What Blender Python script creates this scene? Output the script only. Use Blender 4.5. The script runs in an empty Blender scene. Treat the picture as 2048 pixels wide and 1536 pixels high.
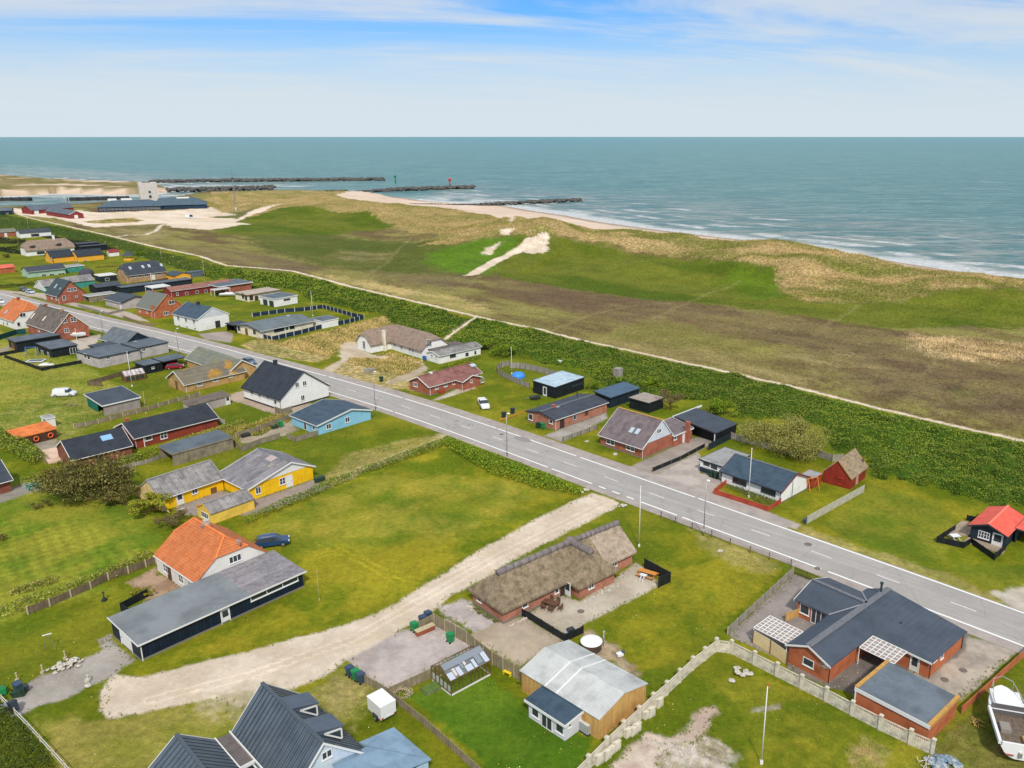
import bpy, math, random
import numpy as np
from mathutils import Vector, Matrix
random.seed(7); RNG=np.random.default_rng(11)
scn=bpy.context.scene
col=scn.collection
# ---------------------------------------------------------------- camera
FP=1650.;CX=1130.;CY=768.;HC=56.;PIT=math.atan(496/1650.)
cP,sP=math.cos(PIT),math.sin(PIT)
cam=bpy.data.cameras.new('camera');co=bpy.data.objects.new('camera',cam);col.objects.link(co)
co.location=(0,0,HC);co.rotation_euler=(math.pi/2-PIT,0,0)
cam.sensor_fit='HORIZONTAL';cam.sensor_width=36.;cam.lens=36*FP/2048;cam.shift_x=-(CX-1024)/2048
cam.clip_start=1.;cam.clip_end=90000.
scn.camera=co
# ---------------------------------------------------------------- light
SUN_EL=math.radians(46);SUN_AZ=math.radians(-82)      # azimuth measured from +X, counter-clockwise
sv=Vector((math.cos(SUN_AZ)*math.cos(SUN_EL),math.sin(SUN_AZ)*math.cos(SUN_EL),math.sin(SUN_EL)))
sl=bpy.data.lights.new('sun','SUN');sl.energy=3.6;sl.angle=math.radians(5);sl.color=(1,.94,.85)
so=bpy.data.objects.new('sun',sl);col.objects.link(so);so.rotation_euler=(-sv).to_track_quat('-Z','Y').to_euler()
W=bpy.data.worlds.new("World");scn.world=W;W.use_nodes=True
nt=W.node_tree;nt.nodes.clear()
def nd(t,**k):
    n=nt.nodes.new(t)
    for a,b in k.items(): setattr(n,a,b)
    return n
sky=nd('ShaderNodeTexSky',sky_type='NISHITA');sky.sun_disc=False;sky.sun_elevation=SUN_EL
sky.sun_rotation=math.atan2(sv.x,sv.y);sky.altitude=60;sky.air_density=1.;sky.dust_density=.6;sky.ozone_density=2.2
bg=nd('ShaderNodeBackground');bg.inputs[1].default_value=.115
out=nd('ShaderNodeOutputWorld')
tc=nd('ShaderNodeTexCoord');sx=nd('ShaderNodeSeparateXYZ');nt.links.new(tc.outputs['Generated'],sx.inputs[0])
def wm(op,a,b=None,c=None):
    n=nt.nodes.new('ShaderNodeMath');n.operation=op
    for i,v in enumerate((a,b,c)):
        if v is None: continue
        if isinstance(v,(int,float)): n.inputs[i].default_value=v
        else: nt.links.new(v,n.inputs[i])
    return n.outputs[0]
zc=wm('MAXIMUM',sx.outputs[2],.0)
den=wm('ADD',zc,.09)
cx_=wm('DIVIDE',sx.outputs[0],den);cy_=wm('DIVIDE',sx.outputs[1],den)
cb=nd('ShaderNodeCombineXYZ')
# streaks run with the high wind, a little slantwise across the view
rx=wm('ADD',wm('MULTIPLY',cx_,.80),wm('MULTIPLY',cy_,.42));ry=wm('ADD',wm('MULTIPLY',cy_,1.15),wm('MULTIPLY',cx_,-.42))
nt.links.new(wm('MULTIPLY',rx,.62),cb.inputs[0]);nt.links.new(ry,cb.inputs[1])
def wn(scale,det,dist,off):
    n=nd('ShaderNodeTexNoise');n.inputs['Scale'].default_value=scale;n.inputs['Detail'].default_value=det
    n.inputs['Roughness'].default_value=.62;n.inputs['Distortion'].default_value=dist
    a=nd('ShaderNodeVectorMath',operation='ADD');a.inputs[1].default_value=off
    nt.links.new(cb.outputs[0],a.inputs[0]);nt.links.new(a.outputs[0],n.inputs['Vector']);return n.outputs['Fac']
n1=wn(.40,8,1.2,(5.1,2.4,0));n2=wn(1.2,7,.8,(8,2,1))
cl=wm('MULTIPLY_ADD',n1,.8,wm('MULTIPLY',n2,.3))
mr=nd('ShaderNodeMapRange');mr.interpolation_type='SMOOTHSTEP'
nt.links.new(cl,mr.inputs[0]);mr.inputs[1].default_value=.42;mr.inputs[2].default_value=.66;mr.inputs[3].default_value=0;mr.inputs[4].default_value=.8
# thick white air near the horizon
hz_=nd('ShaderNodeMapRange');hz_.interpolation_type='SMOOTHSTEP';nt.links.new(sx.outputs[2],hz_.inputs[0])
hz_.inputs[1].default_value=.0;hz_.inputs[2].default_value=.135;hz_.inputs[3].default_value=.86;hz_.inputs[4].default_value=.0
fill_veil=nd('ShaderNodeMapRange');fill_veil.interpolation_type='SMOOTHSTEP';nt.links.new(sx.outputs[2],fill_veil.inputs[0])   # unseen white overcast overhead, added to keep the ambient light neutral and soft
fill_veil.inputs[1].default_value=.30;fill_veil.inputs[2].default_value=.6;fill_veil.inputs[3].default_value=0;fill_veil.inputs[4].default_value=.85
fac=wm('SUBTRACT',1,wm('MULTIPLY',wm('MULTIPLY',wm('SUBTRACT',1,mr.outputs[0]),wm('SUBTRACT',1,hz_.outputs[0])),wm('SUBTRACT',1,fill_veil.outputs[0])))
tint=nd('ShaderNodeMixRGB');tint.blend_type='MULTIPLY';tint.inputs[0].default_value=1;tint.inputs[2].default_value=(.40,.80,1.27,1)
nt.links.new(sky.outputs[0],tint.inputs[1])
mx=nd('ShaderNodeMixRGB');nt.links.new(fac,mx.inputs[0]);nt.links.new(tint.outputs[0],mx.inputs[1]);mx.inputs[2].default_value=(6.6,6.95,7.2,1)
mh_=nd('ShaderNodeMixRGB');nt.links.new(wm('MULTIPLY',hz_.outputs[0],.9),mh_.inputs[0]);nt.links.new(mx.outputs[0],mh_.inputs[1]);mh_.inputs[2].default_value=(6.2,7.1,7.9,1)
nt.links.new(mh_.outputs[0],bg.inputs[0]);nt.links.new(bg.outputs[0],out.inputs[0])
vs=scn.view_settings;vs.view_transform='Standard';vs.look='None';vs.gamma=1;vs.exposure=-0.08
scn.render.engine='CYCLES'
# ---------------------------------------------------------------- geometry of the place
def G(x,y,z=0.):
    u=(x-CX)/FP;v=(CY-y)/FP;t=(z-HC)/(-sP+v*cP);return (u*t,(cP+v*sP)*t)
def zrow(p,y):
    v=(CY-y)/FP;return HC+p[1]/(cP+v*sP)*(-sP+v*cP)
def mk(ox,oy,s): return lambda X,Y:(ox+X/s,oy+Y/s)
zA=mk(0,340,5.689);zB=mk(340,340,5.689);zC=mk(0,580,5.689);zD=mk(340,580,5.689)
zE=mk(680,600,5.12);zF=mk(1000,700,5.12);zG=mk(1360,780,5.12);zH=mk(1648,950,5.12)
zI=mk(0,780,5.12);zJ=mk(280,760,5.12);zK=mk(200,1000,4.655);zL=mk(0,1160,5.12)
zM=mk(920,1020,4.655);zN=mk(680,1200,5.12);zO=mk(1000,1236,5.12);zP=mk(1448,1120,3.938)
zQ=mk(1648,1236,5.12);zR=mk(300,1290,5.12);zS=mk(620,1290,5.12)
def S(r,g,b,k=1.):      # measured colour, 0-255, to linear
    return tuple(k*((c/255/12.92) if c/255<=.04045 else ((c/255+.055)/1.055)**2.4) for c in (r,g,b))
# ---------------------------------------------------------------- noise
_T=RNG.random((256,256))
def vn(x,y,o=0):
    x=x+o*17.31;y=y+o*9.77
    xi=np.floor(x).astype(np.int64);yi=np.floor(y).astype(np.int64);fx=x-xi;fy=y-yi
    fx=fx*fx*(3-2*fx);fy=fy*fy*(3-2*fy);a=xi&255;b=yi&255;a1=(a+1)&255;b1=(b+1)&255
    return (_T[a,b]*(1-fx)+_T[a1,b]*fx)*(1-fy)+(_T[a,b1]*(1-fx)+_T[a1,b1]*fx)*fy
def fbm(x,y,sc,n=4,o=0,g=.5):
    s=0;w=1;t=0
    for i in range(n):
        s=s+w*vn(x/sc+i*5.3,y/sc-i*3.1,o+i);t+=w;w*=g;sc=sc/2.03
    return s/t
def sst(a,b,x):
    t=np.clip((x-a)/(b-a),0,1);return t*t*(3-2*t)
def sdpoly(X,Y,poly):   # signed distance, + inside
    d=np.full(X.shape,1e18);ins=np.zeros(X.shape,bool);n=len(poly)
    for i in range(n):
        x0,y0=poly[i];x1,y1=poly[(i+1)%n];ex,ey=x1-x0,y1-y0
        t=np.clip(((X-x0)*ex+(Y-y0)*ey)/(ex*ex+ey*ey+1e-12),0,1)
        d=np.minimum(d,(X-x0-t*ex)**2+(Y-y0-t*ey)**2)
        c=((y0<=Y)&(y1>Y))|((y1<=Y)&(y0>Y))
        ins^=c&(X<x0+(Y-y0)*ex/(ey if abs(ey)>1e-12 else 1e-12))
    d=np.sqrt(d);return np.where(ins,d,-d)
def dline(X,Y,pl):      # distance to polyline, param value, side
    best=np.full(X.shape,1e18);par=np.zeros(X.shape);side=np.zeros(X.shape)
    for i in range(len(pl)-1):
        x0,y0=pl[i][:2];x1,y1=pl[i+1][:2];ex,ey=x1-x0,y1-y0
        t=np.clip(((X-x0)*ex+(Y-y0)*ey)/(ex*ex+ey*ey),0,1)
        d=(X-x0-t*ex)**2+(Y-y0-t*ey)**2;m=d<best-1e-9
        best=np.where(m,d,best);par=np.where(m,i+t,par);side=np.where(m,np.sign(ex*(Y-y0)-ey*(X-x0)),side)
    return np.sqrt(best),par,side
# ---------------------------------------------------------------- terrain shape
CREST=[(3300,790,6,55),(2300,596,6.5,52),(2048,560,7,55),(1900,546,8,62),(1750,518,9,80),(1640,500,9.5,92),(1550,491,9.5,90),(1480,491,8.5,88),(1400,482,8.5,92),(1300,471,8,90),(1200,463,8,92),(1130,456,9.5,100),(1090,452,10.5,105),(1040,448,9,95),(980,430,8.5,100),(900,418,8,115),(800,410,9,125),(700,396,9.5,110),(600,388,8,95),(500,384,8,80),(440,389,6,55),(415,399,3,35)]
CR=[(*G(x,y,z),z,w) for x,y,z,w in CREST]
CRz=np.array([c[2] for c in CR]);CRw=np.array([c[3] for c in CR])
SHORE=[(4000,960),(2300,592),(2048,557),(1900,541),(1700,509),(1550,487),(1400,470),(1300,458),(1200,444),(1130,431),(1060,421),(1010,412),(960,407),(900,406),(850,402),(790,394),(730,387),(660,384),(560,385),(470,386),(400,389),(330,397),(260,403),(193,408),(150,412),(0,417),(-400,432),(-1500,500)]
LANDM=[G(x,y,-6 if x>350 or x<-1400 else -2.2 if x<270 else -4) for x,y in SHORE]+[(-900,-200),(900,-200)]
LANDN=[G(x,y,-6) for x,y in [(-900,360),(-300,347),(0,354),(60,359),(120,364),(200,368),(300,371),(337,375),(345,384),(300,389),(240,391),(170,389),(110,388),(0,394),(-300,402),(-900,415)]]
PATHPX=[(-60,412),(60,436),(150,456),(230,474),(290,489),(340,500),(400,512),(452,531),(520,536),(586,542),(640,556),(700,573),(760,587),(817,600),(880,615),(953,633),(1010,645),(1080,659),(1160,680),(1254,700),(1400,732),(1500,754),(1614,780),(1760,817),(1900,850),(2048,882),(2300,945),(3400,1220)]
PATHW=[G(x,y) for x,y in PATHPX]
def hside(X,Y):  # + seaward of the heath path
    d,p,s=dline(X,Y,PATHW);return d*np.where(s>0,1,-1)
BUMPS=[(*G(x,y,z),a,r) for x,y,z,a,r in ((1078,462,9,3.4,17),(1030,452,8,3.,14),(1120,458,9,1.5,14),(1560,502,9,2.6,24),(1470,500,8,1.5,16),(1385,478,8,2.2,18),(1250,472,8,1.6,20),(1640,540,5,1.5,20),(1500,545,5,-2.4,24),(1330,540,4,-2.2,30),(1180,500,6,-2.,20),(1750,560,4,-2.,22),(1900,575,4,1.6,18),(960,468,6,2.,24),(880,455,6,-2.,28),(780,420,8,2.4,26),(700,430,6,-2.4,34),(620,395,8,2.,30),(560,400,7,-1.6,20),(1010,500,5,-1.8,18),(1990,600,3,1.6,12))]
def height(X,Y):
    sd=sdpoly(X,Y,LANDM);sn=sdpoly(X,Y,LANDN)
    d,par,side=dline(X,Y,CR);i=np.arange(len(CR))
    h=np.interp(par,i,CRz);w=np.interp(par,i,CRw)
    n=fbm(X,Y,28,4,3)-.5;nf=fbm(X,Y,7,3,9)-.5
    h=h*(1+.34*(fbm(X,Y,46,3,13)-.5)+.16*n);inl=side>0
    t=d/w;prof=.55*(1-sst(0,1,t))+.45*np.clip(1-t*1.02,0,1)**1.15
    zi=h*prof+(n*4.2+nf*1.3+(fbm(X,Y,52,2,17)-.5)*3.2)*np.clip(prof*2.4,0,1)*np.clip(d/14,.25,1)
    zs=h-(h+3.0)*np.clip(d/34,0,1)**.8+nf*1.2*np.clip(1-d/34,0,1)
    end=par>len(CR)-1.001
    sl=.045+1.15*(1-sst(-250,-175,X))
    zsh=-6+sl*sd
    zl=np.where(inl|end,np.minimum(zi,-6+np.maximum(sl,.3)*sd),np.minimum(zs,np.maximum(zsh,-6+sl*sd)+np.clip((34-d)/34,0,1)*12))
    z=np.where(sd<0,np.maximum(zsh,-12),zl)
    zn=np.where(sn>0,np.minimum(-6+.35*sn,-.4+1.5*fbm(X,Y,30,3,5)),-12)
    z=np.maximum(z,zn)
    hm=sst(2,14,hside(X,Y))
    for bx_,by_,ba,br_ in BUMPS: z=z+ba*np.exp(-((X-bx_)**2+(Y-by_)**2)/(2*br_*br_*.5))*(sd>20)
    return z+hm*(fbm(X,Y,16,3,21)-.5)*.9*(sd>3)
def T(px,py):    # photo point -> ground point on the terrain
    u=(px-CX)/FP;v=(CY-py)/FP;dx,dy,dz=u,cP+v*sP,-sP+v*cP
    if dz>=-1e-4: dz=-1e-4
    t1=(-6-HC)/dz;ts=np.linspace(.35*t1,t1,160);X=dx*ts;Y=dy*ts;Z=HC+dz*ts
    hh=height(X,Y);k=np.where(Z<=hh)[0]
    if len(k)==0 or k[0]==0: return (dx*t1,dy*t1)
    a,b=ts[k[0]-1],ts[k[0]];fa=HC+dz*a-hh[k[0]-1];fb=HC+dz*b-hh[k[0]]
    t=a+(b-a)*fa/(fa-fb+1e-9);return (dx*t,dy*t)
def H1(x,y): return float(height(np.array([x]),np.array([y]))[0])
def Tp(pts): return [T(*p) for p in pts]
def tag(o,label=None,cat=None,group=None,kind=None):
    if label: o['label']=label
    if cat: o['category']=cat
    if group: o['group']=group
    if kind: o['kind']=kind
    return o
# ---------------------------------------------------------------- materials
MATS={}
class NB:
    def __init__(s,name):
        m=bpy.data.materials.new(name);m.use_nodes=True;s.m=m;s.t=m.node_tree;s.t.nodes.clear()
        s.o=s.n('ShaderNodeOutputMaterial');s.b=s.n('ShaderNodeBsdfPrincipled');s.l(s.b.outputs[0],s.o.inputs[0])
        s.tc=s.n('ShaderNodeTexCoord').outputs['Object']
    def n(s,t,**k):
        n=s.t.nodes.new(t)
        for a,b in k.items(): setattr(n,a,b)
        return n
    def l(s,a,b): s.t.links.new(a,b)
    def f(s,op,*a):
        n=s.n('ShaderNodeMath',operation=op)
        for i,v in enumerate(a):
            if isinstance(v,(int,float)): n.inputs[i].default_value=v
            else: s.l(v,n.inputs[i])
        return n.outputs[0]
    def noise(s,sc,det=3,rough=.6,vec=None,stretch=None,dist=0):
        v=vec or s.tc
        if stretch:
            mp=s.n('ShaderNodeVectorMath',operation='MULTIPLY');mp.inputs[1].default_value=stretch;s.l(v,mp.inputs[0]);v=mp.outputs[0]
        n=s.n('ShaderNodeTexNoise');n.inputs['Scale'].default_value=sc;n.inputs['Detail'].default_value=det;n.inputs['Roughness'].default_value=rough
        n.inputs['Distortion'].default_value=dist;s.l(v,n.inputs['Vector']);return n.outputs['Fac']
    def ramp(s,v,a,b,x=0.,y=1.,smooth=True):
        n=s.n('ShaderNodeMapRange');n.interpolation_type='SMOOTHSTEP' if smooth else 'LINEAR'
        s.l(v,n.inputs[0]);n.inputs[1].default_value=a;n.inputs[2].default_value=b;n.inputs[3].default_value=x;n.inputs[4].default_value=y;return n.outputs[0]
    def mix(s,f,a,b,bt='MIX'):
        n=s.n('ShaderNodeMixRGB',blend_type=bt)
        for i,v in ((0,f),(1,a),(2,b)):
            if isinstance(v,(int,float)): n.inputs[i].default_value=v
            elif isinstance(v,tuple): n.inputs[i].default_value=(*v[:3],1)
            else: s.l(v,n.inputs[i])
        return n.outputs[0]
    def gray(s,v):
        n=s.n('ShaderNodeCombineXYZ');[s.l(v,n.inputs[i]) for i in range(3)];return n.outputs[0]
    def bump(s,h,st,dist=.05):
        n=s.n('ShaderNodeBump');n.inputs['Strength'].default_value=st;n.inputs['Distance'].default_value=dist;s.l(h,n.inputs['Height']);s.l(n.outputs[0],s.b.inputs['Normal'])
def M(key,c=None,c2=None,r=.8,ns=.6,lo=.4,hi=.7,fine=.15,fs=7,board=None,stripe=None,rows=None,bump=.3,spec=.35,metal=0,streak=0.,dirt=.0,panel=.1):
    if key in MATS: return MATS[key]
    b=NB(key);base=c
    if c2: base=b.mix(b.ramp(b.noise(ns,5,.65),lo,hi),c,c2)
    n=b.noise(fs,4,.7);h=n;k=b.ramp(n,.25,.75,1-fine,1+fine,False)
    if dirt: k=b.f('MULTIPLY',k,b.ramp(b.noise(.35,5,.7),.35,.75,1+dirt*.4,1-dirt))
    sp=None
    if board or stripe or rows:
        sp=b.n('ShaderNodeSeparateXYZ');b.l(b.tc,sp.inputs[0])
    if board:   # (period, groove darkness): upright boards on any wall
        u=b.f('ADD',sp.outputs[0],sp.outputs[1]);fr=b.f('FRACT',b.f('DIVIDE',u,board[0]))
        g=b.ramp(b.f('ABSOLUTE',b.f('SUBTRACT',fr,.5)),.36,.47)
        k=b.f('MULTIPLY',k,b.f('SUBTRACT',1.,b.f('MULTIPLY',g,board[1])))
        fl=b.f('FLOOR',b.f('DIVIDE',u,board[0]));wn_=b.n('ShaderNodeTexWhiteNoise',noise_dimensions='1D');b.l(fl,wn_.inputs['W'])
        k=b.f('MULTIPLY',k,b.ramp(wn_.outputs[0],0,1,1-board[1]*.4,1+board[1]*.25,False));h=b.f('SUBTRACT',b.f('MULTIPLY',h,.3),g)
    if stripe:  # (axis, period, strength): corrugation / seams running across that axis
        fr=b.f('FRACT',b.f('DIVIDE',sp.outputs['xyz'.index(stripe[0])],stripe[1]))
        g=b.f('ABSOLUTE',b.f('SUBTRACT',fr,.5));g=b.ramp(g,.5-.5*stripe[3],.5) if len(stripe)>3 else b.f('MULTIPLY',g,2.)
        k=b.f('MULTIPLY',k,b.f('SUBTRACT',1.,b.f('MULTIPLY',g,stripe[2])));h=b.f('SUBTRACT',b.f('MULTIPLY',h,.4),g)
    if stripe:
        wp_=b.n('ShaderNodeTexWhiteNoise',noise_dimensions='2D');cv=b.n('ShaderNodeCombineXYZ');b.l(b.f('FLOOR',b.f('DIVIDE',sp.outputs['xyz'.index(stripe[0])],1.1)),cv.inputs[0]);b.l(b.f('FLOOR',b.f('DIVIDE',sp.outputs[2],.85)),cv.inputs[1]);b.l(cv.outputs[0],wp_.inputs['Vector']);k=b.f('MULTIPLY',k,b.ramp(wp_.outputs['Value'],0,1,1-panel,1+panel,False))
    if rows:    # (period, strength): courses up the height
        fr=b.f('FRACT',b.f('DIVIDE',sp.outputs[2],rows[0]));g=b.ramp(fr,.78,.98)
        k=b.f('MULTIPLY',k,b.f('SUBTRACT',1.,b.f('MULTIPLY',g,rows[1])));h=b.f('SUBTRACT',h,g)
    if streak: k=b.f('MULTIPLY',k,b.ramp(b.noise(1.3,4,.6,stretch=(3.,3.,.25)),.3,.7,1-streak,1+streak*.6,False))
    cc=b.mix(1.,base,b.gray(k),'MULTIPLY');b.l(cc,b.b.inputs['Base Color'])
    b.b.inputs['Roughness'].default_value=r;b.b.inputs['Specular IOR Level'].default_value=spec;b.b.inputs['Metallic'].default_value=metal
    if bump: b.bump(h,bump)
    MATS[key]=b.m;return b.m
def brick(key,c,c2): return M(key,c,c2,r=.9,ns=.8,fine=.22,fs=9,rows=(.22,.14),bump=.25,spec=.2,dirt=.12)
BR=brick('red_brick',S(166,102,80),S(144,84,66));BRo=brick('orange_brick',S(182,108,72),S(162,92,62));BRy=brick('yellow_brick',S(186,152,100),S(160,126,82))
BRd=brick('dark_brick',S(126,74,58),S(150,98,80));BRt=brick('tan_brick',S(178,146,112),S(156,122,92));BRh=brick('house_brick',S(176,122,100),S(154,100,80))
BRs=brick('sandlime_brick',S(196,180,158),S(176,158,136))
WH=M('white_plaster',(.82,.81,.79),(.75,.74,.71),fine=.06,bump=.12,streak=.05,dirt=.06);WHc=M('cream_plaster',S(228,220,200),S(206,194,168),fine=.08,streak=.08)
WT=M('white_painted_wood',(.72,.72,.70),r=.45,fine=.04,bump=.05);GRW=M('grey_white_wall',S(196,194,190),S(172,168,164),fine=.08,board=(.5,.08))
BLK=M('black_timber',S(30,36,42),S(22,27,33),r=.6,fine=.25,board=(.3,.5));BLU=M('blue_black_timber',S(20,36,56),S(15,28,46),r=.5,fine=.2,board=(.42,.55))
DBL=M('dark_blue_boards',S(34,48,60),S(26,38,50),r=.6,board=(.25,.4))
GRY=M('weathered_timber',S(150,140,120),S(118,108,90),fine=.25,board=(.22,.3),streak=.2);BRN=M('brown_timber',S(122,92,60),S(96,70,44),fine=.3,board=(.2,.35),streak=.2)
TAN=M('larch_boards',S(206,164,98),S(184,140,80),fine=.2,board=(.16,.3),streak=.15);LTW=M('pale_new_boards',S(226,204,160),S(212,188,140),fine=.12,rows=(.14,.25))
YEL=M('yellow_boards',S(244,196,22),S(228,178,20),r=.6,fine=.08,board=(.3,.10),streak=.08,dirt=.08);YELp=M('yellow_plaster',S(236,198,84),S(216,180,76),fine=.08,board=(.4,.06),dirt=.1)
YLO=M('yellow_ochre_render',S(232,172,60),S(216,156,50),fine=.1);BLW=M('sky_blue_boards',S(140,196,222),S(128,184,212),r=.6,fine=.06,board=(.22,.09),dirt=.06)
RDW=M('falu_red_boards',S(150,50,34),S(126,40,28),r=.7,fine=.2,board=(.22,.25),streak=.15);RDP=M('red_painted_boards',S(176,70,46),S(156,58,40),r=.6,fine=.15,board=(.3,.2))
MAR=M('maroon_boards',S(140,56,54),S(118,44,44),board=(.25,.2));GRN=M('green_cloth',S(12,112,92),S(8,90,78),r=.7,fine=.15,board=(.4,.2))
GNW=M('pale_green_boards',S(170,196,176),S(150,176,156),board=(.3,.12));TEAL=M('teal_boards',S(70,150,134),S(54,128,116),board=(.3,.2))
CON=M('concrete_block',S(176,170,162),S(150,146,138),fine=.15,rows=(.25,.12));CONf=M('cast_concrete',S(206,198,180),S(174,166,150),ns=1.4,fine=.2,dirt=.3,bump=.3)
PLK=M('grey_lilac_wall',S(188,180,178),S(168,158,156),fine=.1,board=(.3,.08));FOUND=M('foundation_concrete',S(120,116,110),fine=.2)
# roofs
def roofm(key,c,c2,ax='x',per=.25,st=.18,r=.6,rows=None,ns=.7,fine=.2,spec=.3,lo=.42,hi=.7,dirt=.15,bump=.4,th=None,panel=.08):
    return M(key,c,c2,r=r,ns=ns,lo=lo,hi=hi,fine=fine,stripe=((ax,per,st,th) if th else (ax,per,st)),rows=rows,spec=spec,dirt=dirt,bump=bump,panel=panel)
FELT=M('grey_roofing_felt',S(92,102,112),S(80,89,98),r=.75,ns=.4,fine=.10,dirt=.14,bump=.15)
FELTd=M('dark_roofing_felt',S(66,74,86),S(58,65,76),r=.75,ns=.4,fine=.12,dirt=.12,bump=.15);FELTg=M('pale_roofing_felt',S(150,152,152),S(132,132,130),r=.8,fine=.1,dirt=.15)
RDGm=M('light_grey_felt',S(124,130,134),S(112,118,122),r=.75,ns=.3,fine=.08,dirt=.18,bump=.1)
SLX=roofm('slate_sheets_x',S(64,70,80),S(56,62,72),'x',.33,.16,rows=(.35,.16),r=.5);SLY=roofm('slate_sheets_y',S(62,72,84),S(54,62,74),'y',.33,.16,rows=(.35,.16),r=.5)
DKX=roofm('dark_tiles_x',S(50,56,66),S(42,48,58),'x',.3,.2,rows=(.3,.2),r=.55);DKY=roofm('dark_tiles_y',S(50,56,66),S(42,48,58),'y',.3,.2,rows=(.3,.2),r=.55)
BLX=roofm('blue_grey_tiles_x',S(64,84,100),S(54,72,88),'x',.3,.22,rows=(.3,.18),r=.5);BLY=roofm('blue_grey_tiles_y',S(64,84,100),S(54,72,88),'y',.3,.22,rows=(.3,.18),r=.5)
ORY=roofm('orange_tiles_y',S(210,124,74),S(192,106,60),'y',.25,.30,rows=(.22,.28),r=.7,ns=1.2);ORX=roofm('orange_tiles_x',S(222,116,56),S(204,98,44),'x',.25,.30,rows=(.22,.28),r=.7,ns=1.2)
ETX=roofm('old_fibre_cement_x',S(138,134,132),S(112,108,108),'x',1.02,.34,ns=1.2,fine=.3,dirt=.25,panel=.2,th=.16);ETY=roofm('old_fibre_cement_y',S(132,128,132),S(110,106,110),'y',1.02,.30,ns=1.2,fine=.3,dirt=.25,panel=.2,th=.16)
ETm=roofm('mossy_fibre_cement',S(120,114,98),S(176,132,56),'x',.24,.28,rows=(.6,.25),ns=.28,lo=.52,hi=.66,fine=.3);ETb=roofm('brown_fibre_cement',S(112,100,92),S(92,84,76),'y',.24,.22,fine=.25)
ETg=roofm('green_grey_fibre_cement',S(120,124,112),S(142,128,80),'y',.24,.2,rows=(.6,.2),ns=.4,lo=.5,hi=.7,fine=.25);BRR=roofm('brown_red_tiles',S(142,98,90),S(124,82,76),'x',.3,.18,rows=(.3,.15))
BRRd=roofm('red_brown_sheets',S(150,104,92),S(130,90,80),'x',.3,.15);PUR=roofm('purple_grey_tiles',S(120,108,110),S(102,92,96),'y',.28,.18,rows=(.26,.18),fine=.18)
REDT=roofm('coral_red_sheets',S(226,96,76),S(212,84,64),'x',.3,.14,r=.5,dirt=.05);REDN=roofm('brick_red_felt',S(206,104,80),S(190,92,72),'x',.5,.1)
LGT=roofm('pale_fibre_sheets',S(190,192,190),S(168,170,168),'y',.30,.07,r=.6,ns=.5,fine=.06,dirt=.16);SEAM=roofm('standing_seam_y',S(84,94,104),S(74,84,94),'y',.62,.6,r=.42,spec=.5,fine=.06,dirt=.10,th=.2)
LBL=roofm('light_blue_sheets',S(132,158,180),S(120,146,168),'y',.24,.16,r=.5,fine=.06,dirt=.10);OLDR=roofm('lichened_board_roof',S(160,140,112),S(120,104,86),'x',.3,.25,ns=2.2,fine=.35)
BLM=roofm('pale_blue_sheets',S(176,196,208),S(156,178,190),'x',.3,.08,r=.45)
THA=M('thatch',S(142,126,104),S(104,92,72),r=.95,ns=1.1,fine=.32,fs=10,dirt=.25,bump=.6,streak=.25);THB=M('thatch_pale',S(168,152,134),S(138,122,106),r=.95,ns=1.3,fine=.25,fs=10,dirt=.2,bump=.6,streak=.2)
THC=M('heather_ridge',S(118,110,108),S(138,130,126),r=1.,ns=2,fine=.3,fs=12,dirt=.2,bump=.8)
THD=M('thatch_brown',S(142,124,110),S(120,104,92),r=.95,ns=1.1,fine=.2,fs=10,dirt=.15,bump=.5)
RCP=M('mortar_ridge',S(150,148,146),S(120,118,118),ns=3,fine=.3);RCO=M('lichen_ridge',S(196,150,70),S(160,130,96),ns=3,fine=.3);RCG=M('grey_ridge',S(110,114,118),S(96,100,104),ns=2)
GLS=NB('window_glass');GLS.b.inputs['Base Color'].default_value=(.035,.045,.055,1);GLS.b.inputs['Roughness'].default_value=.12;GLS.b.inputs['Specular IOR Level'].default_value=.6;GLS=GLS.m
SKG=NB('skylight_glass');SKG.b.inputs['Base Color'].default_value=(.42,.50,.56,1);SKG.b.inputs['Roughness'].default_value=.1;SKG.b.inputs['Specular IOR Level'].default_value=.7;SKG=SKG.m
def glassy():
    b=NB('greenhouse_glass');g=b.n('ShaderNodeBsdfGlossy');g.inputs['Roughness'].default_value=.08;g.inputs['Color'].default_value=(.85,.9,.92,1)
    t=b.n('ShaderNodeBsdfTransparent');m=b.n('ShaderNodeMixShader');m.inputs[0].default_value=.33;b.l(t.outputs[0],m.inputs[1]);b.l(g.outputs[0],m.inputs[2]);b.l(m.outputs[0],b.o.inputs[0]);return b.m
GHG=glassy()
def plain(key,c,r=.5,metal=0,spec=.4,fine=.06): return M(key,c,r=r,metal=metal,spec=spec,fine=fine,bump=.0)
STL=plain('galvanised_steel',(.34,.35,.35),.4,.6);DKM=plain('dark_metal',(.03,.035,.04),.5);RUB=plain('rubber',(.02,.02,.02),.8);ALU=plain('bright_metal',(.6,.6,.6),.35,.8)
BINK=plain('bin_black',S(48,56,66),.5);BINB=plain('bin_blue_grey',S(56,74,96),.5);BING=plain('bin_green',S(30,130,76),.5);BINd=plain('bin_dark_green',S(36,62,48),.5)
RED=plain('signal_red',S(206,44,30),.5);GRNs=plain('signal_green',S(20,130,80),.5);WPL=plain('white_gelcoat',(.74,.75,.75),.3);YLW=plain('yellow_plastic',S(232,200,40),.5);BLUt=plain('blue_tarpaulin',S(56,134,214),.5,fine=.3)
WOOD=M('garden_wood',S(204,140,66),S(180,116,50),fine=.2);WOODd=M('dark_garden_wood',S(104,74,56),S(84,58,44),fine=.25);POST=M('fence_post_wood',S(186,172,140),S(156,142,112),fine=.25);TURQ=plain('turquoise_paint',S(60,166,150),.5)
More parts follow.
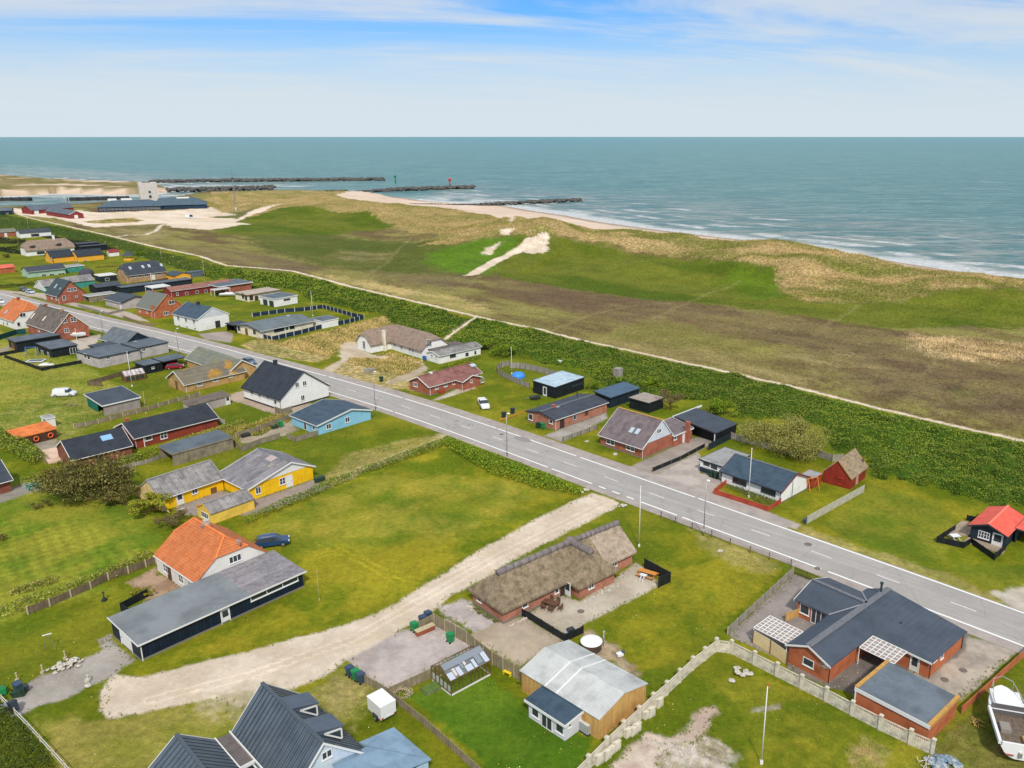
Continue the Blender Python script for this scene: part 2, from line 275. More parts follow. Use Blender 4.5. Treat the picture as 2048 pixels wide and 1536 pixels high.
STONE=M('field_stone',S(196,190,178),S(150,144,132),ns=3,fine=.3,r=.9);ROCK=M('granite_boulders',S(92,90,86),S(64,62,60),ns=.5,fine=.4,fs=3,r=.85,dirt=.3)
# ---------------------------------------------------------------- mesh builder
class MB:
    def __init__(s): s.v=[];s.f=[]
    def add(s,vs,fs):
        n=len(s.v);s.v+=[tuple(map(float,p)) for p in vs];s.f+=[tuple(i+n for i in f) for f in fs];return s
    def box(s,x0,x1,y0,y1,z0,z1):
        if x0>x1:x0,x1=x1,x0
        if y0>y1:y0,y1=y1,y0
        return s.add([(x0,y0,z0),(x1,y0,z0),(x1,y1,z0),(x0,y1,z0),(x0,y0,z1),(x1,y0,z1),(x1,y1,z1),(x0,y1,z1)],[(0,3,2,1),(4,5,6,7),(0,1,5,4),(1,2,6,5),(2,3,7,6),(3,0,4,7)])
    def obox(s,p,q,t,z0,z1,z0b=None,z1b=None):   # upright board from p to q (xy), thickness t
        z0b=z0 if z0b is None else z0b;z1b=z1 if z1b is None else z1b
        dx,dy=q[0]-p[0],q[1]-p[1];L=math.hypot(dx,dy) or 1;nx,ny=-dy/L*t/2,dx/L*t/2
        return s.add([(p[0]-nx,p[1]-ny,z0),(q[0]-nx,q[1]-ny,z0b),(q[0]+nx,q[1]+ny,z0b),(p[0]+nx,p[1]+ny,z0),(p[0]-nx,p[1]-ny,z1),(q[0]-nx,q[1]-ny,z1b),(q[0]+nx,q[1]+ny,z1b),(p[0]+nx,p[1]+ny,z1)],[(0,3,2,1),(4,5,6,7),(0,1,5,4),(1,2,6,5),(2,3,7,6),(3,0,4,7)])
    def beam(s,p,q,w,h=None):     # rectangular bar between 3-D points
        p=Vector(p);q=Vector(q);h=h or w;d=(q-p).normalized();up=Vector((0,0,1)) if abs(d.z)<.95 else Vector((1,0,0))
        a=d.cross(up).normalized()*w/2;b=a.cross(d).normalized()*h/2
        vs=[p-a-b,p+a-b,p+a+b,p-a+b,q-a-b,q+a-b,q+a+b,q-a+b]
        return s.add([tuple(v) for v in vs],[(0,1,2,3),(7,6,5,4),(0,4,5,1),(1,5,6,2),(2,6,7,3),(3,7,4,0)])
    def tube(s,p,q,r0,r1=None,n=8):
        r1=r0 if r1 is None else r1;p=Vector(p);q=Vector(q);d=(q-p).normalized();up=Vector((0,0,1)) if abs(d.z)<.95 else Vector((1,0,0))
        a=d.cross(up).normalized();b=a.cross(d).normalized();vs=[]
        for c,r in ((p,r0),(q,r1)):
            for i in range(n):
                t=2*math.pi*i/n;vs.append(tuple(c+a*math.cos(t)*r+b*math.sin(t)*r))
        return s.add(vs,[(i,(i+1)%n,n+(i+1)%n,n+i) for i in range(n)]+[tuple(range(n))[::-1],tuple(range(n,2*n))])
    def slab(s,poly,th):          # roof plane: polygon in 3-D thickened downwards
        n=len(poly);return s.add([(x,y,z) for x,y,z in poly]+[(x,y,z-th) for x,y,z in poly],[tuple(range(n)),tuple(range(2*n-1,n-1,-1))]+[(i,n+i,n+(i+1)%n,(i+1)%n) for i in range(n)])
    def walls(s,fp,z0=0):         # footprint of (x,y,top)
        n=len(fp);return s.add([(p[0],p[1],z0) for p in fp]+[p for p in fp],[(i,(i+1)%n,n+(i+1)%n,n+i) for i in range(n)])
    def prism(s,poly,z0,z1):
        n=len(poly);return s.add([(p[0],p[1],z0) for p in poly]+[(p[0],p[1],z1) for p in poly],[tuple(range(n))[::-1],tuple(range(n,2*n))]+[(i,(i+1)%n,n+(i+1)%n,n+i) for i in range(n)])
    def lathe(s,prof,n=16,c=(0,0,0)):
        vs=[(c[0]+r*math.cos(2*math.pi*i/n),c[1]+r*math.sin(2*math.pi*i/n),c[2]+z) for r,z in prof for i in range(n)];k=len(prof)
        return s.add(vs,[(j*n+i,j*n+(i+1)%n,(j+1)*n+(i+1)%n,(j+1)*n+i) for j in range(k-1) for i in range(n)]+[tuple(range(n))[::-1],tuple(range((k-1)*n,k*n))])
    def rock(s,c,r,n=1,fl=.7):
        t=(1+5**.5)/2;V=[(-1,t,0),(1,t,0),(-1,-t,0),(1,-t,0),(0,-1,t),(0,1,t),(0,-1,-t),(0,1,-t),(t,0,-1),(t,0,1),(-t,0,-1),(-t,0,1)]
        Fc=[(0,11,5),(0,5,1),(0,1,7),(0,7,10),(0,10,11),(1,5,9),(5,11,4),(11,10,2),(10,7,6),(7,1,8),(3,9,4),(3,4,2),(3,2,6),(3,6,8),(3,8,9),(4,9,5),(2,4,11),(6,2,10),(8,6,7),(9,8,1)]
        sx_,sy_,sz_=[random.uniform(.7,1.25) for _ in range(3)]
        return s.add([(c[0]+x*r/1.9*sx_*random.uniform(.8,1.2),c[1]+y*r/1.9*sy_*random.uniform(.8,1.2),c[2]+z*r/1.9*sz_*fl*random.uniform(.8,1.2)) for x,y,z in V],Fc)
    def build(s,name,mat,parent=None,smooth=False,loc=None,rot=0):
        me=bpy.data.meshes.new(name);me.from_pydata(s.v,[],s.f);me.materials.append(mat)
        if smooth: me.polygons.foreach_set('use_smooth',[True]*len(me.polygons))
        o=bpy.data.objects.new(name,me);col.objects.link(o)
        if parent is not None: o.parent=parent
        if loc is not None: o.location=loc
        if rot: o.rotation_euler=(0,0,rot)
        return o
def empty(name,loc,rot=0):
    o=bpy.data.objects.new(name,None);col.objects.link(o);o.empty_display_size=.3
    o.location=loc if len(loc)==3 else (loc[0],loc[1],0);o.rotation_euler=(0,0,rot);return o
def copy_tree(o,parent=None):
    c=o.copy();col.objects.link(c)
    if parent is not None: c.parent=parent
    for ch in list(o.children): copy_tree(ch,c)
    return c
def npmesh(name,V,F,mats,parent=None,cols=None,smooth=False,attr='Col'):
    """V (n,3), F (m,k) arrays -> object; cols (n,4) point colours"""
    me=bpy.data.meshes.new(name);k=F.shape[1];m=len(F)
    me.vertices.add(len(V));me.vertices.foreach_set('co',V.astype(np.float32).ravel())
    me.loops.add(m*k);me.loops.foreach_set('vertex_index',F.astype(np.int32).ravel())
    me.polygons.add(m);me.polygons.foreach_set('loop_start',np.arange(0,m*k,k,dtype=np.int32));me.polygons.foreach_set('loop_total',np.full(m,k,dtype=np.int32))
    if smooth: me.polygons.foreach_set('use_smooth',np.ones(m,bool))
    me.update(calc_edges=True)
    if cols is not None:
        a=me.color_attributes.new(attr,'FLOAT_COLOR','POINT');a.data.foreach_set('color',cols.astype(np.float32).ravel())
    for mm in (mats if isinstance(mats,list) else [mats]): me.materials.append(mm)
    o=bpy.data.objects.new(name,me);col.objects.link(o)
    if parent is not None:o.parent=parent
    return o
UL=[G(*p) for p in [(0,587),(144,625),(246,650),(359,671),(431,692),(523,718),(621,743),(680,759),(875,811),(1000,859),(1156,913),(1283,960),(1360,984),(1516,1040),(1648,1083),(1824,1140),(2048,1223),(2300,1318)]]
# ================================================================ the ground and the sea
LAWN=(S(92,106,14),S(134,130,30));DKG=(S(80,102,24),S(92,114,32))
MARR=(S(186,162,114),S(126,128,62));HEA=(S(106,90,60),S(138,132,74));GRD=(S(80,98,20),S(106,112,36));BRI=(S(90,122,26),S(84,112,30))
SAND=(S(222,206,188),S(206,188,166));GRAV=(S(212,198,180),S(196,180,160));PINK=(S(186,176,172),S(164,154,150));ASPH=(S(170,164,158),S(150,144,136))
SCR=(S(66,88,30),S(84,100,36));STR=(S(186,166,112),S(150,142,82));PAV=(S(150,142,138),S(132,124,120));CONC=(S(190,180,164),S(168,158,142));DIRT=(S(176,158,132),S(150,132,106))
C=lambda f,*p:[f(*q) for q in p]
# (name, points, (colour a, colour b), patch size, edge softness, edge wander, coarse)
def pl_band(pts,w0,w1=None):     # px polyline -> world ribbon polygon
    P_=[T(*p) for p in pts];n=len(P_);L=[];R_=[]
    for i,p in enumerate(P_):
        a=P_[max(0,i-1)];b=P_[min(n-1,i+1)];dx,dy=b[0]-a[0],b[1]-a[1];l=math.hypot(dx,dy);w=(w0+((w1 if w1 else w0)-w0)*i/(n-1))/2
        L.append((p[0]-dy/l*w,p[1]+dx/l*w));R_.append((p[0]+dy/l*w,p[1]-dx/l*w))
    return L+R_[::-1]
Z=[]
def zone(pts,cols,ps=6,soft=1.,wander=1.,coarse=0.,cls=None,world=False,amt=1.):
    Z.append((pts if world else Tp(pts),cols,ps,soft,wander,coarse,cls,amt))
BUSH=[]     # rose thicket regions (world polygons)
def bush(pts): p=Tp(pts);BUSH.append(p);Z.append((p,(S(54,80,20),S(66,92,26)),5,1.5,1.5,.6,None,1.))
# lawns
zone([(480,1040),(870,895),(900,890),(1165,985),(1120,1010),(960,1098),(800,1195),(600,1270),(420,1310),(300,1330),(600,1190),(560,1070)],(S(94,110,16),S(146,138,34)),7,2,2)
zone([(520,1040),(760,950),(1000,960),(1100,985),(900,1080),(640,1100)],(S(96,116,28),S(158,148,58)),5,4,3,amt=.6)
zone(C(zL,(0,0),(900,-100),(1200,100),(300,300),(0,450),(-300,600),(-600,0)),(S(112,130,32),S(150,150,54)),10,2,1)
zone([(0,960),(150,950),(300,1040),(320,1090),(200,1150),(0,1200),(-100,1200)],(S(96,118,28),S(140,140,46)),6,2,2)
zone([(1180,1250),(1300,1160),(1440,1110),(1560,1140),(1440,1260),(1310,1340),(1240,1330)],(S(92,108,16),S(138,132,32)),7,1,1)
zone([(1300,1400),(1430,1310),(1850,1500),(1800,1700),(1100,1700),(1200,1500)],(S(88,104,16),S(134,130,36)),7,1,1)
zone([(820,1390),(960,1350),(1050,1400),(1180,1480),(1150,1700),(1000,1560)],(S(72,104,20),S(94,120,28)),8,1,1)
zone([(1640,1050),(1740,970),(1880,1010),(1940,1080),(1860,1130),(2048,1130),(2200,1150),(2048,1190),(1800,1120)],(S(90,108,22),S(128,128,38)),8,2,1)
zone([(0,660),(160,720),(260,790),(140,880),(0,880),(-200,900),(-200,650)],(S(122,132,44),S(150,146,62)),7,2,1,.25)
zone([(60,800),(160,780),(230,830),(140,880),(0,880),(-100,860)],(S(140,140,66),S(108,122,42)),2.5,3,2,.35)
zone([(200,1430),(330,1420),(480,1430),(420,1480),(330,1540),(100,1536),(80,1440)],(S(128,128,50),S(150,140,70)),5,2,2,.2)
zone([(580,1400),(640,1370),(690,1340),(760,1390),(700,1440),(680,1480),(620,1440)],(S(160,148,92),S(124,128,50)),4,2,2,.4)
zone([(1860,1480),(1940,1420),(2100,1360),(2200,1500),(2000,1700),(1840,1650)],(S(98,108,36),S(126,120,62)),4,2,1,.4)
# verges by the road
zone([(1610,1055),(1750,1100),(1900,1150),(1980,1185),(2060,1230),(1960,1205),(1800,1145),(1600,1075)],STR,3,1.5,1,.5,amt=.6)
zone([(1380,1060),(1450,1080),(1560,1130),(1520,1150),(1440,1120)],STR,3,2,1,.3,amt=.7)
zone([(640,745),(700,715),(790,705),(850,725),(820,770),(780,790),(700,775)],STR,3,1,1,.9)
zone([(480,690),(520,676),(560,685),(700,650),(770,632),(790,650),(730,680),(700,690),(640,725),(560,715),(500,700)],STR,3,1,1,.9)
zone([(800,760),(870,740),(830,785),(800,775)],STR,3,1,1,.5,amt=.6)
zone([(700,905),(860,870),(880,875),(650,975),(640,965)],STR,3,1.5,1,.5,amt=.5)
zone([(395,855),(500,850),(560,825),(600,832),(500,890),(470,880)],(S(150,140,72),S(120,124,50)),3,1,1,.6)
# beyond the path: heath, dunes
INF=[(-1500,330),(-700,330),(-200,345)]
zone(PATHPX+[(4500,950),(4000,600),(2300,560),(1400,440),(800,385),(500,380),(200,380),(-60,395)],HEA,9,2,2,.34)
zone([(600,545),(700,556),(800,575),(930,600),(1000,625),(950,632),(880,613),(760,583),(660,560)],STR,6,5,4,.5)
zone([(1180,672),(1260,650),(1400,690),(1560,720),(1640,760),(1600,775),(1400,731),(1254,699)],(S(152,138,90),S(122,112,68)),7,7,4,.4)
zone([(1000,560),(1300,595),(1600,640),(1900,680),(2300,760),(2300,900),(2048,840),(1800,780),(1500,690),(1200,640),(1000,590)],(S(108,88,70),S(128,112,76)),9,12,5,.36,amt=.62)
zone([(760,510),(900,545),(960,565),(900,580),(780,560),(680,520)],(S(112,96,74),S(118,108,72)),8,10,5,.3,amt=.8)
zone([(340,490),(450,500),(600,520),(640,540),(540,545),(400,510)],(S(114,96,78),S(124,112,78)),9,10,5,.3,amt=.6)
zone([(1820,670),(1900,676),(2048,690),(2300,720),(2300,760),(2048,720),(1940,725),(1840,700)],(S(206,186,146),S(150,130,92)),4,6,5,.8)
zone([(1900,775),(1960,780),(1965,795),(1910,795)],GRD,4,4,2,.5)
zone([(430,405),(500,395),(700,415),(790,420),(820,450),(720,462),(600,480),(520,485),(480,470),(430,470)],GRD,14,12,6,.35)
zone([(500,470),(640,470),(860,480),(980,520),(900,550),(760,545),(640,530),(520,500)],(S(98,102,48),S(84,94,36)),14,14,8,.3)
zone([(860,505),(960,478),(1060,468),(1100,480),(1060,520),(980,550),(900,545),(850,525)],BRI,12,8,4,.3)
zone([(1040,470),(1130,476),(1200,489),(1300,510),(1400,518),(1500,523),(1560,536),(1585,592),(1640,606),(1800,602),(1880,582),(1960,572),(2048,579),(2400,610),(2400,700),(2048,655),(1900,655),(1760,655),(1650,640),(1560,625),(1440,610),(1300,600),(1150,580),(1030,560),(980,545)],GRD,16,5,4,.35)
zone([(1560,560),(1580,592),(1500,600),(1440,560),(1480,530)],(S(82,104,20),S(94,116,26)),12,7,4,.3)
# marram on the crest and the seaward slope
zone([(1130,472),(1200,482),(1300,506),(1400,515),(1500,521),(1545,532),(1580,596),(1640,603),(1800,600),(1880,580),(1960,570),(2048,577),(2400,606),(2400,570),(2048,540),(1900,527),(1750,500),(1550,478),(1400,468),(1200,450),(1100,440),(1000,425),(1060,470)],MARR,9,2.5,4,.9)
zone([(700,385),(800,405),(900,412),(1000,424),(1100,448),(1060,466),(960,474),(900,490),(840,492),(900,470),(800,455),(760,440),(740,425),(640,415),(560,415),(520,430),(470,440),(415,430),(400,400),(430,380),(500,376),(600,380)],(S(176,154,104),S(142,136,76)),12,3,5,.8)
zone([(410,425),(470,425),(510,415),(490,440),(440,445)],(S(104,110,60),S(120,112,76)),10,4,3,.5)
# scrub near the harbour, far left
zone([(-600,425),(0,428),(60,440),(150,460),(230,476),(330,505),(450,535),(430,560),(330,530),(240,500),(150,478),(60,462),(0,462),(-600,480)],SCR,12,3,3,.8)
zone([(200,452),(330,446),(340,470),(300,490),(240,480)],(S(150,138,92),S(112,104,64)),9,4,3,.5)
# bare sand
for q in ([(1180,700),(1240,655),(1300,640),(1360,612),(1420,585),(1480,560)],[(985,640),(930,600),(925,585),(960,552)],[(1640,770),(1600,700),(1660,645),(1720,610)],[(700,572),(780,520),(830,470),(880,440)],[(1100,664),(1180,630),(1260,612),(1340,606)],[(1900,850),(1840,760),(1900,690),(2000,660)]): zone(pl_band(q,1.6),(S(164,150,108),S(138,128,82)),3,1.4,1.6,.2,None,True,.36)
zone([(926,552),(958,549),(1000,524),(1056,493),(1100,470),(1094,463),(1048,484),(990,516),(946,541)],SAND,4,.8,1,.1,'sand_path')
zone(C(lambda x,y:(600+x/3.2,320+y/3.2),(1400,560),(1460,500),(1560,465),(1600,500),(1590,560),(1560,600),(1500,600)),SAND,3,1.5,3,.3)
zone(C(lambda x,y:(600+x/3.2,320+y/3.2),(1150,600),(1200,565),(1310,520),(1260,560),(1230,605)),SAND,3,1.5,2,.3)
zone(C(lambda x,y:(600+x/3.2,320+y/3.2),(1270,450),(1380,435),(1330,480),(1290,475)),SAND,3,1.5,2,.3)
zone(C(zA,(800,560),(1100,520),(1150,495),(1250,490),(2048,455),(2200,440),(2400,420),(2500,470),(2700,510)),SAND,6,2,2,.1)
zone([(0,424),(60,432),(110,436),(190,455),(270,450),(330,447),(345,455),(420,460),(480,450),(505,448),(470,444),(500,432),(550,412),(562,407),(545,410),(505,422),(475,438),(430,436),(380,428),(360,420),(240,424),(190,425),(160,420),(60,418),(0,415)],SAND,8,1.5,3,.12,'sand_lot')
zone([(1180,672),(1300,640),(1420,660),(1520,680),(1640,700),(1500,715),(1330,690)],(S(142,134,74),S(120,118,58)),6,8,5,.3,amt=.7)
zone([(1400,640),(1600,660),(1800,700),(1760,720),(1560,690)],(S(90,76,58),S(122,108,74)),5,8,6,.3,amt=.7)
zone([(1640,750),(1800,740),(2048,790),(2048,850),(1860,810),(1700,785)],(S(92,78,60),S(124,110,76)),5,8,6,.3,amt=.7)
zone([(1560,700),(1700,705),(1800,735),(1640,735)],(S(160,146,100),S(128,118,72)),4,6,6,.4,amt=.6)
zone([(680,500),(800,505),(760,525),(640,515)],(S(150,136,96),S(112,106,60)),5,8,5,.3,amt=.6)
zone(C(zA,(930,590),(1250,560),(1500,545),(1640,575),(1500,600),(1100,610)),MARR,6,2,2,.8)
zone([(1020,444),(1000,436),(1010,430),(1030,434)],SAND,3,2,2,.2)
# village hard ground
zone(C(zP,(470,640),(500,860),(815,1000),(880,1010),(1160,770),(1460,880),(1600,960),(1940,740),(1940,580),(1400,280),(1100,200),(740,170),(580,300)),(S(134,126,120),S(116,110,104)),3,.2,.1,.05,'patio')
zone([(690,1322),(731,1352),(779,1382),(862,1336),(960,1290),(870,1216),(930,1197),(945,1210),(1005,1255),(975,1285),(900,1235),(760,1275)],PINK,2.5,.5,.4,.15,'gravel_yard')
zone([(1185,985),(1240,1005),(1225,1020),(1180,1042),(1090,1088),(1010,1130),(945,1172),(905,1190),(868,1222),(800,1260),(740,1295),(690,1325),(655,1350),(590,1375),(540,1390),(480,1415),(420,1400),(340,1415),(260,1430),(220,1440),(204,1420),(203,1385),(225,1350),(290,1352),(380,1330),(470,1310),(560,1285),(640,1264),(730,1237),(800,1200),(880,1152),(960,1100),(1050,1050),(1130,1010)],GRAV,4,.45,.4,.12,'gravel_road')
zone([(380,1410),(480,1380),(560,1380),(600,1395),(520,1440),(430,1440)],(S(178,164,136),S(140,134,84)),4,2.5,2,.2,amt=.7)
zone([(885,868),(900,872),(660,975),(645,970)],(S(190,172,136),S(150,146,84)),4,1.2,1.2,.3)
zone(C(zL,(1000,625),(1140,560),(1160,640),(1390,820),(1260,900),(1180,970),(1050,1035),(900,1070),(780,1160),(600,1240),(400,1290),(240,1380),(120,1400),(60,1260),(200,1180),(250,1070),(420,980),(600,930),(820,830),(1050,720)),ASPH,4,.4,.5,.08,'driveway')
zone(C(zM,(600,985),(940,790),(1110,850),(1430,640),(1640,490),(1720,540),(1860,700),(1130,1080),(1120,1130),(960,1160)),CONC,3,.25,.15,.05,'patio')
zone(C(zM,(280,1075),(600,990),(900,1180),(1000,1200),(560,1450),(60,1180)),(S(182,168,150),S(160,146,128)),4,.3,.3,.06,'driveway')
zone(C(zM,(1130,1130),(1240,1130),(1430,1270),(1500,1400),(1700,1500),(1640,1540),(1300,1370)),DIRT,3,1,1,.2)
zone(C(zK,(260,760),(520,610),(560,700),(800,815),(440,930),(440,800),(350,830)),(S(174,148,124),S(150,122,100)),2.5,.5,.6,.15,'patio')
zone(C(zJ,(350,1300),(820,1130),(1180,1230),(1780,1020),(1940,1100),(1300,1350),(1150,1380),(600,1400),(420,1370)),(S(158,146,140),S(138,126,120)),4,.4,.4,.08,'patio')
zone(C(zP,(30,595),(545,112),(760,185),(600,330),(600,455),(740,515),(640,620),(500,680),(480,800),(220,680)),PAV,3,.2,.1,.08,'patio')
zone(C(zP,(830,990),(1150,740),(1450,870),(1300,1040),(1040,1070)),(S(120,114,108),S(100,96,92)),3,.3,.2,.06,'driveway')
zone(C(zP,(1450,860),(1600,935),(1895,715),(1925,600),(2100,640),(2320,720),(2100,900),(1868,1105),(1600,980)),(S(186,174,160),S(150,142,132)),3,.4,.4,.1,'driveway')
zone(C(zF,(440,880),(580,830),(700,780),(1090,640),(1100,700),(960,770),(640,940)),ASPH,3,.3,.3,.06,'driveway')
zone([(1262,933),(1300,915),(1375,880),(1455,855),(1470,866),(1400,900),(1310,950),(1290,945)],(S(160,150,142),S(142,134,128)),3,.3,.3,.06,'driveway')
zone(C(zG,(-300,900),(-50,760),(180,640),(215,690),(210,850),(480,930),(420,960),(350,1010),(880,1240),(1245,1385),(1190,1425),(400,1150),(-100,970)),(S(182,172,164),S(160,150,144)),3,.3,.3,.08,'driveway')
zone(C(zE,(-300,800),(0,610),(0,450),(160,430),(200,500),(330,560),(620,610),(880,660),(800,740),(440,850),(560,830),(900,700),(760,640),(560,600),(300,590),(100,600),(-100,760)),(S(196,182,162),S(172,156,132)),4,1,1,.1,'gravel_road')
zone(C(zE,(430,865),(700,740),(880,665),(900,700),(820,760),(520,870)),(S(176,162,142),S(160,146,122)),3,.8,.8,.1,'gravel_road')
zone(C(zE,(940,1030),(1300,860),(1400,900),(1000,1030)),CONC,2,.2,.1,.05,'patio')
zone(C(zD,(320,500),(620,470),(720,500),(700,600),(400,560)),(S(168,156,150),S(150,140,134)),4,.4,.4,.05,'driveway')
zone(C(zD,(680,1190),(860,1140),(880,1230),(1200,1330),(1600,1290),(1560,1370),(1240,1430),(820,1290),(690,1260)),(S(178,160,144),S(160,142,126)),3,.4,.4,.08,'patio')
zone(C(zJ,(1000,600),(1250,560),(1560,400),(1590,470),(1640,500),(1500,560),(1400,600),(1050,650)),(S(172,160,144),S(150,136,116)),3,.5,.5,.12,'patio')
zone(C(zI,(120,540),(560,500),(620,540),(620,620),(460,760),(380,660),(200,600)),(S(160,150,136),S(140,130,116)),3,.5,.5,.1,'driveway')
zone(C(zI,(0,1060),(240,950),(400,960),(440,1010),(0,1160),(-300,1260),(-300,1150)),(S(150,146,136),S(132,128,120)),3,.3,.3,.05,'patio')
zone(C(zC,(700,600),(880,560),(1060,520),(1160,500),(1070,640),(900,690),(760,600)),(S(186,176,164),S(166,156,144)),3,.4,.4,.05,'driveway')
zone(C(zC,(-100,700),(100,640),(300,500),(420,540),(280,580),(100,680),(-100,760)),(S(168,160,150),S(148,140,130)),3,.5,.5,.05,'driveway')
zone(C(zC,(0,0),(500,40),(560,100),(1000,170),(1500,260),(1700,360),(1500,340),(1000,220),(400,80),(0,10)),(S(184,172,160),S(166,154,142)),3,.8,.6,.05,'driveway')
zone([(1980,1185),(2060,1170),(2300,1250),(2300,1330),(2048,1232)],(S(196,188,176),S(172,162,146)),3,.8,.8,.15,'gravel_road')
zone(C(zO,(1290,1400),(1440,1200),(1620,1170),(1750,1230),(1880,1180),(1960,1000),(2048,930),(2200,900),(2260,950),(2150,1020),(2100,1150),(1960,1250),(1980,1400),(2150,1500),(2300,1700),(1900,1800),(1150,1700)),(S(206,192,178),S(180,160,146)),3,.7,1.2,.15,'sand_patch')
zone([(1330,1490),(1400,1480),(1470,1500),(1490,1560),(1340,1600)],(S(206,196,186),S(150,142,110)),1.4,1,2,.3)
zone([(1700,1500),(1740,1480),(1780,1500),(1760,1540),(1700,1560)],(S(170,150,96),S(130,130,60)),2,1,1,.5)
zone([(1500,1415),(1560,1405),(1560,1416),(1500,1424)],(S(160,156,140),S(140,134,110)),1,.3,.4,.2)
bush([(2500,1180),(2048,1014),(1985,1012),(1900,985),(1800,960),(1745,955),(1738,918),(1690,905),(1670,900),(1640,850),(1560,838),(1480,838),(1462,800),(1400,800),(1300,795),(1235,785),(1200,765),(1172,745),(1165,738),(1092,727),(1050,716),(1005,706),(965,700),(950,690),(900,682),(945,641),(960,642),(1010,650),(1080,664),(1160,686),(1254,706),(1400,738),(1500,760),(1614,787),(1760,824),(1900,857),(2048,889),(2400,985)])
bush([(870,675),(895,672),(940,640),(880,622),(817,607),(760,592),(700,580),(640,562),(586,550),(540,548),(452,538),(400,535),(410,552),(480,560),(500,578),(560,575),(590,580),(625,602),(680,612),(730,625),(760,628),(800,655)])
bush([(1220,762),(1250,745),(1180,730),(1170,742)])
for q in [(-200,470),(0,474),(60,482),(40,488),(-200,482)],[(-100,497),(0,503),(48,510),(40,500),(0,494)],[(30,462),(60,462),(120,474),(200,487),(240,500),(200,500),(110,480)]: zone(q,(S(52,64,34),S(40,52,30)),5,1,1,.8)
zone(pl_band(PATHPX[:-1],1.7,1.3),SAND,3,.6,.5,.1,'sand_path',True)
zone(pl_band([(953,634),(925,652),(905,665),(889,679)],1.2),SAND,3,.6,.5,.1,'sand_path',True)
zone(pl_band([(230,474),(255,470),(290,470),(312,462),(320,452),(330,448)],2.5),SAND,3,.8,1,.1,'sand_path',True)

MOWN=Tp([(-100,1010),(60,1035),(160,1030),(240,1060),(320,1090),(290,1120),(200,1155),(60,1195),(-100,1230)])
TRACKS=[Tp([(700,1100),(740,1130),(790,1150),(850,1165),(950,1120)]),Tp([(640,1085),(720,1120),(800,1165)]),Tp([(300,1400),(500,1350),(700,1280),(860,1190),(1000,1110),(1160,1030),(1215,1003)]),Tp([(660,975),(780,930),(890,872)])]
def bushh(X,Y):
    h=np.zeros(X.shape)
    for p in BUSH:
        a=np.array(p);i=np.where((X>a[:,0].min())&(X<a[:,0].max())&(Y>a[:,1].min())&(Y<a[:,1].max()))[0]
        if len(i): q=sdpoly(X[i],Y[i],p);h[i]=np.maximum(h[i],sst(0,2.2,q)*(.30+1.15*sst(.3,.75,fbm(X[i],Y[i],4.2,2,205))*sst(.2,.7,fbm(X[i],Y[i],1.7,2,207)+.12)+.6*(fbm(X[i],Y[i],17,2,209)-.3)))
    return np.maximum(h,0)
def shade_ground(name,kind,A=1.):
    b=NB(name);a=b.n('ShaderNodeVertexColor');a.layer_name='Col'
    al=a.outputs['Alpha']
    n1=b.noise(1.3,9,.82);n2=b.noise(6.,4,.8);n3=b.noise(.12,4,.6)
    k=b.f('MULTIPLY',b.ramp(n1,.3,.72,1-.42*A,1+.40*A,False),b.ramp(n2,.28,.72,1-.26*A,1+.26*A,False))
    k=b.f('MULTIPLY',k,b.ramp(n3,.3,.7,1-.16*A,1+.14*A,False))
    # coarse tussocks where alpha is high
    v=b.n('ShaderNodeTexVoronoi');v.inputs['Scale'].default_value=.85;v.inputs['Randomness'].default_value=1
    dv=b.n('ShaderNodeVectorMath',operation='ADD');nn=b.n('ShaderNodeTexNoise');nn.inputs['Scale'].default_value=.8;b.l(b.tc,nn.inputs['Vector']);b.l(b.tc,dv.inputs[0]);b.l(nn.outputs['Color'],dv.inputs[1]);b.l(dv.outputs[0],v.inputs['Vector'])
    tus=b.ramp(v.outputs['Distance'],.1,.75,1.28,.62);tus=b.f('MULTIPLY',tus,b.ramp(b.noise(2.2,5,.8),.25,.75,.7,1.3,False))
    k=b.f('MULTIPLY',k,b.f('ADD',b.f('MULTIPLY',b.f('SUBTRACT',tus,1.),al),1.))
    c=b.mix(1.,a.outputs['Color'],b.gray(k),'MULTIPLY')
    c=b.mix(b.ramp(b.noise(.33,6,.75),.48,.78,0,.5),c,b.mix(1.,c,(1.15,1.0,.78),'MULTIPLY'))
    b.l(c,b.b.inputs['Base Color']);b.b.inputs['Roughness'].default_value=.95;b.b.inputs['Specular IOR Level'].default_value=.12
    h=b.f('ADD',b.f('MULTIPLY',n2,.25),b.f('MULTIPLY',b.f('MULTIPLY',b.f('SUBTRACT',1.,v.outputs['Distance']),al),1.6))
    b.bump(h,.55,.5);return b.m
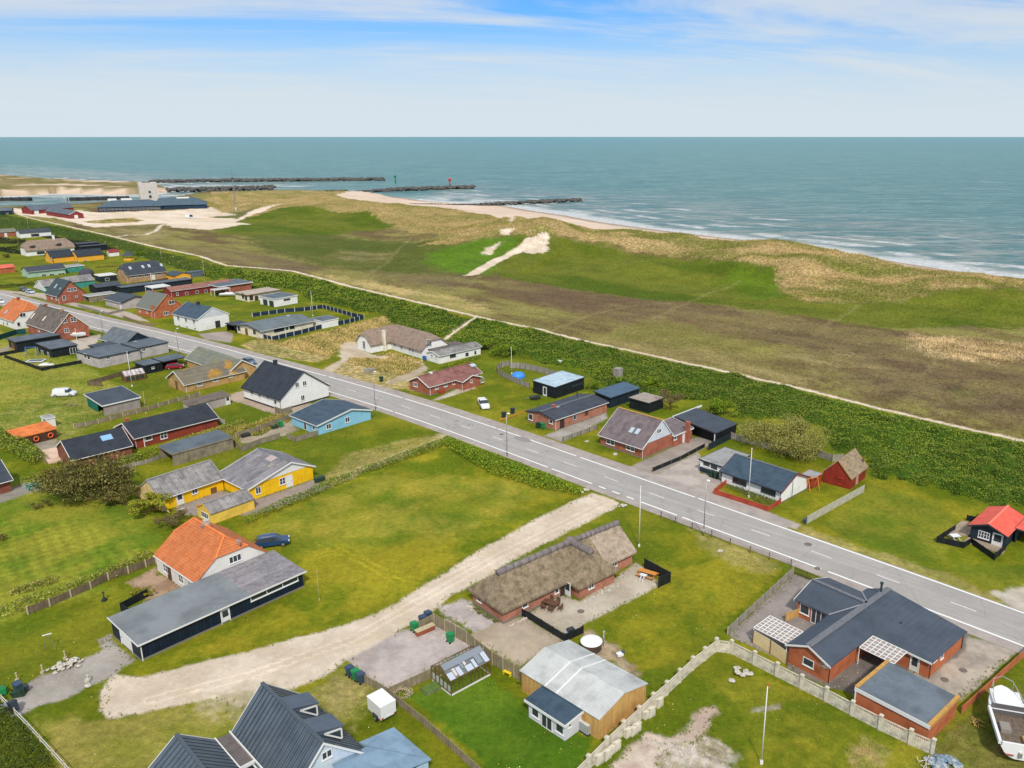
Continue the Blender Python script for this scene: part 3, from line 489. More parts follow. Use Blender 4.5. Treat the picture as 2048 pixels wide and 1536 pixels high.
def build_ground():
    th=np.concatenate([np.linspace(-62,-40,60,endpoint=False),np.linspace(-40,34,820),np.linspace(34,62,60)[1:]])
    th=np.radians(th);rr=[26.]
    while rr[-1]<2300: rr.append(rr[-1]*(1.0036 if rr[-1]>46 else 1.02) if rr[-1]<900 else rr[-1]*1.02)
    rr=np.array(rr);nr,na=len(rr),len(th)
    X=(rr[:,None]*np.sin(th)[None]).ravel();Y=(rr[:,None]*np.cos(th)[None]).ravel()
    Zh=height(X,Y);N=len(X)
    hs=hside(X,Y);sd=sdpoly(X,Y,LANDM);sn=sdpoly(X,Y,LANDN)
    colr=np.zeros((N,4));wx=X+(fbm(X,Y,6,3,31)-.5)*7;wy=Y+(fbm(X,Y,6,3,37)-.5)*7
    n=fbm(X,Y,9,4,41)
    m=sst(.30,.80,fbm(X,Y,6,5,41,.62))[:,None];base=np.array(LAWN[0])*(1-m)+np.array(LAWN[1])*m
    m=sst(.5,.7,fbm(X,Y,22,3,47))[:,None];base=base*(1-.35*m)+.35*m*np.array(DKG[0])
    colr[:,:3]=base;cls=np.zeros(N,int);names=['ground'];
    wn1=(fbm(X,Y,3.2,4,51)-.5);wn2=(fbm(X,Y,3.2,4,57)-.5);w3=(fbm(X,Y,.8,3,61)-.5)
    def mixz(w,cols,ps,coarse,o):
        far=Y[idx]>190;uu=np.where(far,(X[idx]*.77-Y[idx]*.64)/3.2,X[idx]);vv=np.where(far,X[idx]*.64+Y[idx]*.77,Y[idx]);mm=sst(.30,.70,fbm(uu,vv,ps,5,o,.64))[:,None];cc=np.array(cols[0])*(1-mm)+np.array(cols[1])*mm
        w=w[:,None];colr[idx,:3]=colr[idx,:3]*(1-w)+cc*w;colr[idx,3]=colr[idx,3]*(1-w[:,0])+coarse*w[:,0]
    # everything seaward of the crest / near the waterline is beach sand
    idx=None;d,par,side=dline(X,Y,CR)
    def do(zz,k):
        nonlocal idx
        pts,cols,ps,soft,wander,coarse,cl,amt=zz
        a=np.array(pts);pad=soft+wander*2
        idx=np.where((X>a[:,0].min()-pad)&(X<a[:,0].max()+pad)&(Y>a[:,1].min()-pad)&(Y<a[:,1].max()+pad))[0]
        if len(idx)==0: return
        s=sdpoly(X[idx]+wn1[idx]*wander*1.8,Y[idx]+wn2[idx]*wander*1.8,pts)+w3[idx]*soft*1.3
        w=sst(-soft*.5,soft*.5,s)*amt
        mixz(w,cols,ps,coarse,70+k%9)
        if cl:
            if cl not in names: names.append(cl)
            cls[idx[w>.5]]=names.index(cl)
        elif amt==1.: cls[idx[w>.6]]=0
    for k,zz in enumerate(Z): do(zz,k)
    # mowing marks on the big left lawn, tyre marks on the central one
    idx=np.where((Y<150)&(X<-30)&(X>-130))[0];s=sdpoly(X[idx],Y[idx],MOWN);u=X[idx]*.77+Y[idx]*.64+w3[idx]*.8;v=-X[idx]*.64+Y[idx]*.77+w3[idx]*.8
    k=1+.17*sst(.3,.7,.5+.5*np.sin(u*2*np.pi/1.7+3*wn1[idx]))*sst(0,3,s)+.15*sst(.3,.7,.5+.5*np.sin(v*2*np.pi/1.7+3*wn2[idx]))*sst(0,3,s)-.14*sst(0,3,s);colr[idx,:3]*=k[:,None]
    for tr in TRACKS:
        dd=dline(X,Y,tr)[0];k=1+.22*sst(.9,.5,np.abs(dd-.0)+0*X)*sst(.1,.35,np.abs(dd-.55)*0+.4)*(np.abs(np.abs(dd)-.65)<.24);colr[:,:3]*=k[:,None]
    # beach
    idx=np.arange(N)
    bm=(side<0)&(par<len(CR)-1.001)&(par>.001);wv=np.where(bm,sst(22,34,d+w3*6),0.)*1.;wv=np.where(sd<0,1.,wv)
    wv=np.maximum(wv,(sst(-2.,-3.,Zh)))*((X>-240)|(sd<2))
    mixz(wv,(S(216,196,178),S(204,182,162)),14,.05,91)
    wet=sst(14,3,sd+w3*5)*wv;colr[:,:3]=colr[:,:3]*(1-wet[:,None])+np.array(S(158,140,122))*wet[:,None]
    names.append('beach');cls[(wv>.5)]=names.index('beach')
    nm=(sn>-30)&(Zh>-7)&(sd<-5);idx=np.where(nm)[0]
    colr[idx,:3]=np.array(S(206,184,162));colr[idx,3]=.05;q=sn[idx]+(fbm(X[idx],Y[idx],26,3,95)-.5)*60;mixz(sst(9,20,q)*sst(.22,.36,fbm(X[idx],Y[idx],40,3,97)),(S(150,134,94),S(118,112,62)),16,.6,93)
    # long tussocks are really there: lift them
    co_=colr[:,3]*(sd>3)
    droad=dline(X,Y,UL)[0];Zh=Zh+co_*(fbm(X,Y,2.4,3,101)-.45)*np.where(Y>120,.8,.4)*(cls==0)*sst(11.5,14,droad)
    Zh=Zh+bushh(X,Y)*(cls==0)
    global GP
    GP=(X,Y,Zh,colr,cls)
    ij=(np.arange(nr-1)[:,None]*na+np.arange(na-1)[None]).ravel()
    F=np.stack([ij,ij+na,ij+na+1,ij+1],1)[:, ::-1]
    fc=cls[ij]
    P3=np.stack([X,Y,Zh],1);mt=shade_ground('ground_cover',0);mh=shade_ground('hard_ground',0,.28)
    for c,nmz in enumerate(names):
        f=F[fc==c]
        if len(f)==0: continue
        u,inv=np.unique(f.ravel(),return_inverse=True)
        o=npmesh(nmz,P3[u],inv.reshape(-1,4),mt if nmz=='ground' else mh,cols=colr[u],smooth=True);o['kind']='structure'
build_ground()
# ---------------------------------------------------------------- sea
def sea_mat():
    b=NB('sea_water');a=b.n('ShaderNodeVertexColor');a.layer_name='Col'
    far=b.n('ShaderNodeSeparateColor');b.l(a.outputs['Color'],far.inputs[0])
    foam,turb,dist=far.outputs[0],far.outputs[1],far.outputs[2]
    nL=b.noise(.012,5,.6,stretch=(1,2.2,1));nW=b.noise(.055,7,.78,stretch=(.35,1.5,1));nM=b.noise(.11,5,.65,stretch=(.7,1.5,1));nS=b.noise(.55,4,.7,stretch=(.7,1.3,1))
    c=b.mix(b.ramp(nL,.35,.7),S(98,152,148),S(128,168,158));c=b.mix(turb,c,S(170,172,162));c=b.mix(b.f('MULTIPLY',dist,.6),c,S(92,150,160))
    c=b.mix(b.ramp(nM,.42,.66,0,.5),c,S(46,100,108));c=b.mix(b.ramp(nW,.43,.55,0,.95),c,S(76,128,128));c=b.mix(b.ramp(b.noise(.05,6,.75,stretch=(.3,1.4,1)),.55,.68,0,.6),c,S(170,192,188))
    fn=b.noise(.10,7,.78,stretch=(.5,1.8,1));wc=b.ramp(fn,.61,.66,0.,1.)
    fm=b.f('MAXIMUM',b.f('MULTIPLY',foam,b.ramp(b.noise(.35,5,.7),.30,.52,.25,1.)),b.f('MULTIPLY',wc,b.f('SUBTRACT',1.,dist)))
    c=b.mix(fm,c,(.80,.82,.82));b.l(c,b.b.inputs['Base Color'])
    b.l(b.f('MULTIPLY_ADD',fm,.5,.34),b.b.inputs['Roughness']);b.b.inputs['Specular IOR Level'].default_value=.32
    h=b.f('ADD',b.f('MULTIPLY',nW,3.),b.f('ADD',b.f('MULTIPLY',nM,1.8),b.f('MULTIPLY',nS,.4)));b.bump(h,1.,2.4);return b.m
def build_sea():
    th=np.radians(np.linspace(-62,60,760));rr=[150.]
    while rr[-1]<60000: rr.append(rr[-1]*(1.0035 if rr[-1]<1300 else 1.012 if rr[-1]<3000 else 1.04))
    rr=np.array(rr);nr,na=len(rr),len(th);X=(rr[:,None]*np.sin(th)[None]).ravel();Y=(rr[:,None]*np.cos(th)[None]).ravel()
    sm=-sdpoly(X,Y,LANDM);sn=-sdpoly(X,Y,LANDN);coast=np.minimum(np.where(X>-150,sm,1e3),sn+6)
    n=fbm(X,Y,30,4,131);nl=fbm(X*.5+Y*.2,Y,22,3,133)
    foam=sst(26,8,coast+(n-.5)*26)*sst(-8,-2,coast)
    sf=0          # surf zone: lines of breakers running with the shore
    for c0,wd,st in ((34,8,.36),(56,6,.44),(84,5.,.50),(125,5.,.56)):
        q=np.abs(coast+(fbm(X,Y,60,2,141)-.5)*34-c0);foam=np.maximum(foam,sst(wd,wd*.35,q+(n-.5)*3)*sst(st,st+.16,nl+0*X)*(.5+.5*sst(.35,.6,fbm(X,Y,5,3,145))))
    # rough water between and beside the breakwaters
    for pts,stg in (([(330,373),(420,369),(600,370),(650,372),(500,376),(400,377),(335,377)],.75),([(830,402),(900,400),(985,398),(1080,404),(1000,412),(940,410),(850,405)],.8),([(740,398),(860,390),(950,386),(1000,396),(940,405),(860,402)],.55),([(0,330),(60,331),(240,345),(330,358),(280,360),(160,356),(60,350),(0,346)],.25)):
        s=sdpoly(X,Y,[G(x,y,-6) for x,y in pts]);foam=np.maximum(foam,sst(-14,16,s+(n-.5)*46)*stg*sst(.34,.6,fbm(X,Y*1.6,16,3,151)))
    turb=sst(330,40,coast+(fbm(X,Y,120,3,161)-.5)*160)*.85
    ca=np.stack([foam,turb,sst(900,9000,np.hypot(X,Y)),np.ones(len(X))],1)
    ij=(np.arange(nr-1)[:,None]*na+np.arange(na-1)[None]).ravel();F=np.stack([ij,ij+na,ij+na+1,ij+1],1)[:, ::-1]
    # real swell close in
    amp=.45*sst(0,30,coast)*sst(4000,1200,np.hypot(X,Y));ph=(coast+(fbm(X,Y,90,3,171)-.5)*60)/19.
    Zs=-6+amp*(np.sin(ph*2*np.pi)*.35*sst(260,60,coast)+(fbm(X,Y*1.5,13,3,181)-.5)*1.2)
    sea=npmesh('sea',np.stack([X,Y,Zs],1),F,sea_mat(),cols=ca,smooth=True);sea['kind']='structure'
build_sea()
# ---------------------------------------------------------------- road
def smooth_line(pl,step=2.,it=60):
    P_=np.array(pl);d=np.r_[0,np.cumsum(np.hypot(*np.diff(P_,axis=0).T))];t=np.arange(0,d[-1],step);q=np.stack([np.interp(t,d,P_[:,0]),np.interp(t,d,P_[:,1])],1)
    for _ in range(it*6): q[1:-1]=q[1:-1]*.5+.25*(q[:-2]+q[2:])
    return q
RL=smooth_line(UL);a=RL[0]-RL[3];RL=np.vstack([RL[0]+a/np.linalg.norm(a)*s for s in (160,80)]+[RL]);b_=RL[-1]-RL[-4];RL=np.vstack([RL,RL[-1]+b_/np.linalg.norm(b_)*60])
_t=np.gradient(RL,axis=0);_t/=np.linalg.norm(_t,axis=1)[:,None];RN=np.stack([-_t[:,1],_t[:,0]],1)   # left of travel = seaward
RS=np.r_[0,np.cumsum(np.hypot(*np.diff(RL,axis=0).T))]
def roadpt(s,o): return (np.interp(s,RS,RL[:,0])+np.interp(s,RS,RN[:,0])*o,np.interp(s,RS,RL[:,1])+np.interp(s,RS,RN[:,1])*o)
def strip(mb,s0,s1,o0,o1,z,step=2.):
    n=max(1,int((s1-s0)/step));ss=np.linspace(s0,s1,n+1);base=len(mb.v)
    for s in ss:
        for o in (o0,o1): x,y=roadpt(s,o);mb.v.append((float(x),float(y),z))
    mb.f+=[(base+2*i,base+2*i+1,base+2*i+3,base+2*i+2) for i in range(n)]
def road_s(px): # arc position of the road nearest a photo point
    g=G(*px);return float(RS[np.argmin(np.hypot(RL[:,0]-g[0],RL[:,1]-g[1]))])
RMAT=M('asphalt',S(164,160,156),S(152,149,146),ns=.12,lo=.35,hi=.7,fine=.07,fs=9,r=.9,bump=.15,dirt=.08)
SMAT=M('old_asphalt',S(164,154,148),S(148,138,132),ns=.5,fine=.12,fs=9,r=.9,dirt=.15)
PMAT=M('paving_slabs',S(190,178,170),S(168,158,150),ns=1.,fine=.12,fs=8,r=.9,dirt=.12)
LMAT=M('road_paint',(.78,.78,.77),(.62,.62,.61),ns=1.5,lo=.55,hi=.75,fine=.08,r=.7)
se=RS[-1];WR=7.4
mb=MB();strip(mb,0,se,-WR-.35,.35,.024);road=mb.build('road',RMAT)
def road_wear():
    b=NB('worn_asphalt');u=b.n('ShaderNodeVectorMath',operation='DOT_PRODUCT');v=b.n('ShaderNodeVectorMath',operation='DOT_PRODUCT')
    for n_,d_ in ((u,(.755,-.656,0)),(v,(.656,.755,0))): b.l(b.tc,n_.inputs[0]);n_.inputs[1].default_value=d_
    cv=b.n('ShaderNodeCombineXYZ');b.l(b.f('MULTIPLY',u.outputs['Value'],.035),cv.inputs[0]);b.l(b.f('MULTIPLY',v.outputs['Value'],1.1),cv.inputs[1])
    s1=b.noise(1.,6,.7,vec=cv.outputs[0]);s2=b.noise(.25,6,.7);s3=b.noise(8.,4,.75)
    k=b.f('MULTIPLY',b.ramp(s1,.3,.7,.84,1.12,False),b.f('MULTIPLY',b.ramp(s2,.3,.7,.92,1.08,False),b.ramp(s3,.3,.7,.90,1.10,False)))
    vo=b.n('ShaderNodeTexVoronoi');vo.feature='DISTANCE_TO_EDGE';vo.inputs['Scale'].default_value=.11;nn=b.n('ShaderNodeTexNoise');nn.inputs['Scale'].default_value=.6;b.l(b.tc,nn.inputs['Vector']);av=b.n('ShaderNodeVectorMath',operation='ADD');b.l(b.tc,av.inputs[0]);b.l(nn.outputs['Color'],av.inputs[1]);b.l(av.outputs[0],vo.inputs['Vector'])
    k=b.f('MULTIPLY',k,b.ramp(vo.outputs['Distance'],.0,.006,.74,1.))
    b.l(b.mix(1.,S(160,156,152),b.gray(k),'MULTIPLY'),b.b.inputs['Base Color']);b.b.inputs['Roughness'].default_value=.9;b.b.inputs['Specular IOR Level'].default_value=.2;return b.m
road.data.materials[0]=road_wear();tag(road,kind='structure')
mb=MB();strip(mb,0,road_s((1560,1060)),.35,2.9,.02);tag(mb.build('pavement',SMAT),kind='structure')
mb=MB();strip(mb,0,se,-WR-1.9,-WR-.35,.02);tag(mb.build('pavement',SMAT),kind='structure')
# long faint wheel tracks and the darker strip along the seam are part of the asphalt
def line(name,segs,o,w):
    mb=MB()
    for a,b in segs: strip(mb,a,b,o-w/2,o+w/2,.030)
    mb.build(name,LMAT,road)
def gaps(s0,s1,cuts):
    o=[];a=s0
    for c,d in sorted(cuts): o.append((a,c));a=d
    return o+[(a,s1)]
g_=lambda px,w=.5:(road_s(px)-w,road_s(px)+w)
line('edge_line',gaps(0,se,[g_((810,798)),g_((1160,915)),g_((655,752)),g_((1400,1000),.3),(road_s((1000,858))-.2,road_s((1000,858))+.2)]),0,.30)
sa,sb=road_s((1190,968)),road_s((1285,1000));cuts=[];s=sa
while s<sb: cuts.append((s,s+1.5));s+=3.0
line('edge_line',gaps(0,se,cuts+[g_((1095,935)),g_((1365,1030)),g_((1635,1137)),g_((750,838),.4)]),-WR,.30)
s0=road_s((1742,1145))+1.6;line('centre_line',[(s0+9.6*k,s0+9.6*k+3.1) for k in range(-34,6)],-WR/2,.13)
def manhole(px,r,lab,z=.034):
    x,y=G(*px);m=MB();m.lathe([(r,0),(r,.012),(r*.86,.014),(r*.84,.006),(0.01,.006)],20);o=m.build('manhole_cover',MATS.get('mh') or M('mh',S(120,108,100),S(96,88,84),ns=6,fine=.3),loc=(x,y,z));tag(o,lab,'manhole cover','manhole covers')
manhole(zP(735,68),.42,'round manhole cover on the road beside the black railing of the blue-grey roofed brick house')
manhole((1616,1089),.55,'round manhole cover in the road ahead of the grey fence by the red shed')
manhole((1003,869),.45,'round manhole cover in the road near the blue house',.034)
manhole(zQ(1425,537),.42,'manhole cover on the concrete yard, the one nearer the road');manhole(zQ(1235,632),.42,'manhole cover on the concrete yard, the one nearer the flat-roofed garage')
manhole(zM(1125,945),.45,'round manhole cover in the patio of the thatched brick house')
m=MB();m.prism([(1.9*math.cos(t)*1.15,1.0*math.sin(t)) for t in np.linspace(0,2*math.pi,24,endpoint=False)],0,.005)
x,y=G(*zF(230,915));tag(m.build('asphalt_patch',M('patch',S(140,134,134),fine=.15),loc=(x,y,.031),rot=math.radians(-44)),'oval dark asphalt patch on the road by the brick bungalow','road patch')
# ================================================================ buildings
class House:
    def __init__(s,name,label,F,R=None,L=None,a=None,b=None,ang=None,cat='house',group=None,zf=0,gz=0.):
        f=G(*F,zf);r=G(*R,zf) if R else None;l=G(*L,zf) if L else None
        if ang is None:
            vx=vy=0
            if r: vx+=r[0]-f[0];vy+=r[1]-f[1]
            if l: dx,dy=l[0]-f[0],l[1]-f[1];vx+=dy;vy-=dx
            ang=math.degrees(math.atan2(vy,vx))
        s.ang=math.radians(ang);s.c,s.s=math.cos(s.ang),math.sin(s.ang);s.o=f;s.gz=gz
        if a is None: dx,dy=r[0]-f[0],r[1]-f[1];a=dx*s.c+dy*s.s
        if b is None: dx,dy=l[0]-f[0],l[1]-f[1];b=-dx*s.s+dy*s.c
        s.a,s.b=a,b;s.planes=[]
        s.root=empty(name,(f[0],f[1],gz),s.ang);tag(s.root,label,cat,group)
    def w(s,x,y): return (s.o[0]+x*s.c-y*s.s,s.o[1]+x*s.s+y*s.c)
    def row(s,x,y,py): return zrow(s.w(x,y),py)
    def ray(s,px):
        u=(px[0]-CX)/FP;v=(CY-px[1])/FP;d=(u,cP+v*sP,-sP+v*cP);ox,oy=-s.o[0],-s.o[1]
        return (ox*s.c+oy*s.s,-ox*s.s+oy*s.c,HC-s.gz),(d[0]*s.c+d[1]*s.s,-d[0]*s.s+d[1]*s.c,d[2])
    def hit(s,px,fc,k):   # photo point onto the wall plane x=k or y=k
        o,d=s.ray(px);i=0 if fc=='x' else 1;t=(k-o[i])/d[i];return tuple(o[j]+d[j]*t for j in range(3))
    def G(s,px,z=0):      # photo point at height z, in the house's own frame
        o,d=s.ray(px);t=(z-o[2])/d[2];return (o[0]+d[0]*t,o[1]+d[1]*t)
    def part(s,mb,name,mat,parent=None,smooth=False): return mb.build(name,mat,parent or s.root,smooth)
    def gable(s,x0,x1,y0,y1,h,r,ax,wm_,rm,ov=.35,og=.25,trim=None,hip=((0,1),(0,1)),cap=None,m=.5,th=.14,ho=None,fascia=None,gut=True,gm=None,gz0=None,seam=0):
        """gabled volume; ridge along ax; hip=((run,start)) per end, start=0 full hip .. 1 plain gable; m ridge place; ho = eave height of far side"""
        sw=(lambda p:p) if ax=='x' else (lambda p:(p[1],p[0],*p[2:]))
        if ax=='y': x0,x1,y0,y1=y0,y1,x0,x1
        ym=y0+(y1-y0)*m;ho=h if ho is None else ho;s0=(r-h)/(ym-y0);s1=(r-ho)/(y1-ym)
        def cut(fr):  # points where a hip begins
            if fr>=1: return [(ym,r)]
            return [(y0+(ym-y0)*fr,h+(r-h)*fr),(y1-(y1-ym)*fr,ho+(r-ho)*fr)]
        ca,cb_=cut(hip[0][1]),cut(hip[1][1])
        fp=[(x0,y0,h),(x1,y0,h)]+[(x1,y,z) for y,z in cb_]+[(x1,y1,ho),(x0,y1,ho)]+[(x0,y,z) for y,z in ca[::-1]]
        mb=MB();mb.walls([sw(p) for p in fp]);s.part(mb,'wall',wm_)
        if gm:      # boarded gable triangle, standing just proud of the wall, at the near end(s)
            for xe,cc in ((x0,ca),):
                g0=gz0 or h;t0=(g0-h)/(r-h);pts=[(y0+(ym-y0)*t0,g0)]+cc+[(y1-(y1-ym)*t0,g0)]
                mb=MB();n=len(pts);vs=[sw((xe-.05,y,z)) for y,z in pts]+[sw((xe,y,z)) for y,z in pts]
                mb.add(vs,[tuple(range(n)),tuple(range(2*n-1,n-1,-1))]+[(i,(i+1)%n,n+(i+1)%n,n+i) for i in range(n)]);s.part(mb,'gable_boarding',gm)
        e=.03+th;d=lambda z:z+e
        ye0,ye1=y0-ov,y1+ov;ze0,ze1=d(h-s0*ov),d(ho-s1*ov)
        def ends(side):
            o=[]
            for xe,sg,(run,fr),cc in ((x0-og,1,hip[0],ca),(x1+og,-1,hip[1],cb_)):
                if fr>=1: o.append([(xe,ym,d(r))])
                else:
                    y,z=cc[0] if side==0 else cc[1]
                    if fr<=0: y=ye0 if side==0 else ye1;z=(ze0 if side==0 else ze1)-e
                    o.append([(xe,y,z+e),(xe+sg*(run+og),ym,d(r))])
            return o
        mb=MB()
        A,B_=ends(0);P0=[(x0-og,ye0,ze0),(x1+og,ye0,ze0)]+[p for p in B_ if not(hip[1][1]<=0 and p[0]>x1)]+[p for p in A[::-1] if not(hip[0][1]<=0 and p[0]<x0)]
        A1,B1=ends(1);P1=[(x1+og,ye1,ze1),(x0-og,ye1,ze1)]+[p for p in A1 if not(hip[0][1]<=0 and p[0]<x0)]+[p for p in B1[::-1] if not(hip[1][1]<=0 and p[0]>x1)]
        fl=(lambda q:q) if ax=='x' else (lambda q:q[::-1])
        mb.slab(fl([sw(p) for p in P0]),th);mb.slab(fl([sw(p) for p in P1]),th)
        for k,(xe,sg,(run,fr)) in enumerate(((x0-og,1,hip[0]),(x1+og,-1,hip[1]))):
            if fr<1:
                a_=(A,B_)[k];b_=(A1,B1)[k];tri=[b_[0],a_[0],a_[1]] if k==0 else [a_[0],b_[0],a_[1]]
                mb.slab(fl([sw(p) for p in tri]),th)
        ro=s.part(mb,'roof',rm)
        s.planes.append((sw((x0,y0,h+e)),sw((x1,y0,h+e)),sw((x0,ym,r+e))))
        if seam:
            mb=MB();k=int((x1-x0+2*og)/seam)
            for i in range(1,k):
                x=x0-og+(x1-x0+2*og)*i/k;mb.beam(sw((x,ye0,ze0+.02)),sw((x,ym,d(r)+.02)),.045,.05);mb.beam(sw((x,ye1,ze1+.02)),sw((x,ym,d(r)+.02)),.045,.05)
            mb.build('standing_seam',M('seam_dark',S(48,56,64)),ro)
        if cap:
            mb=MB();xa=x0-og+ (hip[0][0]+og if hip[0][1]<1 else 0);xb=x1+og-(hip[1][0]+og if hip[1][1]<1 else 0)
            mb.beam(sw((xa,ym,d(r)+.01)),sw((xb,ym,d(r)+.01)),.34,.10)
            for k,(run,fr) in enumerate(hip):
                if fr<1:
                    for q in ((A,B_)[k],(A1,B1)[k]): mb.beam(sw((q[0][0],q[0][1],q[0][2]+.01)),sw((q[1][0],q[1][1],q[1][2]+.01)),.26,.09)
            mb.build('ridge_cap',cap,ro)
        if trim:
            for xe,sg,cc,fr in ((x0-og-.035,-1,A,hip[0][1]),(x1+og+.035,1,B_,hip[1][1])):
                top=[(ym,d(r))] if fr>=1 else ([(A if sg<0 else B_)[0][1:],(A1 if sg<0 else B1)[0][1:]] if fr>0 else [])
                if not top: continue
                P_=[(ye0,ze0)]+top+[(ye1,ze1)];mb=MB()
                for (ya,za),(yb,zb) in zip(P_[:-1],P_[1:]): 
                  mb.add([sw(p) for p in [(xe-.03,ya,za+.03),(xe+.03,ya,za+.03),(xe+.03,yb,zb+.03),(xe-.03,yb,zb+.03),(xe-.03,ya,za-.22),(xe+.03,ya,za-.22),(xe+.03,yb,zb-.22),(xe-.03,yb,zb-.22)]],[(0,1,2,3),(7,6,5,4),(0,4,5,1),(1,5,6,2),(2,6,7,3),(3,7,4,0)])
                s.part(mb,'bargeboard',trim)
        if gut:
            mb=MB();mb.beam(sw((x0-og,ye0-.06,ze0-.12)),sw((x1+og,ye0-.06,ze0-.12)),.11,.10);s.part(mb,'gutter',fascia or WT)
            if abs(x1-x0)>5: mb=MB();px_=sw((x0+.12,y0-.07,0));mb.tube((px_[0],px_[1],0),(px_[0],px_[1],h-.05),.045,n=6);s.part(mb,'downpipe',fascia or WT)
    def flat(s,x0,x1,y0,y1,h,wm_,rm,ov=.25,fas=WT,th=.18,hl=None,hr=None,hb=None,opens='',wall=True):
        """shed roof: h front-left height; hr right end (x1), hb back (y1)"""
        hr=h if hr is None else hr;hb=h if hb is None else hb;gx=(hr-h)/(x1-x0);gy=(hb-h)/(y1-y0)
        z=lambda x,y:h+gx*(x-x0)+gy*(y-y0)
        if wall:
            if not opens: mb=MB();mb.walls([(x,y,z(x,y)) for x,y in ((x0,y0),(x1,y0),(x1,y1),(x0,y1))]);s.part(mb,'wall',wm_)
            else:
                mb=MB();E=.1
                for k,(p,q) in {'y':((x0,y0),(x1,y0)),'X':((x1,y0),(x1,y1)),'Y':((x1,y1),(x0,y1)),'x':((x0,y1),(x0,y0))}.items():
                    if k in opens: continue
                    mb.obox(p,q,E,0,z(*p),0,z(*q))
                for x,y in ((x0,y0),(x1,y0),(x1,y1),(x0,y1)): mb.box(x-.07,x+.07,y-.07,y+.07,0,z(x,y))
                s.part(mb,'wall',wm_)
        P_=[(x0-ov,y0-ov),(x1+ov,y0-ov),(x1+ov,y1+ov),(x0-ov,y1+ov)];mb=MB();mb.slab([(x,y,z(x,y)+.02+th) for x,y in P_],th)
        s.part(mb,'roof',rm);s.planes.append(((x0,y0,z(x0,y0)+.02+th),(x1,y0,z(x1,y0)+.02+th),(x0,y1,z(x0,y1)+.02+th)))
        if fas:
            mb=MB();Q=[(x0-ov-.03,y0-ov-.03),(x1+ov+.03,y0-ov-.03),(x1+ov+.03,y1+ov+.03),(x0-ov-.03,y1+ov+.03)]
            for i in range(4):
                p,q=Q[i],Q[(i+1)%4];zp,zq=z(*p)+th+.05,z(*q)+th+.05;mb.obox(p,q,.05,zp-.26,zp,zq-.26,zq)
            s.part(mb,'fascia',fas)
    def win(s,fc,k,px,w=1.2,h=1.2,mul=(1,0),fr=WT,gl=None,t=.09,pos=None,nm='window',zc=None):
        p=pos or s.hit(px,fc,k);p=(p[0],p[1],zc) if zc else p;c=p[0] if fc=='y' else p[1];z=p[2];t_=.05
        def bx(mb,a,b,z0,z1,d0,d1):
            if fc=='y': mb.box(a,b,k-d1,k-d0,z0,z1)
            else: mb.box(k-d1,k-d0,a,b,z0,z1)
        mb=MB();x0,x1,z0,z1=c-w/2,c+w/2,z-h/2,z+h/2
        bx(mb,x0,x0+t,z0,z1,-.02,t_);bx(mb,x1-t,x1,z0,z1,-.02,t_);bx(mb,x0+t,x1-t,z0,z0+t,-.02,t_);bx(mb,x0+t,x1-t,z1-t,z1,-.02,t_)
        for i in range(mul[0]): xm=x0+(x1-x0)*(i+1)/(mul[0]+1);bx(mb,xm-t/2,xm+t/2,z0+t,z1-t,-.02,t_-.008)
        for i in range(mul[1]): zm=z0+(z1-z0)*(i+1)/(mul[1]+1);bx(mb,x0+t,x1-t,zm-t*.3,zm+t*.3,-.02,t_-.014)
        if z0>.4: bx(mb,x0-.05,x1+.05,z0-.06,z0-.003,-.02,t_+.07)
        f=s.part(mb,nm,fr);g=MB();bx(g,x0+t*.5,x1-t*.5,z0+t*.5,z1-t*.5,-.01,.015);g.build('pane',gl or GLS,f)
    def door(s,fc,k,px,w=1.,h=2.05,mat=WT,glass=.0,pos=None):
        p=pos or s.hit(px,fc,k);c=p[0] if fc=='y' else p[1]
        def bx(mb,a,b,z0,z1,d0,d1):
            if fc=='y': mb.box(a,b,k-d1,k-d0,z0,z1)
            else: mb.box(k-d1,k-d0,a,b,z0,z1)
        mb=MB();bx(mb,c-w/2-.08,c-w/2,0,h+.08,-.02,.06);bx(mb,c+w/2,c+w/2+.08,0,h+.08,-.02,.06);bx(mb,c-w/2,c+w/2,h,h+.08,-.02,.06);bx(mb,c-w/2,c+w/2,.04,h,-.02,.03)
        d=s.part(mb,'door',mat)
        if glass: g=MB();bx(g,c-w/2+.14,c+w/2-.14,h*(1-glass)-.1,h-.14,-.01,.038);g.build('pane',GLS,d)
        g=MB();bx(g,c+w/2-.16,c+w/2-.10,.98,1.08,.03,.09);g.build('handle',DKM,d)
    def chim(s,x,y,z0,z1,sx_=.55,sy_=.55,mat=BR,cap=True):
        mb=MB();mb.box(x-sx_/2,x+sx_/2,y-sy_/2,y+sy_/2,z0,z1)
        if cap: mb.box(x-sx_/2-.06,x+sx_/2+.06,y-sy_/2-.06,y+sy_/2+.06,z1,z1+.1)
        s.part(mb,'chimney',mat)
    def sky(s,px,w=.8,l=1.3,pi=-1,gl=None,nm='skylight'):
        o,d=s.ray(px);A,B_,C_=[Vector(v) for v in s.planes[pi]];n=(B_-A).cross(C_-A).normalized()
        if n.z<0:n=-n
        O=Vector(o);D=Vector(d);t=(A-O).dot(n)/D.dot(n);p=O+D*t;e1=(B_-A).normalized();e2=n.cross(e1).normalized()
        def fr_(w,l,h0,h1):
            vs=[];[vs.append(tuple(p+e1*sx_*w/2+e2*sy_*l/2+n*hh)) for hh in (h0,h1) for sx_,sy_ in ((-1,-1),(1,-1),(1,1),(-1,1))];return vs
        Fc=[(0,3,2,1),(4,5,6,7),(0,1,5,4),(1,2,6,5),(2,3,7,6),(3,0,4,7)]
        mb=MB();mb.add(fr_(w,l,-.03,.06),Fc);f=s.part(mb,nm,STL);mb=MB();mb.add(fr_(w-.16,l-.16,.02,.075),Fc);mb.build('pane',gl or SKG,f)
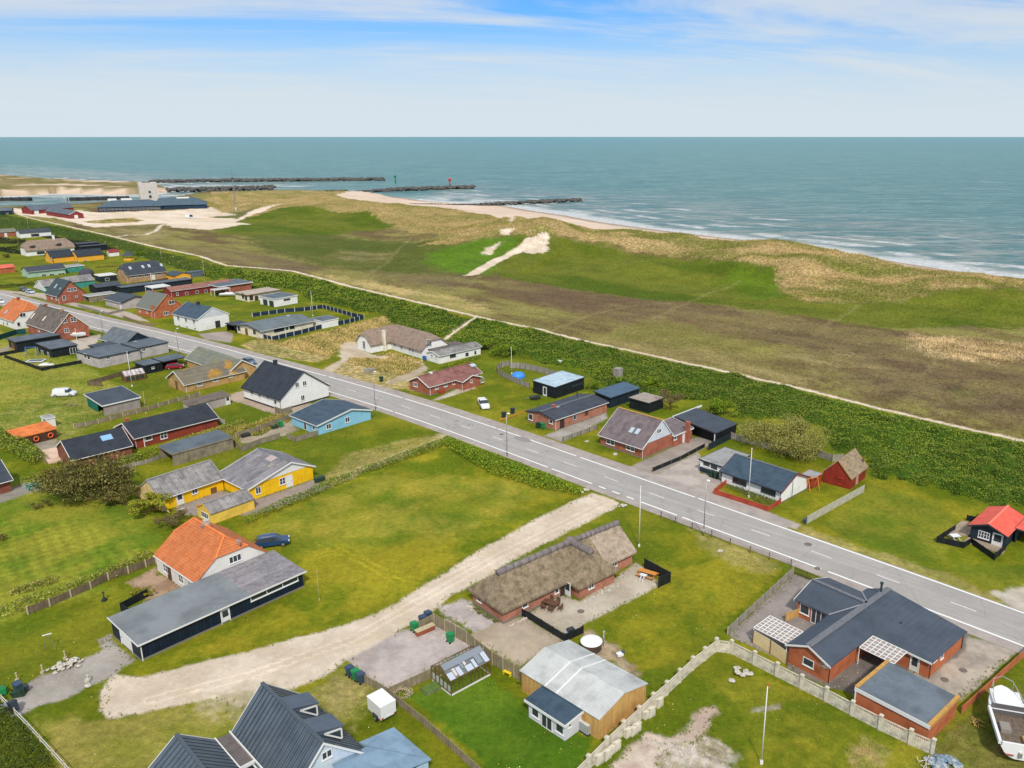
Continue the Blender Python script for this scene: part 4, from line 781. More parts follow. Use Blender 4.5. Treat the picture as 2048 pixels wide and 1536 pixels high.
    def base(s,x0,x1,y0,y1,h=.3,mat=FOUND,e=.025):
        mb=MB();mb.box(x0-e,x1+e,y0-e,y1+e,0,h);s.part(mb,'plinth',mat)
    def vent(s,px,h=.5,r=.08,pi=-1,mat=DKM,nm='vent_pipe'):
        o,d=s.ray(px);A,B_,C_=[Vector(v) for v in s.planes[pi]];n=(B_-A).cross(C_-A).normalized();O=Vector(o);D=Vector(d);p=O+D*((A-O).dot(n)/D.dot(n))
        mb=MB();mb.tube(p-Vector((0,0,.1)),p+Vector((0,0,h)),r,n=10);mb.tube(p+Vector((0,0,h)),p+Vector((0,0,h+.08)),r*1.5,n=10);s.part(mb,nm,mat)
W1=(1,0);W2=(1,1)
# --- orange-tiled house with the long black shed -------------------------------------------------
h=House('long_shed','long blue-black boarded shed with grey felt roof beside the gravel lane',zK(390,1500),a=20.6,b=7.3,ang=50,cat='shed')
h.base(0,20.6,0,7.3,.22,FOUND,.03)
mb=MB();mb.walls([(0,0,2.15),(20.6,0,2.15),(20.6,7.3,2.5),(0,7.3,2.5)]);h.part(mb,'wall',BLU)
for nm,x0,x1,mt,e in (('roof',-.25,13.2,RDGm,0),('roof',13.2,20.95,ETY,.004)):
    mb=MB();mb.slab([(x0,-.35,2.29+e),(x1,-.35,2.29+e),(x1,7.35,2.68+e),(x0,7.35,2.68+e)],.12);h.part(mb,nm,mt)
mb=MB();mb.obox((-.3,-.4),(21.,-.4),.05,2.14,2.32);mb.obox((-.3,-.4),(-.3,7.4),.05,2.12,2.32,2.52,2.7);h.part(mb,'fascia',WT)
h.door('y',0,zK(1165,1060),1.0,2.0-.22,WT,.5);h.win('y',0,None,6.6,.72,(2,0),pos=(16.6,0,1.62))
h.door('x',0,None,2.7,1.9,pos=(0,3.6,1));mb=MB();mb.box(.05,.15,-.1,-.02,0,2.0);h.part(mb,'downpipe',WT)
h=House('orange_roof_house','white-walled house with orange pantiled half-hipped roof beside the long black shed',zK(390,1500),a=10,b=11,ang=50)
h.gable(10.35,20.3,7.45,18.6,2.45,6.3,'y',M('off_white_render',S(222,218,210),S(204,200,192),fine=.06,dirt=.1),ORY,ov=.2,og=.15,hip=((1.5,.56),(1.5,.56)),cap=M('orange_ridge',S(232,132,70),S(210,110,56)),gut=True,th=.12,trim=None)
for p in (zK(605,600),zK(750,700)): h.win('x',10.35,p,1.25,1.15,W2,zc=1.35)
h.win('x',10.35,zK(835,765),1.0,.9,W2,zc=1.4);h.door('x',10.35,zK(655,730),.9,1.9,M('brown_door',S(92,60,44)))
h.win('y',7.45,zK(1258,545),1.7,1.0,(2,0));h.chim(15.5,13.9,5.6,7.0,.6,.6,M('chimney_render',S(186,178,166),S(160,150,138)));mb=MB();mb.box(14.8,15.1,13.6,14.1,5.9,6.5);h.part(mb,'chimney_flashing',STL)
mb=MB();c=h.hit(zK(1285,395),'y',7.4);mb.box(c[0]-.1,c[0]+.1,7.0,7.6,c[2]-.2,c[2]+.35);mb.box(c[0]-.4,c[0]+.4,7.2,7.3,c[2]+.2,c[2]+.26);h.part(mb,'aerial',ALU)
# --- yellow farm group ---------------------------------------------------------------------------
h=House('yellow_cottage','yellow cottage with grey corrugated roof and one white door, left of the larger yellow house',zJ(225,1345),a=9.9,b=6.6,ang=52)
h.gable(0,10.4,0,6.6,2.2,4.3,'x',YEL,ETX,ov=.35,og=.12,trim=RCP,cap=RCP,gm=M('cream_gable',S(216,190,134),S(190,160,108)),gz0=.5)
h.door('y',0,zJ(410,1220),1.0,2.05,WT,.5);h.win('y',0,zJ(560,1135),1.0,1.0);h.win('y',0,zJ(755,1130),1.0,1.0,(0,0),BRd,BRN);h.win('x',-.05,zJ(180,1200),.6,.6,(0,0))
h=House('yellow_house','yellow house with patched grey corrugated roof and white gable boarding',zJ(225,1345),ang=50,a=12,b=10)
h.gable(10.7,22.6,-7,2.3,2.1,4.25,'y',YEL,ETY,ov=.4,og=.35,m=.66,ho=2.3,trim=WT,cap=RCG,gm=WT,gz0=2.55)
h.door('y',-7,zJ(1530,1045),1.05,2.05,WT);h.win('y',-7,zJ(1458,1035),1.1,1.2,W2);h.win('y',-7,zJ(1210,1130),.95,1.2)
for q in ((1290,760,1400,840),):
    mb=MB();A,B_,C_=[Vector(v) for v in h.planes[-1]]
    h.sky(zJ(1345,805),2.0,1.5,gl=M('new_sheet',S(176,160,156),S(160,144,140)),nm='roof_patch');h.sky(zJ(1340,880),1.1,1.2,gl=M('new_sheet2',S(150,142,132),S(136,128,120)),nm='roof_patch')
h=House('yellow_outbuilding','small yellow outbuilding with grey corrugated roof nearest the lawn and orange roof',zJ(740,1480),zJ(1175,1320),zJ(600,1400),cat='outbuilding')
h.gable(0,h.a,0,h.b,1.7,2.7,'x',YELp,ETX,ov=.15,og=.1,trim=M('ochre_trim',S(214,160,60)),cap=RCP,gut=False);h.win('x',0,zJ(665,1385),2.2,1.,(3,0))
# --- bottom edge: dark seamed house --------------------------------------------------------------
h=House('seamed_roof_house','large house with dark standing-seam roof and two triangular dormers at the bottom edge',zR(1650,1260),a=8,b=10,ang=45)
h.gable(-4.3,2.9,-4.9,5.9,2.9,6.4,'y',M('pale_blue_render',S(196,208,222),S(180,194,210)),SEAM,ov=.35,og=.3,trim=WT,cap=M('seam_ridge',S(76,86,96)),m=.45,seam=.6)
h.win('y',-4.9,zR(1810,1120),1.0,.8)
for qa,qb in ((zR(1320,570),zR(1450,660)),(zR(1580,780),zR(1720,890))):
    ya=h.G(qa,6.5)[1];yb=h.G(qb,6.5)[1];xr=-1.0;xe=1.55;ze=5.75;sl=lambda x:6.55-(x+1.0)*3.5/4.3
    mb=MB();mb.slab([(xr,yb-.1,6.68),(xe+.2,yb-.1,ze+.1),(xe+.2,ya+.1,ze+.1),(xr,ya+.1,6.68)],.1);mb.add([(xe,yb,sl(xe)-.1),(xe,ya,sl(xe)-.1),(xe,ya,ze),(xe,yb,ze)],[(0,1,2,3)])
    for y in (yb+.02,ya-.02): mb.add([(xr,y,6.5),(xe,y,sl(xe)-.1),(xe,y,ze)],[(0,1,2)])
    d=h.part(mb,'dormer',M('dormer_seam',S(84,94,106),S(76,86,98),r=.42));mb=MB();y=yb-.03
    A_,B_,C_=(xr+.9,y,sl(xr+.9)+.12),(xe-.08,y,sl(xe)+.12),(xe-.08,y,ze-.12)
    for p,q in ((A_,B_),(B_,C_),(C_,A_)): mb.beam(p,q,.12,.13)
    mb.build('window_frame',WT,d);MB().add([A_,B_,C_],[(0,1,2)]).build('pane',GLS,d)
h.gable(-12.2,-6.0,-6,5.9,2.9,5.3,'y',M('pale_blue_render',None),SEAM,ov=.15,og=.3,trim=WT,cap=MATS['seam_ridge'],seam=.6)
mb=MB();mb.slab([(-5.9,1.2,2.9),(-4.5,1.2,2.9),(-4.5,6.3,2.9),(-5.9,6.3,2.9)],.2);h.part(mb,'roof',M('link_roof',S(104,96,94),S(88,82,82),ns=1.5,fine=.2))
mb=MB();mb.box(-5.95,-5.85,-6,6.35,2.7,3.1);mb.box(-4.6,-4.5,-1,6.35,2.9,3.1);mb.box(-5.85,-4.6,1.1,1.2,2.7,3.05);h.part(mb,'fascia',WT)
h=House('blue_roof_annex','annex with pale blue sheet roof joined to the dark seamed house',zR(1650,1260),a=4,b=10,ang=45,cat='annex')
mb=MB();mb.walls([(3.05,-9,2.4),(6.8,-9,2.2),(6.8,-3.6,2.2),(3.05,-3.6,2.4)]);h.part(mb,'wall',M('ice_blue_boards',S(168,196,214),S(150,180,200),board=(.3,.12)))
mb=MB();mb.slab([(-.5,-9.3,4.0),(6.95,-9.3,2.45),(6.95,-3.35,2.45),(3.2,-3.35,2.95),(3.2,-4.6,3.2),(-.5,-5.2,4.0)],.12);h.part(mb,'roof',LBL)
# --- light grey curved-roof workshop -------------------------------------------------------------
h=House('workshop','wood-clad workshop with pale grey shallow-gabled sheet roof behind the small white-framed garden room',zO(1015,1020),a=7.4,b=11,ang=46.5,zf=2.6,cat='workshop')
h.gable(0,7.3,0,10.8,2.45,3.35,'y',TAN,LGT,ov=.15,og=.15,gut=False,th=.06)
mb=MB();A=h.planes[-1]
for y in (5.6,7.2): mb.beam((-.16,y,2.52),(3.65,y,3.46),.16,.05);mb.beam((3.65,y,3.46),(7.45,y,2.52),.16,.05)
h.part(mb,'roof_seam',WT)
h=House('garden_room','white-framed garden room with dark tiled lean-to roof in front of the pale-roofed workshop',zO(665,1260),a=2.5,b=5.0,ang=46.5,cat='annex')
h.flat(0,2.7,0,5.0,1.95,M('white_grey_panel',S(212,212,218),S(196,196,204)),BLY,ov=.3,fas=None,hr=2.2);mb=MB();mb.obox((-.34,-.3),(-.34,5.3),.06,1.86,2.16);mb.obox((-.34,-.33),(3.,-.33),.06,1.86,2.16,2.1,2.4);h.part(mb,'fascia',WT)
h.win('x',0,zO(612,1060),1.1,1.15,(0,0),zc=1.12);h.win('x',0,zO(362,910),1.05,1.15,(0,0),zc=1.12);h.win('x',0,zO(480,1010),1.5,1.7,(1,0),nm='sliding_door',zc=.88);h.win('y',0,zO(715,1090),.5,.6,(0,0))
# --- thatched brick house ------------------------------------------------------------------------
def thatch_roof(h,vols,mat):
    pass
h=House('thatched_house','brown thatched L-shaped brick house with heather ridge between gravel lane and patio',zM(405,1060),a=16.5,b=7.0,ang=42)
h.base(0,9.3,0,6.2,.25,FOUND);h.gable(0,17.,0,6.2,2.1,4.7,'x',BRh,THA,ov=.5,og=.45,hip=((2.0,.0),(.5,1)),gut=False,th=.28)
h.gable(10.5,16.7,-2.1,3.0,2.1,4.78,'y',BRh,THA,ov=.55,og=.5,hip=((1.3,.0),(0,1)),gut=False,th=.27)
h.gable(17.,22.,-.3,6.0,2.1,4.6,'x',BRh,THB,ov=.5,og=.35,gut=False,th=.26)
mb=MB()
def ridge_tube(p,q,r):
    n=10;P_=[Vector(p).lerp(Vector(q),i/n) for i in range(n+1)]
    for i in range(n): mb.tube(P_[i],P_[i+1]+(P_[i+1]-P_[i])*.06,r*(1+.08*math.sin(i*2.1)),r*(1+.08*math.sin((i+1)*2.1)),10)
ridge_tube((1.6,3.1,4.95),(13.6,3.1,4.98),.42);ridge_tube((13.6,3.1,4.98),(22.3,2.9,4.9),.42);ridge_tube((13.6,-1.,5.0),(13.6,3.6,5.05),.45);mb.rock((13.6,3.1,5.05),.9);h.part(mb,'heather_ridge',THC,smooth=True)
h.win('x',0,zM(178,810),.95,.95,(0,0),zc=1.3);h.win('y',0,zM(605,880),.95,.9,(0,0),zc=1.3);h.win('y',0,zM(900,745),.7,.9,(0,0));h.win('y',-2.1,zM(1222,705),1.0,1.0,(1,0),zc=1.25);h.win('y',-.3,zM(1438,510),1.0,.9,(1,0),zc=1.3)
h.door('y',0,zM(965,740),1.0,2.0,M('dark_opening',S(50,44,40)));mb=MB();mb.obox((9.9,0),(9.9,-1.05),.05,0.05,2.0);h.part(mb,'door',WT);mb=MB();mb.obox((9.86,-.15),(9.86,-.9),.05,.9,1.85);h.part(mb,'door_pane',GLS)
mb=MB()
for i in range(46):
    t=i/45
    p=(-.9+random.uniform(-.2,.2),6.3-7.2*t*1.0) if i<16 else ((i-16)/30*9.3,-.85) if i<26 else (10.2+(i-26)/20*6.8,-2.85)
    mb.rock((p[0],p[1]+random.uniform(-.25,.25),.06),random.uniform(.12,.26))
h.part(mb,'stone_edging',STONE)
# --- blue-grey roofed brick house with garage ----------------------------------------------------
h=House('brick_courtyard_house','low red brick house with cross-shaped blue-grey roof and tall dark flue beside the road',zP(815,970),a=17,b=4.9,ang=42)
hr=3.35
mb=MB();mb.walls([(0,0,2.2),(8.8,0,2.2),(8.8,-6.8,2.05),(17,-6.8,2.05),(17,1.1,hr-.1),(17,4.9,2.2),(15.8,4.9,2.2),(15.8,9.5,2.2),(8.8,9.5,2.2),(8.8,4.9,2.2),(0,4.9,2.2),(0,2.45,hr-.05)]);h.part(mb,'wall',BRo)
e=.17;K=.03
mb=MB();zc_=lambda y:hr+e-(2.45-y)*(hr-2.17)/9.6 if False else hr+e
# slopes: A left, A right, wide south-east plane, and the cross wing
mb.slab([(-.3,5.2,2.12+e),(-.3,2.45,hr+e),(12.3,2.45,hr+e),(8.5,5.2,2.12+e)][::-1],.14)
mb.slab([(-.3,-.3,2.13+e),(8.5,-.3,2.13+e),(12.2,2.45,hr+e),(-.3,2.45,hr+e)],.14)
mb.slab([(8.5,-.3,2.13+e),(8.5,-7.1,2.02+e),(17.3,-7.1,2.02+e),(17.3,2.45,hr+e),(12.2,2.45,hr+e)],.14)
mb.slab([(12.3,2.45,hr+e),(17.3,2.45,hr+e),(17.3,5.2,2.12+e),(16.1,5.2,2.12+e)],.14)
mb.slab([(8.5,9.8,2.12+e),(8.5,5.2,2.12+e),(12.3,2.45,hr+e),(12.3,9.8,hr+e)],.14);mb.slab([(16.1,9.8,2.12+e),(12.3,9.8,hr+e),(12.3,2.45,hr+e),(16.1,5.2,2.12+e)],.14)
ro=h.part(mb,'roof',M('blue_grey_roof',S(72,80,92),S(62,71,84),ns=.5,fine=.14,rows=(.09,.14),r=.5,dirt=.1))
mb=MB();mb.beam((-.35,2.45,hr+e+.02),(17.35,2.45,hr+e+.02),.75,.08);mb.beam((12.3,2.6,hr+e+.02),(12.3,9.85,hr+e+.02),.5,.08);mb.build('ridge_cap',M('ridge_grey',S(112,114,120),S(92,96,104),ns=4,fine=.2),ro)
mb=MB();mb.beam((8.5,5.2,2.14+e),(12.2,2.55,hr+e+.01),.14,.05);mb.beam((16.1,5.2,2.14+e),(12.4,2.55,hr+e+.01),.14,.05);mb.build('valley_gutter',ALU,ro)
mb=MB()
for a_,b_,za,zb in (((-.36,-.35),(-.36,2.45),2.13,hr),((-.36,2.45),(-.36,5.25),hr,2.12),((8.42,-.4),(8.42,-7.15),2.1,2.02),((16.16,9.85),(12.3,9.86),2.1,hr),((12.3,9.86),(8.4,9.85),hr,2.1)): mb=MB();mb.obox(a_,b_,.05,za-.02,za+.2,zb-.02,zb+.2);h.part(mb,'bargeboard',WT)
for x,y in ((.04,-.07),(16.9,-6.88),(8.86,-6.88)): mb=MB();mb.tube((x,y,0),(x,y,2.1),.05,n=6);h.part(mb,'downpipe',DKM)
h.win('x',0,zP(665,808),1.35,.95,(0,0));h.win('y',-6.8,zP(1660,780),.9,.55,(0,0));h.win('y',-6.8,zP(1718,748),.7,.9,(0,0))
h.win('x',8.8,None,1.3,1.3,(0,0),pos=(8.8,8.5,1.35));h.win('x',8.8,None,2.6,2.0,(3,0),pos=(8.8,6.3,1.06),nm='glass_doors')
h.door('x',8.8,None,.9,2.0,WT,.6,pos=(8.8,-5.2,1))
mb=MB();q=h.G(zP(1232,280),3.0);mb.tube((q[0],q[1],2.2),(q[0],q[1],4.7),.13,n=12);mb.tube((q[0],q[1],4.6),(q[0],q[1],4.8),.2,n=12);h.part(mb,'flue',M('flue_paint',S(40,66,70),r=.5))
mb=MB();q=h.G(zP(1392,500),2.9);mb.tube((q[0],q[1],2.6),(q[0],q[1],3.1),.09,n=10);h.part(mb,'vent_pipe',DKM)
mb=MB();mb.beam((-.75,.2,2.0),(-.2,.2,2.3),.04);[mb.beam((-.9+i*.15,-.3,2.3),(-.9+i*.15,.9,2.3),.025) for i in range(5)];mb.beam((-.9,.3,2.3),(.1,.3,2.3),.03);h.part(mb,'aerial',ALU)
def pergola(h,x0,x1,y0,y1,z0,z1,label,posts=True,nm='pergola_roof'):
    mb=MB();n=int((x1-x0)/.62)+1;m=int(abs(y1-y0)/.62)+1
    for i in range(n+1): x=x0+(x1-x0)*i/n;mb.beam((x,y0,z0+.15+(z1-z0)*i/n),(x,y1,z0+.15+(z1-z0)*i/n),.10,.06)
    for j in range(m+1): y=y0+(y1-y0)*j/m;mb.beam((x0,y,z0+.16),(x1,y,z1+.16),.09,.05)
    if posts:
        for x,y in ((x0,y0),(x0,y1)): mb.tube((x,y,0),(x,y,z0),.06,n=4)
    f=h.part(mb,nm,WT);mb=MB();mb.slab([(x0,y0,z0+.11),(x1,y0,z1+.11),(x1,y1,z1+.11),(x0,y1,z0+.11)],.015);mb.build('roof_sheet',M('polycarbonate',S(156,140,132),S(140,126,122),r=.3,spec=.5),f)
pergola(h,5.5,8.4,-4.4,-.4,1.95,2.1,'');pergola(h,.1,3.3,5.3,9.7,1.9,2.1,'',nm='veranda_roof')
h=House('flat_garage','flat-roofed brick garage with ochre parapet at the corner of the concrete yard',zP(1620,1310),a=6.2,b=7.6,ang=42,zf=2.1,cat='garage')
h.base(0,0.01,0,.01,.01);mb=MB();mb.walls([(.0,0,2.05),(6.2,0,2.05),(6.2,7.6,2.25),(0,7.6,2.25)]);h.part(mb,'wall',BRo)
mb=MB();mb.slab([(-.1,.25,2.16),(6.3,.25,2.16),(6.3,7.35,2.34),(-.1,7.35,2.34)],.1);h.part(mb,'roof',M('garage_felt',S(104,114,124),S(92,102,112),ns=.6,fine=.1,dirt=.2))
mb=MB();mb.box(-.1,6.4,-.12,.25,1.9,2.26);mb.box(-.1,6.4,7.35,7.72,2.1,2.45);h.part(mb,'parapet',M('ochre_capping',S(196,148,70),S(160,130,90),ns=1.5,fine=.25))
mb=MB();mb.box(-.16,-.11,-.1,7.7,1.85,2.28);mb.box(-.2,-.08,7.5,7.62,0,1.9);h.part(mb,'fascia',WT)
# --- white house with blue-grey tiles and red board fence ----------------------------------------
h=House('white_tiled_house','white house with blue-grey tiled roof behind a low red board fence and flagpole',zG(1030,1160),a=8.0,b=11.6,ang=44)
h.gable(0,8.0,0,11.4,2.15,3.9,'y',WH,BLY,ov=.4,og=.3,trim=M('dark_red_trim',S(126,52,46)),cap=RCG,fascia=DKM)
h.win('x',0,zG(610,940),2.7,.95,(2,0),DKM,zc=1.35);h.win('x',0,zG(905,1035),2.7,.95,(2,0),DKM,zc=1.35);h.base(0,8,0,11.4,.2)
mb=MB();mb.box(3.2,3.3,-.06,-.01,0,2.8);h.part(mb,'downpipe',DKM)
h.flat(1.3,8.5,11.9,16.9,2.15,WH,FELTg,ov=.2,fas=DBL,hb=2.15,hr=2.3)
h.win('x',1.3,zG(275,755),1.7,1.1,(0,0));h.win('x',1.3,zG(345,785),1.7,1.1,(0,0));h.door('x',1.3,zG(440,840),1.1,2.0,WT,.75)
mb=MB();mb.box(1.22,1.29,13.6,16.9,.1,.95);h.part(mb,'wall_boarding',DBL)
h=House('red_barn','small falu-red boarded barn with lichened board roof at the edge of the thicket',zG(1740,1020),zG(1920,900),zG(1450,950),cat='barn')
h.gable(0,h.a,0,h.b,2.1,4.6,'x',RDW,OLDR,ov=.25,og=.15,trim=M('lichen_trim',S(176,150,104),S(150,120,84)),gut=False,th=.08);h.door('y',0,zG(1810,930),.8,1.8,M('pale_door',S(180,150,120)))
for q in (zG(1645,900),zG(1648,965)): h.win('x',0,q,.9,.14,(0,0),RDP,RDW)
h.chim(h.a-.5,.5,2.9,3.5,.2,.2,BRN)
# --- black cabin with coral roof -----------------------------------------------------------------
h=House('black_cabin','black boarded cabin with coral red roof and white-framed windows at the right edge',zH(1845,760),a=7.5,b=4.6,ang=46,cat='cabin')
h.gable(0,7.5,0,4.7,2.25,3.15,'x',DBL,REDT,ov=.35,og=.55,trim=DKM,gut=False,th=.08,cap=M('coral_ridge',S(232,124,104)))
h.win('x',0,zH(1638,615),1.55,1.1,(3,1));h.door('x',0,zH(1770,700),1.25,2.,WT,.55)
h.flat(3.2,8.,-2.6,-.4,2.1,DBL,REDT,ov=.2,fas=DKM,th=.08,hb=2.2,opens='xy')
h=House('deck','raised deck of weathered boards around the black cabin',zH(1845,760),a=1,b=1,ang=46,cat='deck')
mb=MB();q=[h.G(p) for p in (zH(1545,690),zH(1240,610),zH(1410,480),zH(1560,490))];mb.prism([(.4,5.0),(q[1][0],q[1][1]),(q[2][0],q[2][1]),(5.5,5.0)],0,.22);h.part(mb,'deck_boards',M('deck_wood',S(166,150,130),S(146,130,112),board=(.15,.25)));mb=MB();mb.box(-1.9,-.05,-.3,4.9,0,.2);h.part(mb,'deck_boards',MATS['deck_wood'])
# --- brick house with dormer gable, extension and carport ----------------------------------------
h=House('gabled_brick_house','brick house with steep purple-grey roof, lichened ridge, two skylights and pale blue gable',zF(1465,1115),a=8.5,b=10.3,ang=46)
h.base(0,8.6,0,10.3,.2);h.gable(0,8.6,0,10.3,2.3,6.0,'y',BR,PUR,ov=.5,og=.2,trim=WT,cap=RCO,gm=M('pale_blue_gable',S(204,214,222),S(190,200,210),board=(.3,.08)),gz0=2.7,m=.62)
for q in (zF(1132,938),zF(1335,1000)): h.win('x',0,q,2.0,1.2,(1,1))
h.sky(zF(1350,820),.95,1.35);h.sky(zF(1410,835),.95,1.35);h.win('y',-.05,zF(1628,830),1.3,.9,(2,0))
h.flat(8.65,14.5,-.35,4.4,2.25,BR,PUR,ov=.2,fas=WT,hb=3.1,hr=2.25,th=.1)
h.door('y',-.35,zF(1885,890),.9,1.95,WT);h.win('y',-.35,zF(1795,900),.9,.75,(0,0))
q=h.G(zF(1960,930));h.chim(12.4,-.75,0,4.1,.6,.8,BR)
h=House('carport_hall','carport hall with dark grey roof and black walls behind the gabled brick house',zF(1465,1115),a=8,b=10,ang=46,cat='garage')
h.flat(15.2,22.2,-5.2,4.3,2.3,BLK,FELTd,ov=.2,fas=DKM,hb=3.2,opens='x',th=.1);mb=MB();mb.obox((14.6,4.5),(24.5,4.5),.1,3.1,3.5);h.part(mb,'parapet',WT);mb=MB();mb.box(15.0,15.15,-5.2,-5.05,0,2.3);h.part(mb,'post',WT)
mb=MB();mb.walls([(16.5,-4,2.2),(21.5,-4,2.2),(21.5,3,2.6),(16.5,3,2.6)]);h.part(mb,'inner_wall',BLK)
# --- brick bungalow at the road ------------------------------------------------------------------
h=House('brick_bungalow','long low brick bungalow with shallow dark felt roof and bins at its road end',zF(565,825),a=15.5,b=8.0,ang=46)
h.base(0,15.5,0,8,.15);h.gable(0,15.5,0,8.0,2.2,2.95,'x',BRh,SLX,ov=.25,og=.3,trim=DKM,cap=RCG)
h.win('x',0,zF(315,685),1.3,1.3,(0,0));h.win('x',0,zF(522,732),1.0,.9,(0,0));h.door('y',0,zF(635,745),1.1,2.,M('dark_door',S(64,48,40)));h.win('y',0,zF(765,690),.9,.9,(0,0),BLW);h.win('y',0,zF(885,640),1.1,1.0,(0,0),BRd)
h.chim(3.6,4,2.7,3.6,.6,.6,BR);h.vent(zF(790,470),.8,.1);mb=MB();mb.box(3.9,4.8,3.3,3.9,2.9,3.15);h.part(mb,'chimney_flashing',ALU)
h=House('blue_roof_shed','long dark shed with blue-grey felt roof behind the brick bungalow',zF(1120,600),a=9.5,b=4.6,ang=46,cat='shed');h.flat(.3,10.,0,4.4,2.3,DBL,M('blue_felt',S(74,98,118),S(64,86,106)),ov=.25,fas=DKM,hb=2.7);h.door('x',.3,zF(1082,590),1.2,2.,DKM)
h=House('low_roof_shed','black shed with pale brown flat roof beside the bare windswept tree',zF(1520,650),a=5.2,b=4.6,ang=46,cat='shed',zf=0);h.flat(0,5.,0,5.2,2.2,BLK,M('tan_felt',S(158,146,136),S(140,130,120)),ov=.2,fas=DKM)
h=House('black_flat_cabin','black boxy outbuilding with pale blue-white flat roof and white door',zF(565,500),a=9.8,b=6.8,ang=48,cat='outbuilding');h.flat(0,9.8,0,6.8,2.55,BLK,BLM,ov=.12,fas=DKM,hr=2.75,hb=2.75);h.door('x',0,zF(460,430),1.0,2.1,WT,.75);h.win('y',0,zF(790,355),3.6,.6,(3,0),DBL)
# --- red-roofed brick house ----------------------------------------------------------------------
h=House('red_brown_roof_house','long brick house with red-brown tiled roof and white bargeboards, white path along its wall',zE(920,980),a=14,b=7.3,ang=48)
q=h.G(zE(1395,905));xg=q[0]
h.base(0,14,0,7.2,.15);h.gable(0,xg+4.5,0,7.2,2.15,3.7,'x',BR,BRR,ov=.35,og=.45,trim=WT,cap=BRR)
h.sky(zE(1360,668),1.6,1.2)
h.gable(xg-3.2,xg+2.2,-2.6,2.6,2.15,3.1,'y',BR,BRR,ov=.3,og=.45,trim=WT,cap=BRR)
for q in (zE(990,890),zE(1080,865),zE(1170,840)): h.win('y',0,q,1.0,1.1,(1,0))
h.win('x',0,zE(772,865),1.6,1.0,(2,0));h.win('y',-2.6,zE(1458,822),.95,1.1,(1,0));h.win('x',xg-3.2,zE(1345,830),.7,.7,(0,0));h.door('y',0,zE(1268,830),.9,2.,DKM);h.chim(3.4,3.6,3.2,4.0,.6,.6,WH)
# --- white thatched house ------------------------------------------------------------------------
h=House('white_thatched_house','white L-shaped thatched house with brown thatch and a white chimney breast behind the marram',zE(810,610),a=9.5,b=14,ang=45)
h.gable(1.0,9.8,0,19.5,2.3,5.6,'y',WH,THD,ov=.45,og=.35,hip=((1.6,.62),(2.5,.2)),gut=False,th=.25)
h.gable(-5.2,5.2,14.6,21.4,2.3,5.5,'x',WH,THD,ov=.4,og=.35,hip=((1.3,.6),(0,1)),gut=False,th=.25)
h.win('y',0,zE(910,440),1.7,1.9,(2,2));h.win('x',-5.2,zE(247,460),1.4,2.2,(1,2));h.chim(-1.2,14.2,0,5.6,.7,.8,WHc)
for q,w in ((zE(715,512),.8),(zE(745,522),.8),(zE(630,485),1.1),(zE(560,458),1.),(zE(472,450),.6)): h.win('x',1.0,q,w,1.0,W2) if q[0]>784 else h.win('y',14.6,q,w,.8,(0,0)) if q[0]<775 else h.win('x',1.0,q,w,1.0,W2)
h=House('white_annex','low white annex with mottled grey roof between the thatched house and the red-roofed house',zE(1020,655),a=13.5,b=5.2,ang=46,cat='annex')
h.gable(0,13.8,0,5.4,2.1,2.8,'x',WH,ETX,ov=.3,og=.25,trim=WT,cap=RCG);h.flat(2.0,12.5,5.4,9.5,2.1,WH,ETb,ov=.1,fas=DKM)
for q,w in ((zE(1155,570),1.9),(zE(1300,555),1.0),(zE(1385,535),.6)): h.win('y',0,q,w,.8,(0,0),DKM)
h.win('x',0,zE(940,570),.8,.7);h.win('x',0,zE(985,585),.7,.7)
# --- white house with the black roof (D2) --------------------------------------------------------
h=House('white_gabled_house','tall white house with steep plain black roof beside the main road',zD(1270,1375),zD(1745,1200),zD(875,1225),ang=52)
a,b=h.a,h.b;h.base(0,a,0,b,.35,M('black_plinth',S(50,52,56)));ap=h.row(a/2,0,zD(0,930)[1])
h.gable(0,a,0,b,2.75,ap,'y',WH,DKY,ov=.4,og=.25,trim=DKM,fascia=DKM);h.chim(a/2,b*.72,ap-.4,ap+.8,.7,.7,M('black_chimney',S(50,54,60)))
h.win('y',0,zD(1445,1080),.95,1.1);h.win('y',0,zD(1530,1062),.95,1.1);h.win('y',0,zD(1510,1225),.95,1.2);h.win('x',0,zD(932,1162),1.1,1.05);h.win('x',0,zD(1020,1195),.9,1.0);h.win('x',0,zD(1115,1220),.6,1.0,(0,0));h.door('x',0,zD(1200,1280),1.0,2.1,WT,.4)
h=House('garden_screen','weathered grey board screen standing at the corner of the tall white house',zD(1280,1430),a=2.5,b=3,ang=52,cat='fence');mb=MB();mb.obox((0,0),(0,2.6),.08,0,1.5);mb.obox((0,0),(2.4,0),.08,0,1.5);h.part(mb,'board_panel',GRY)
# --- blue house -----------------------------------------------------------------------------------
h=House('blue_house','sky-blue boarded house with low dark gabled roof next to the road and street lamp',zJ(1825,565),a=12.5,b=8.5,ang=49)
a,b=12.5,9.2;h.gable(0,a,0,b,2.0,3.35,'y',BLW,BLY,ov=.3,og=.35,trim=WT,fascia=WT,m=.62)
h.win('y',0,zJ(1932,475),1.1,1.1,(1,0));h.win('y',0,zE(75,1225),1.1,1.1,(1,0));h.win('x',0,zJ(1693,470),1.0,1.7,(0,0),WT);h.win('x',0,zJ(1780,490),.8,.9,(0,0))
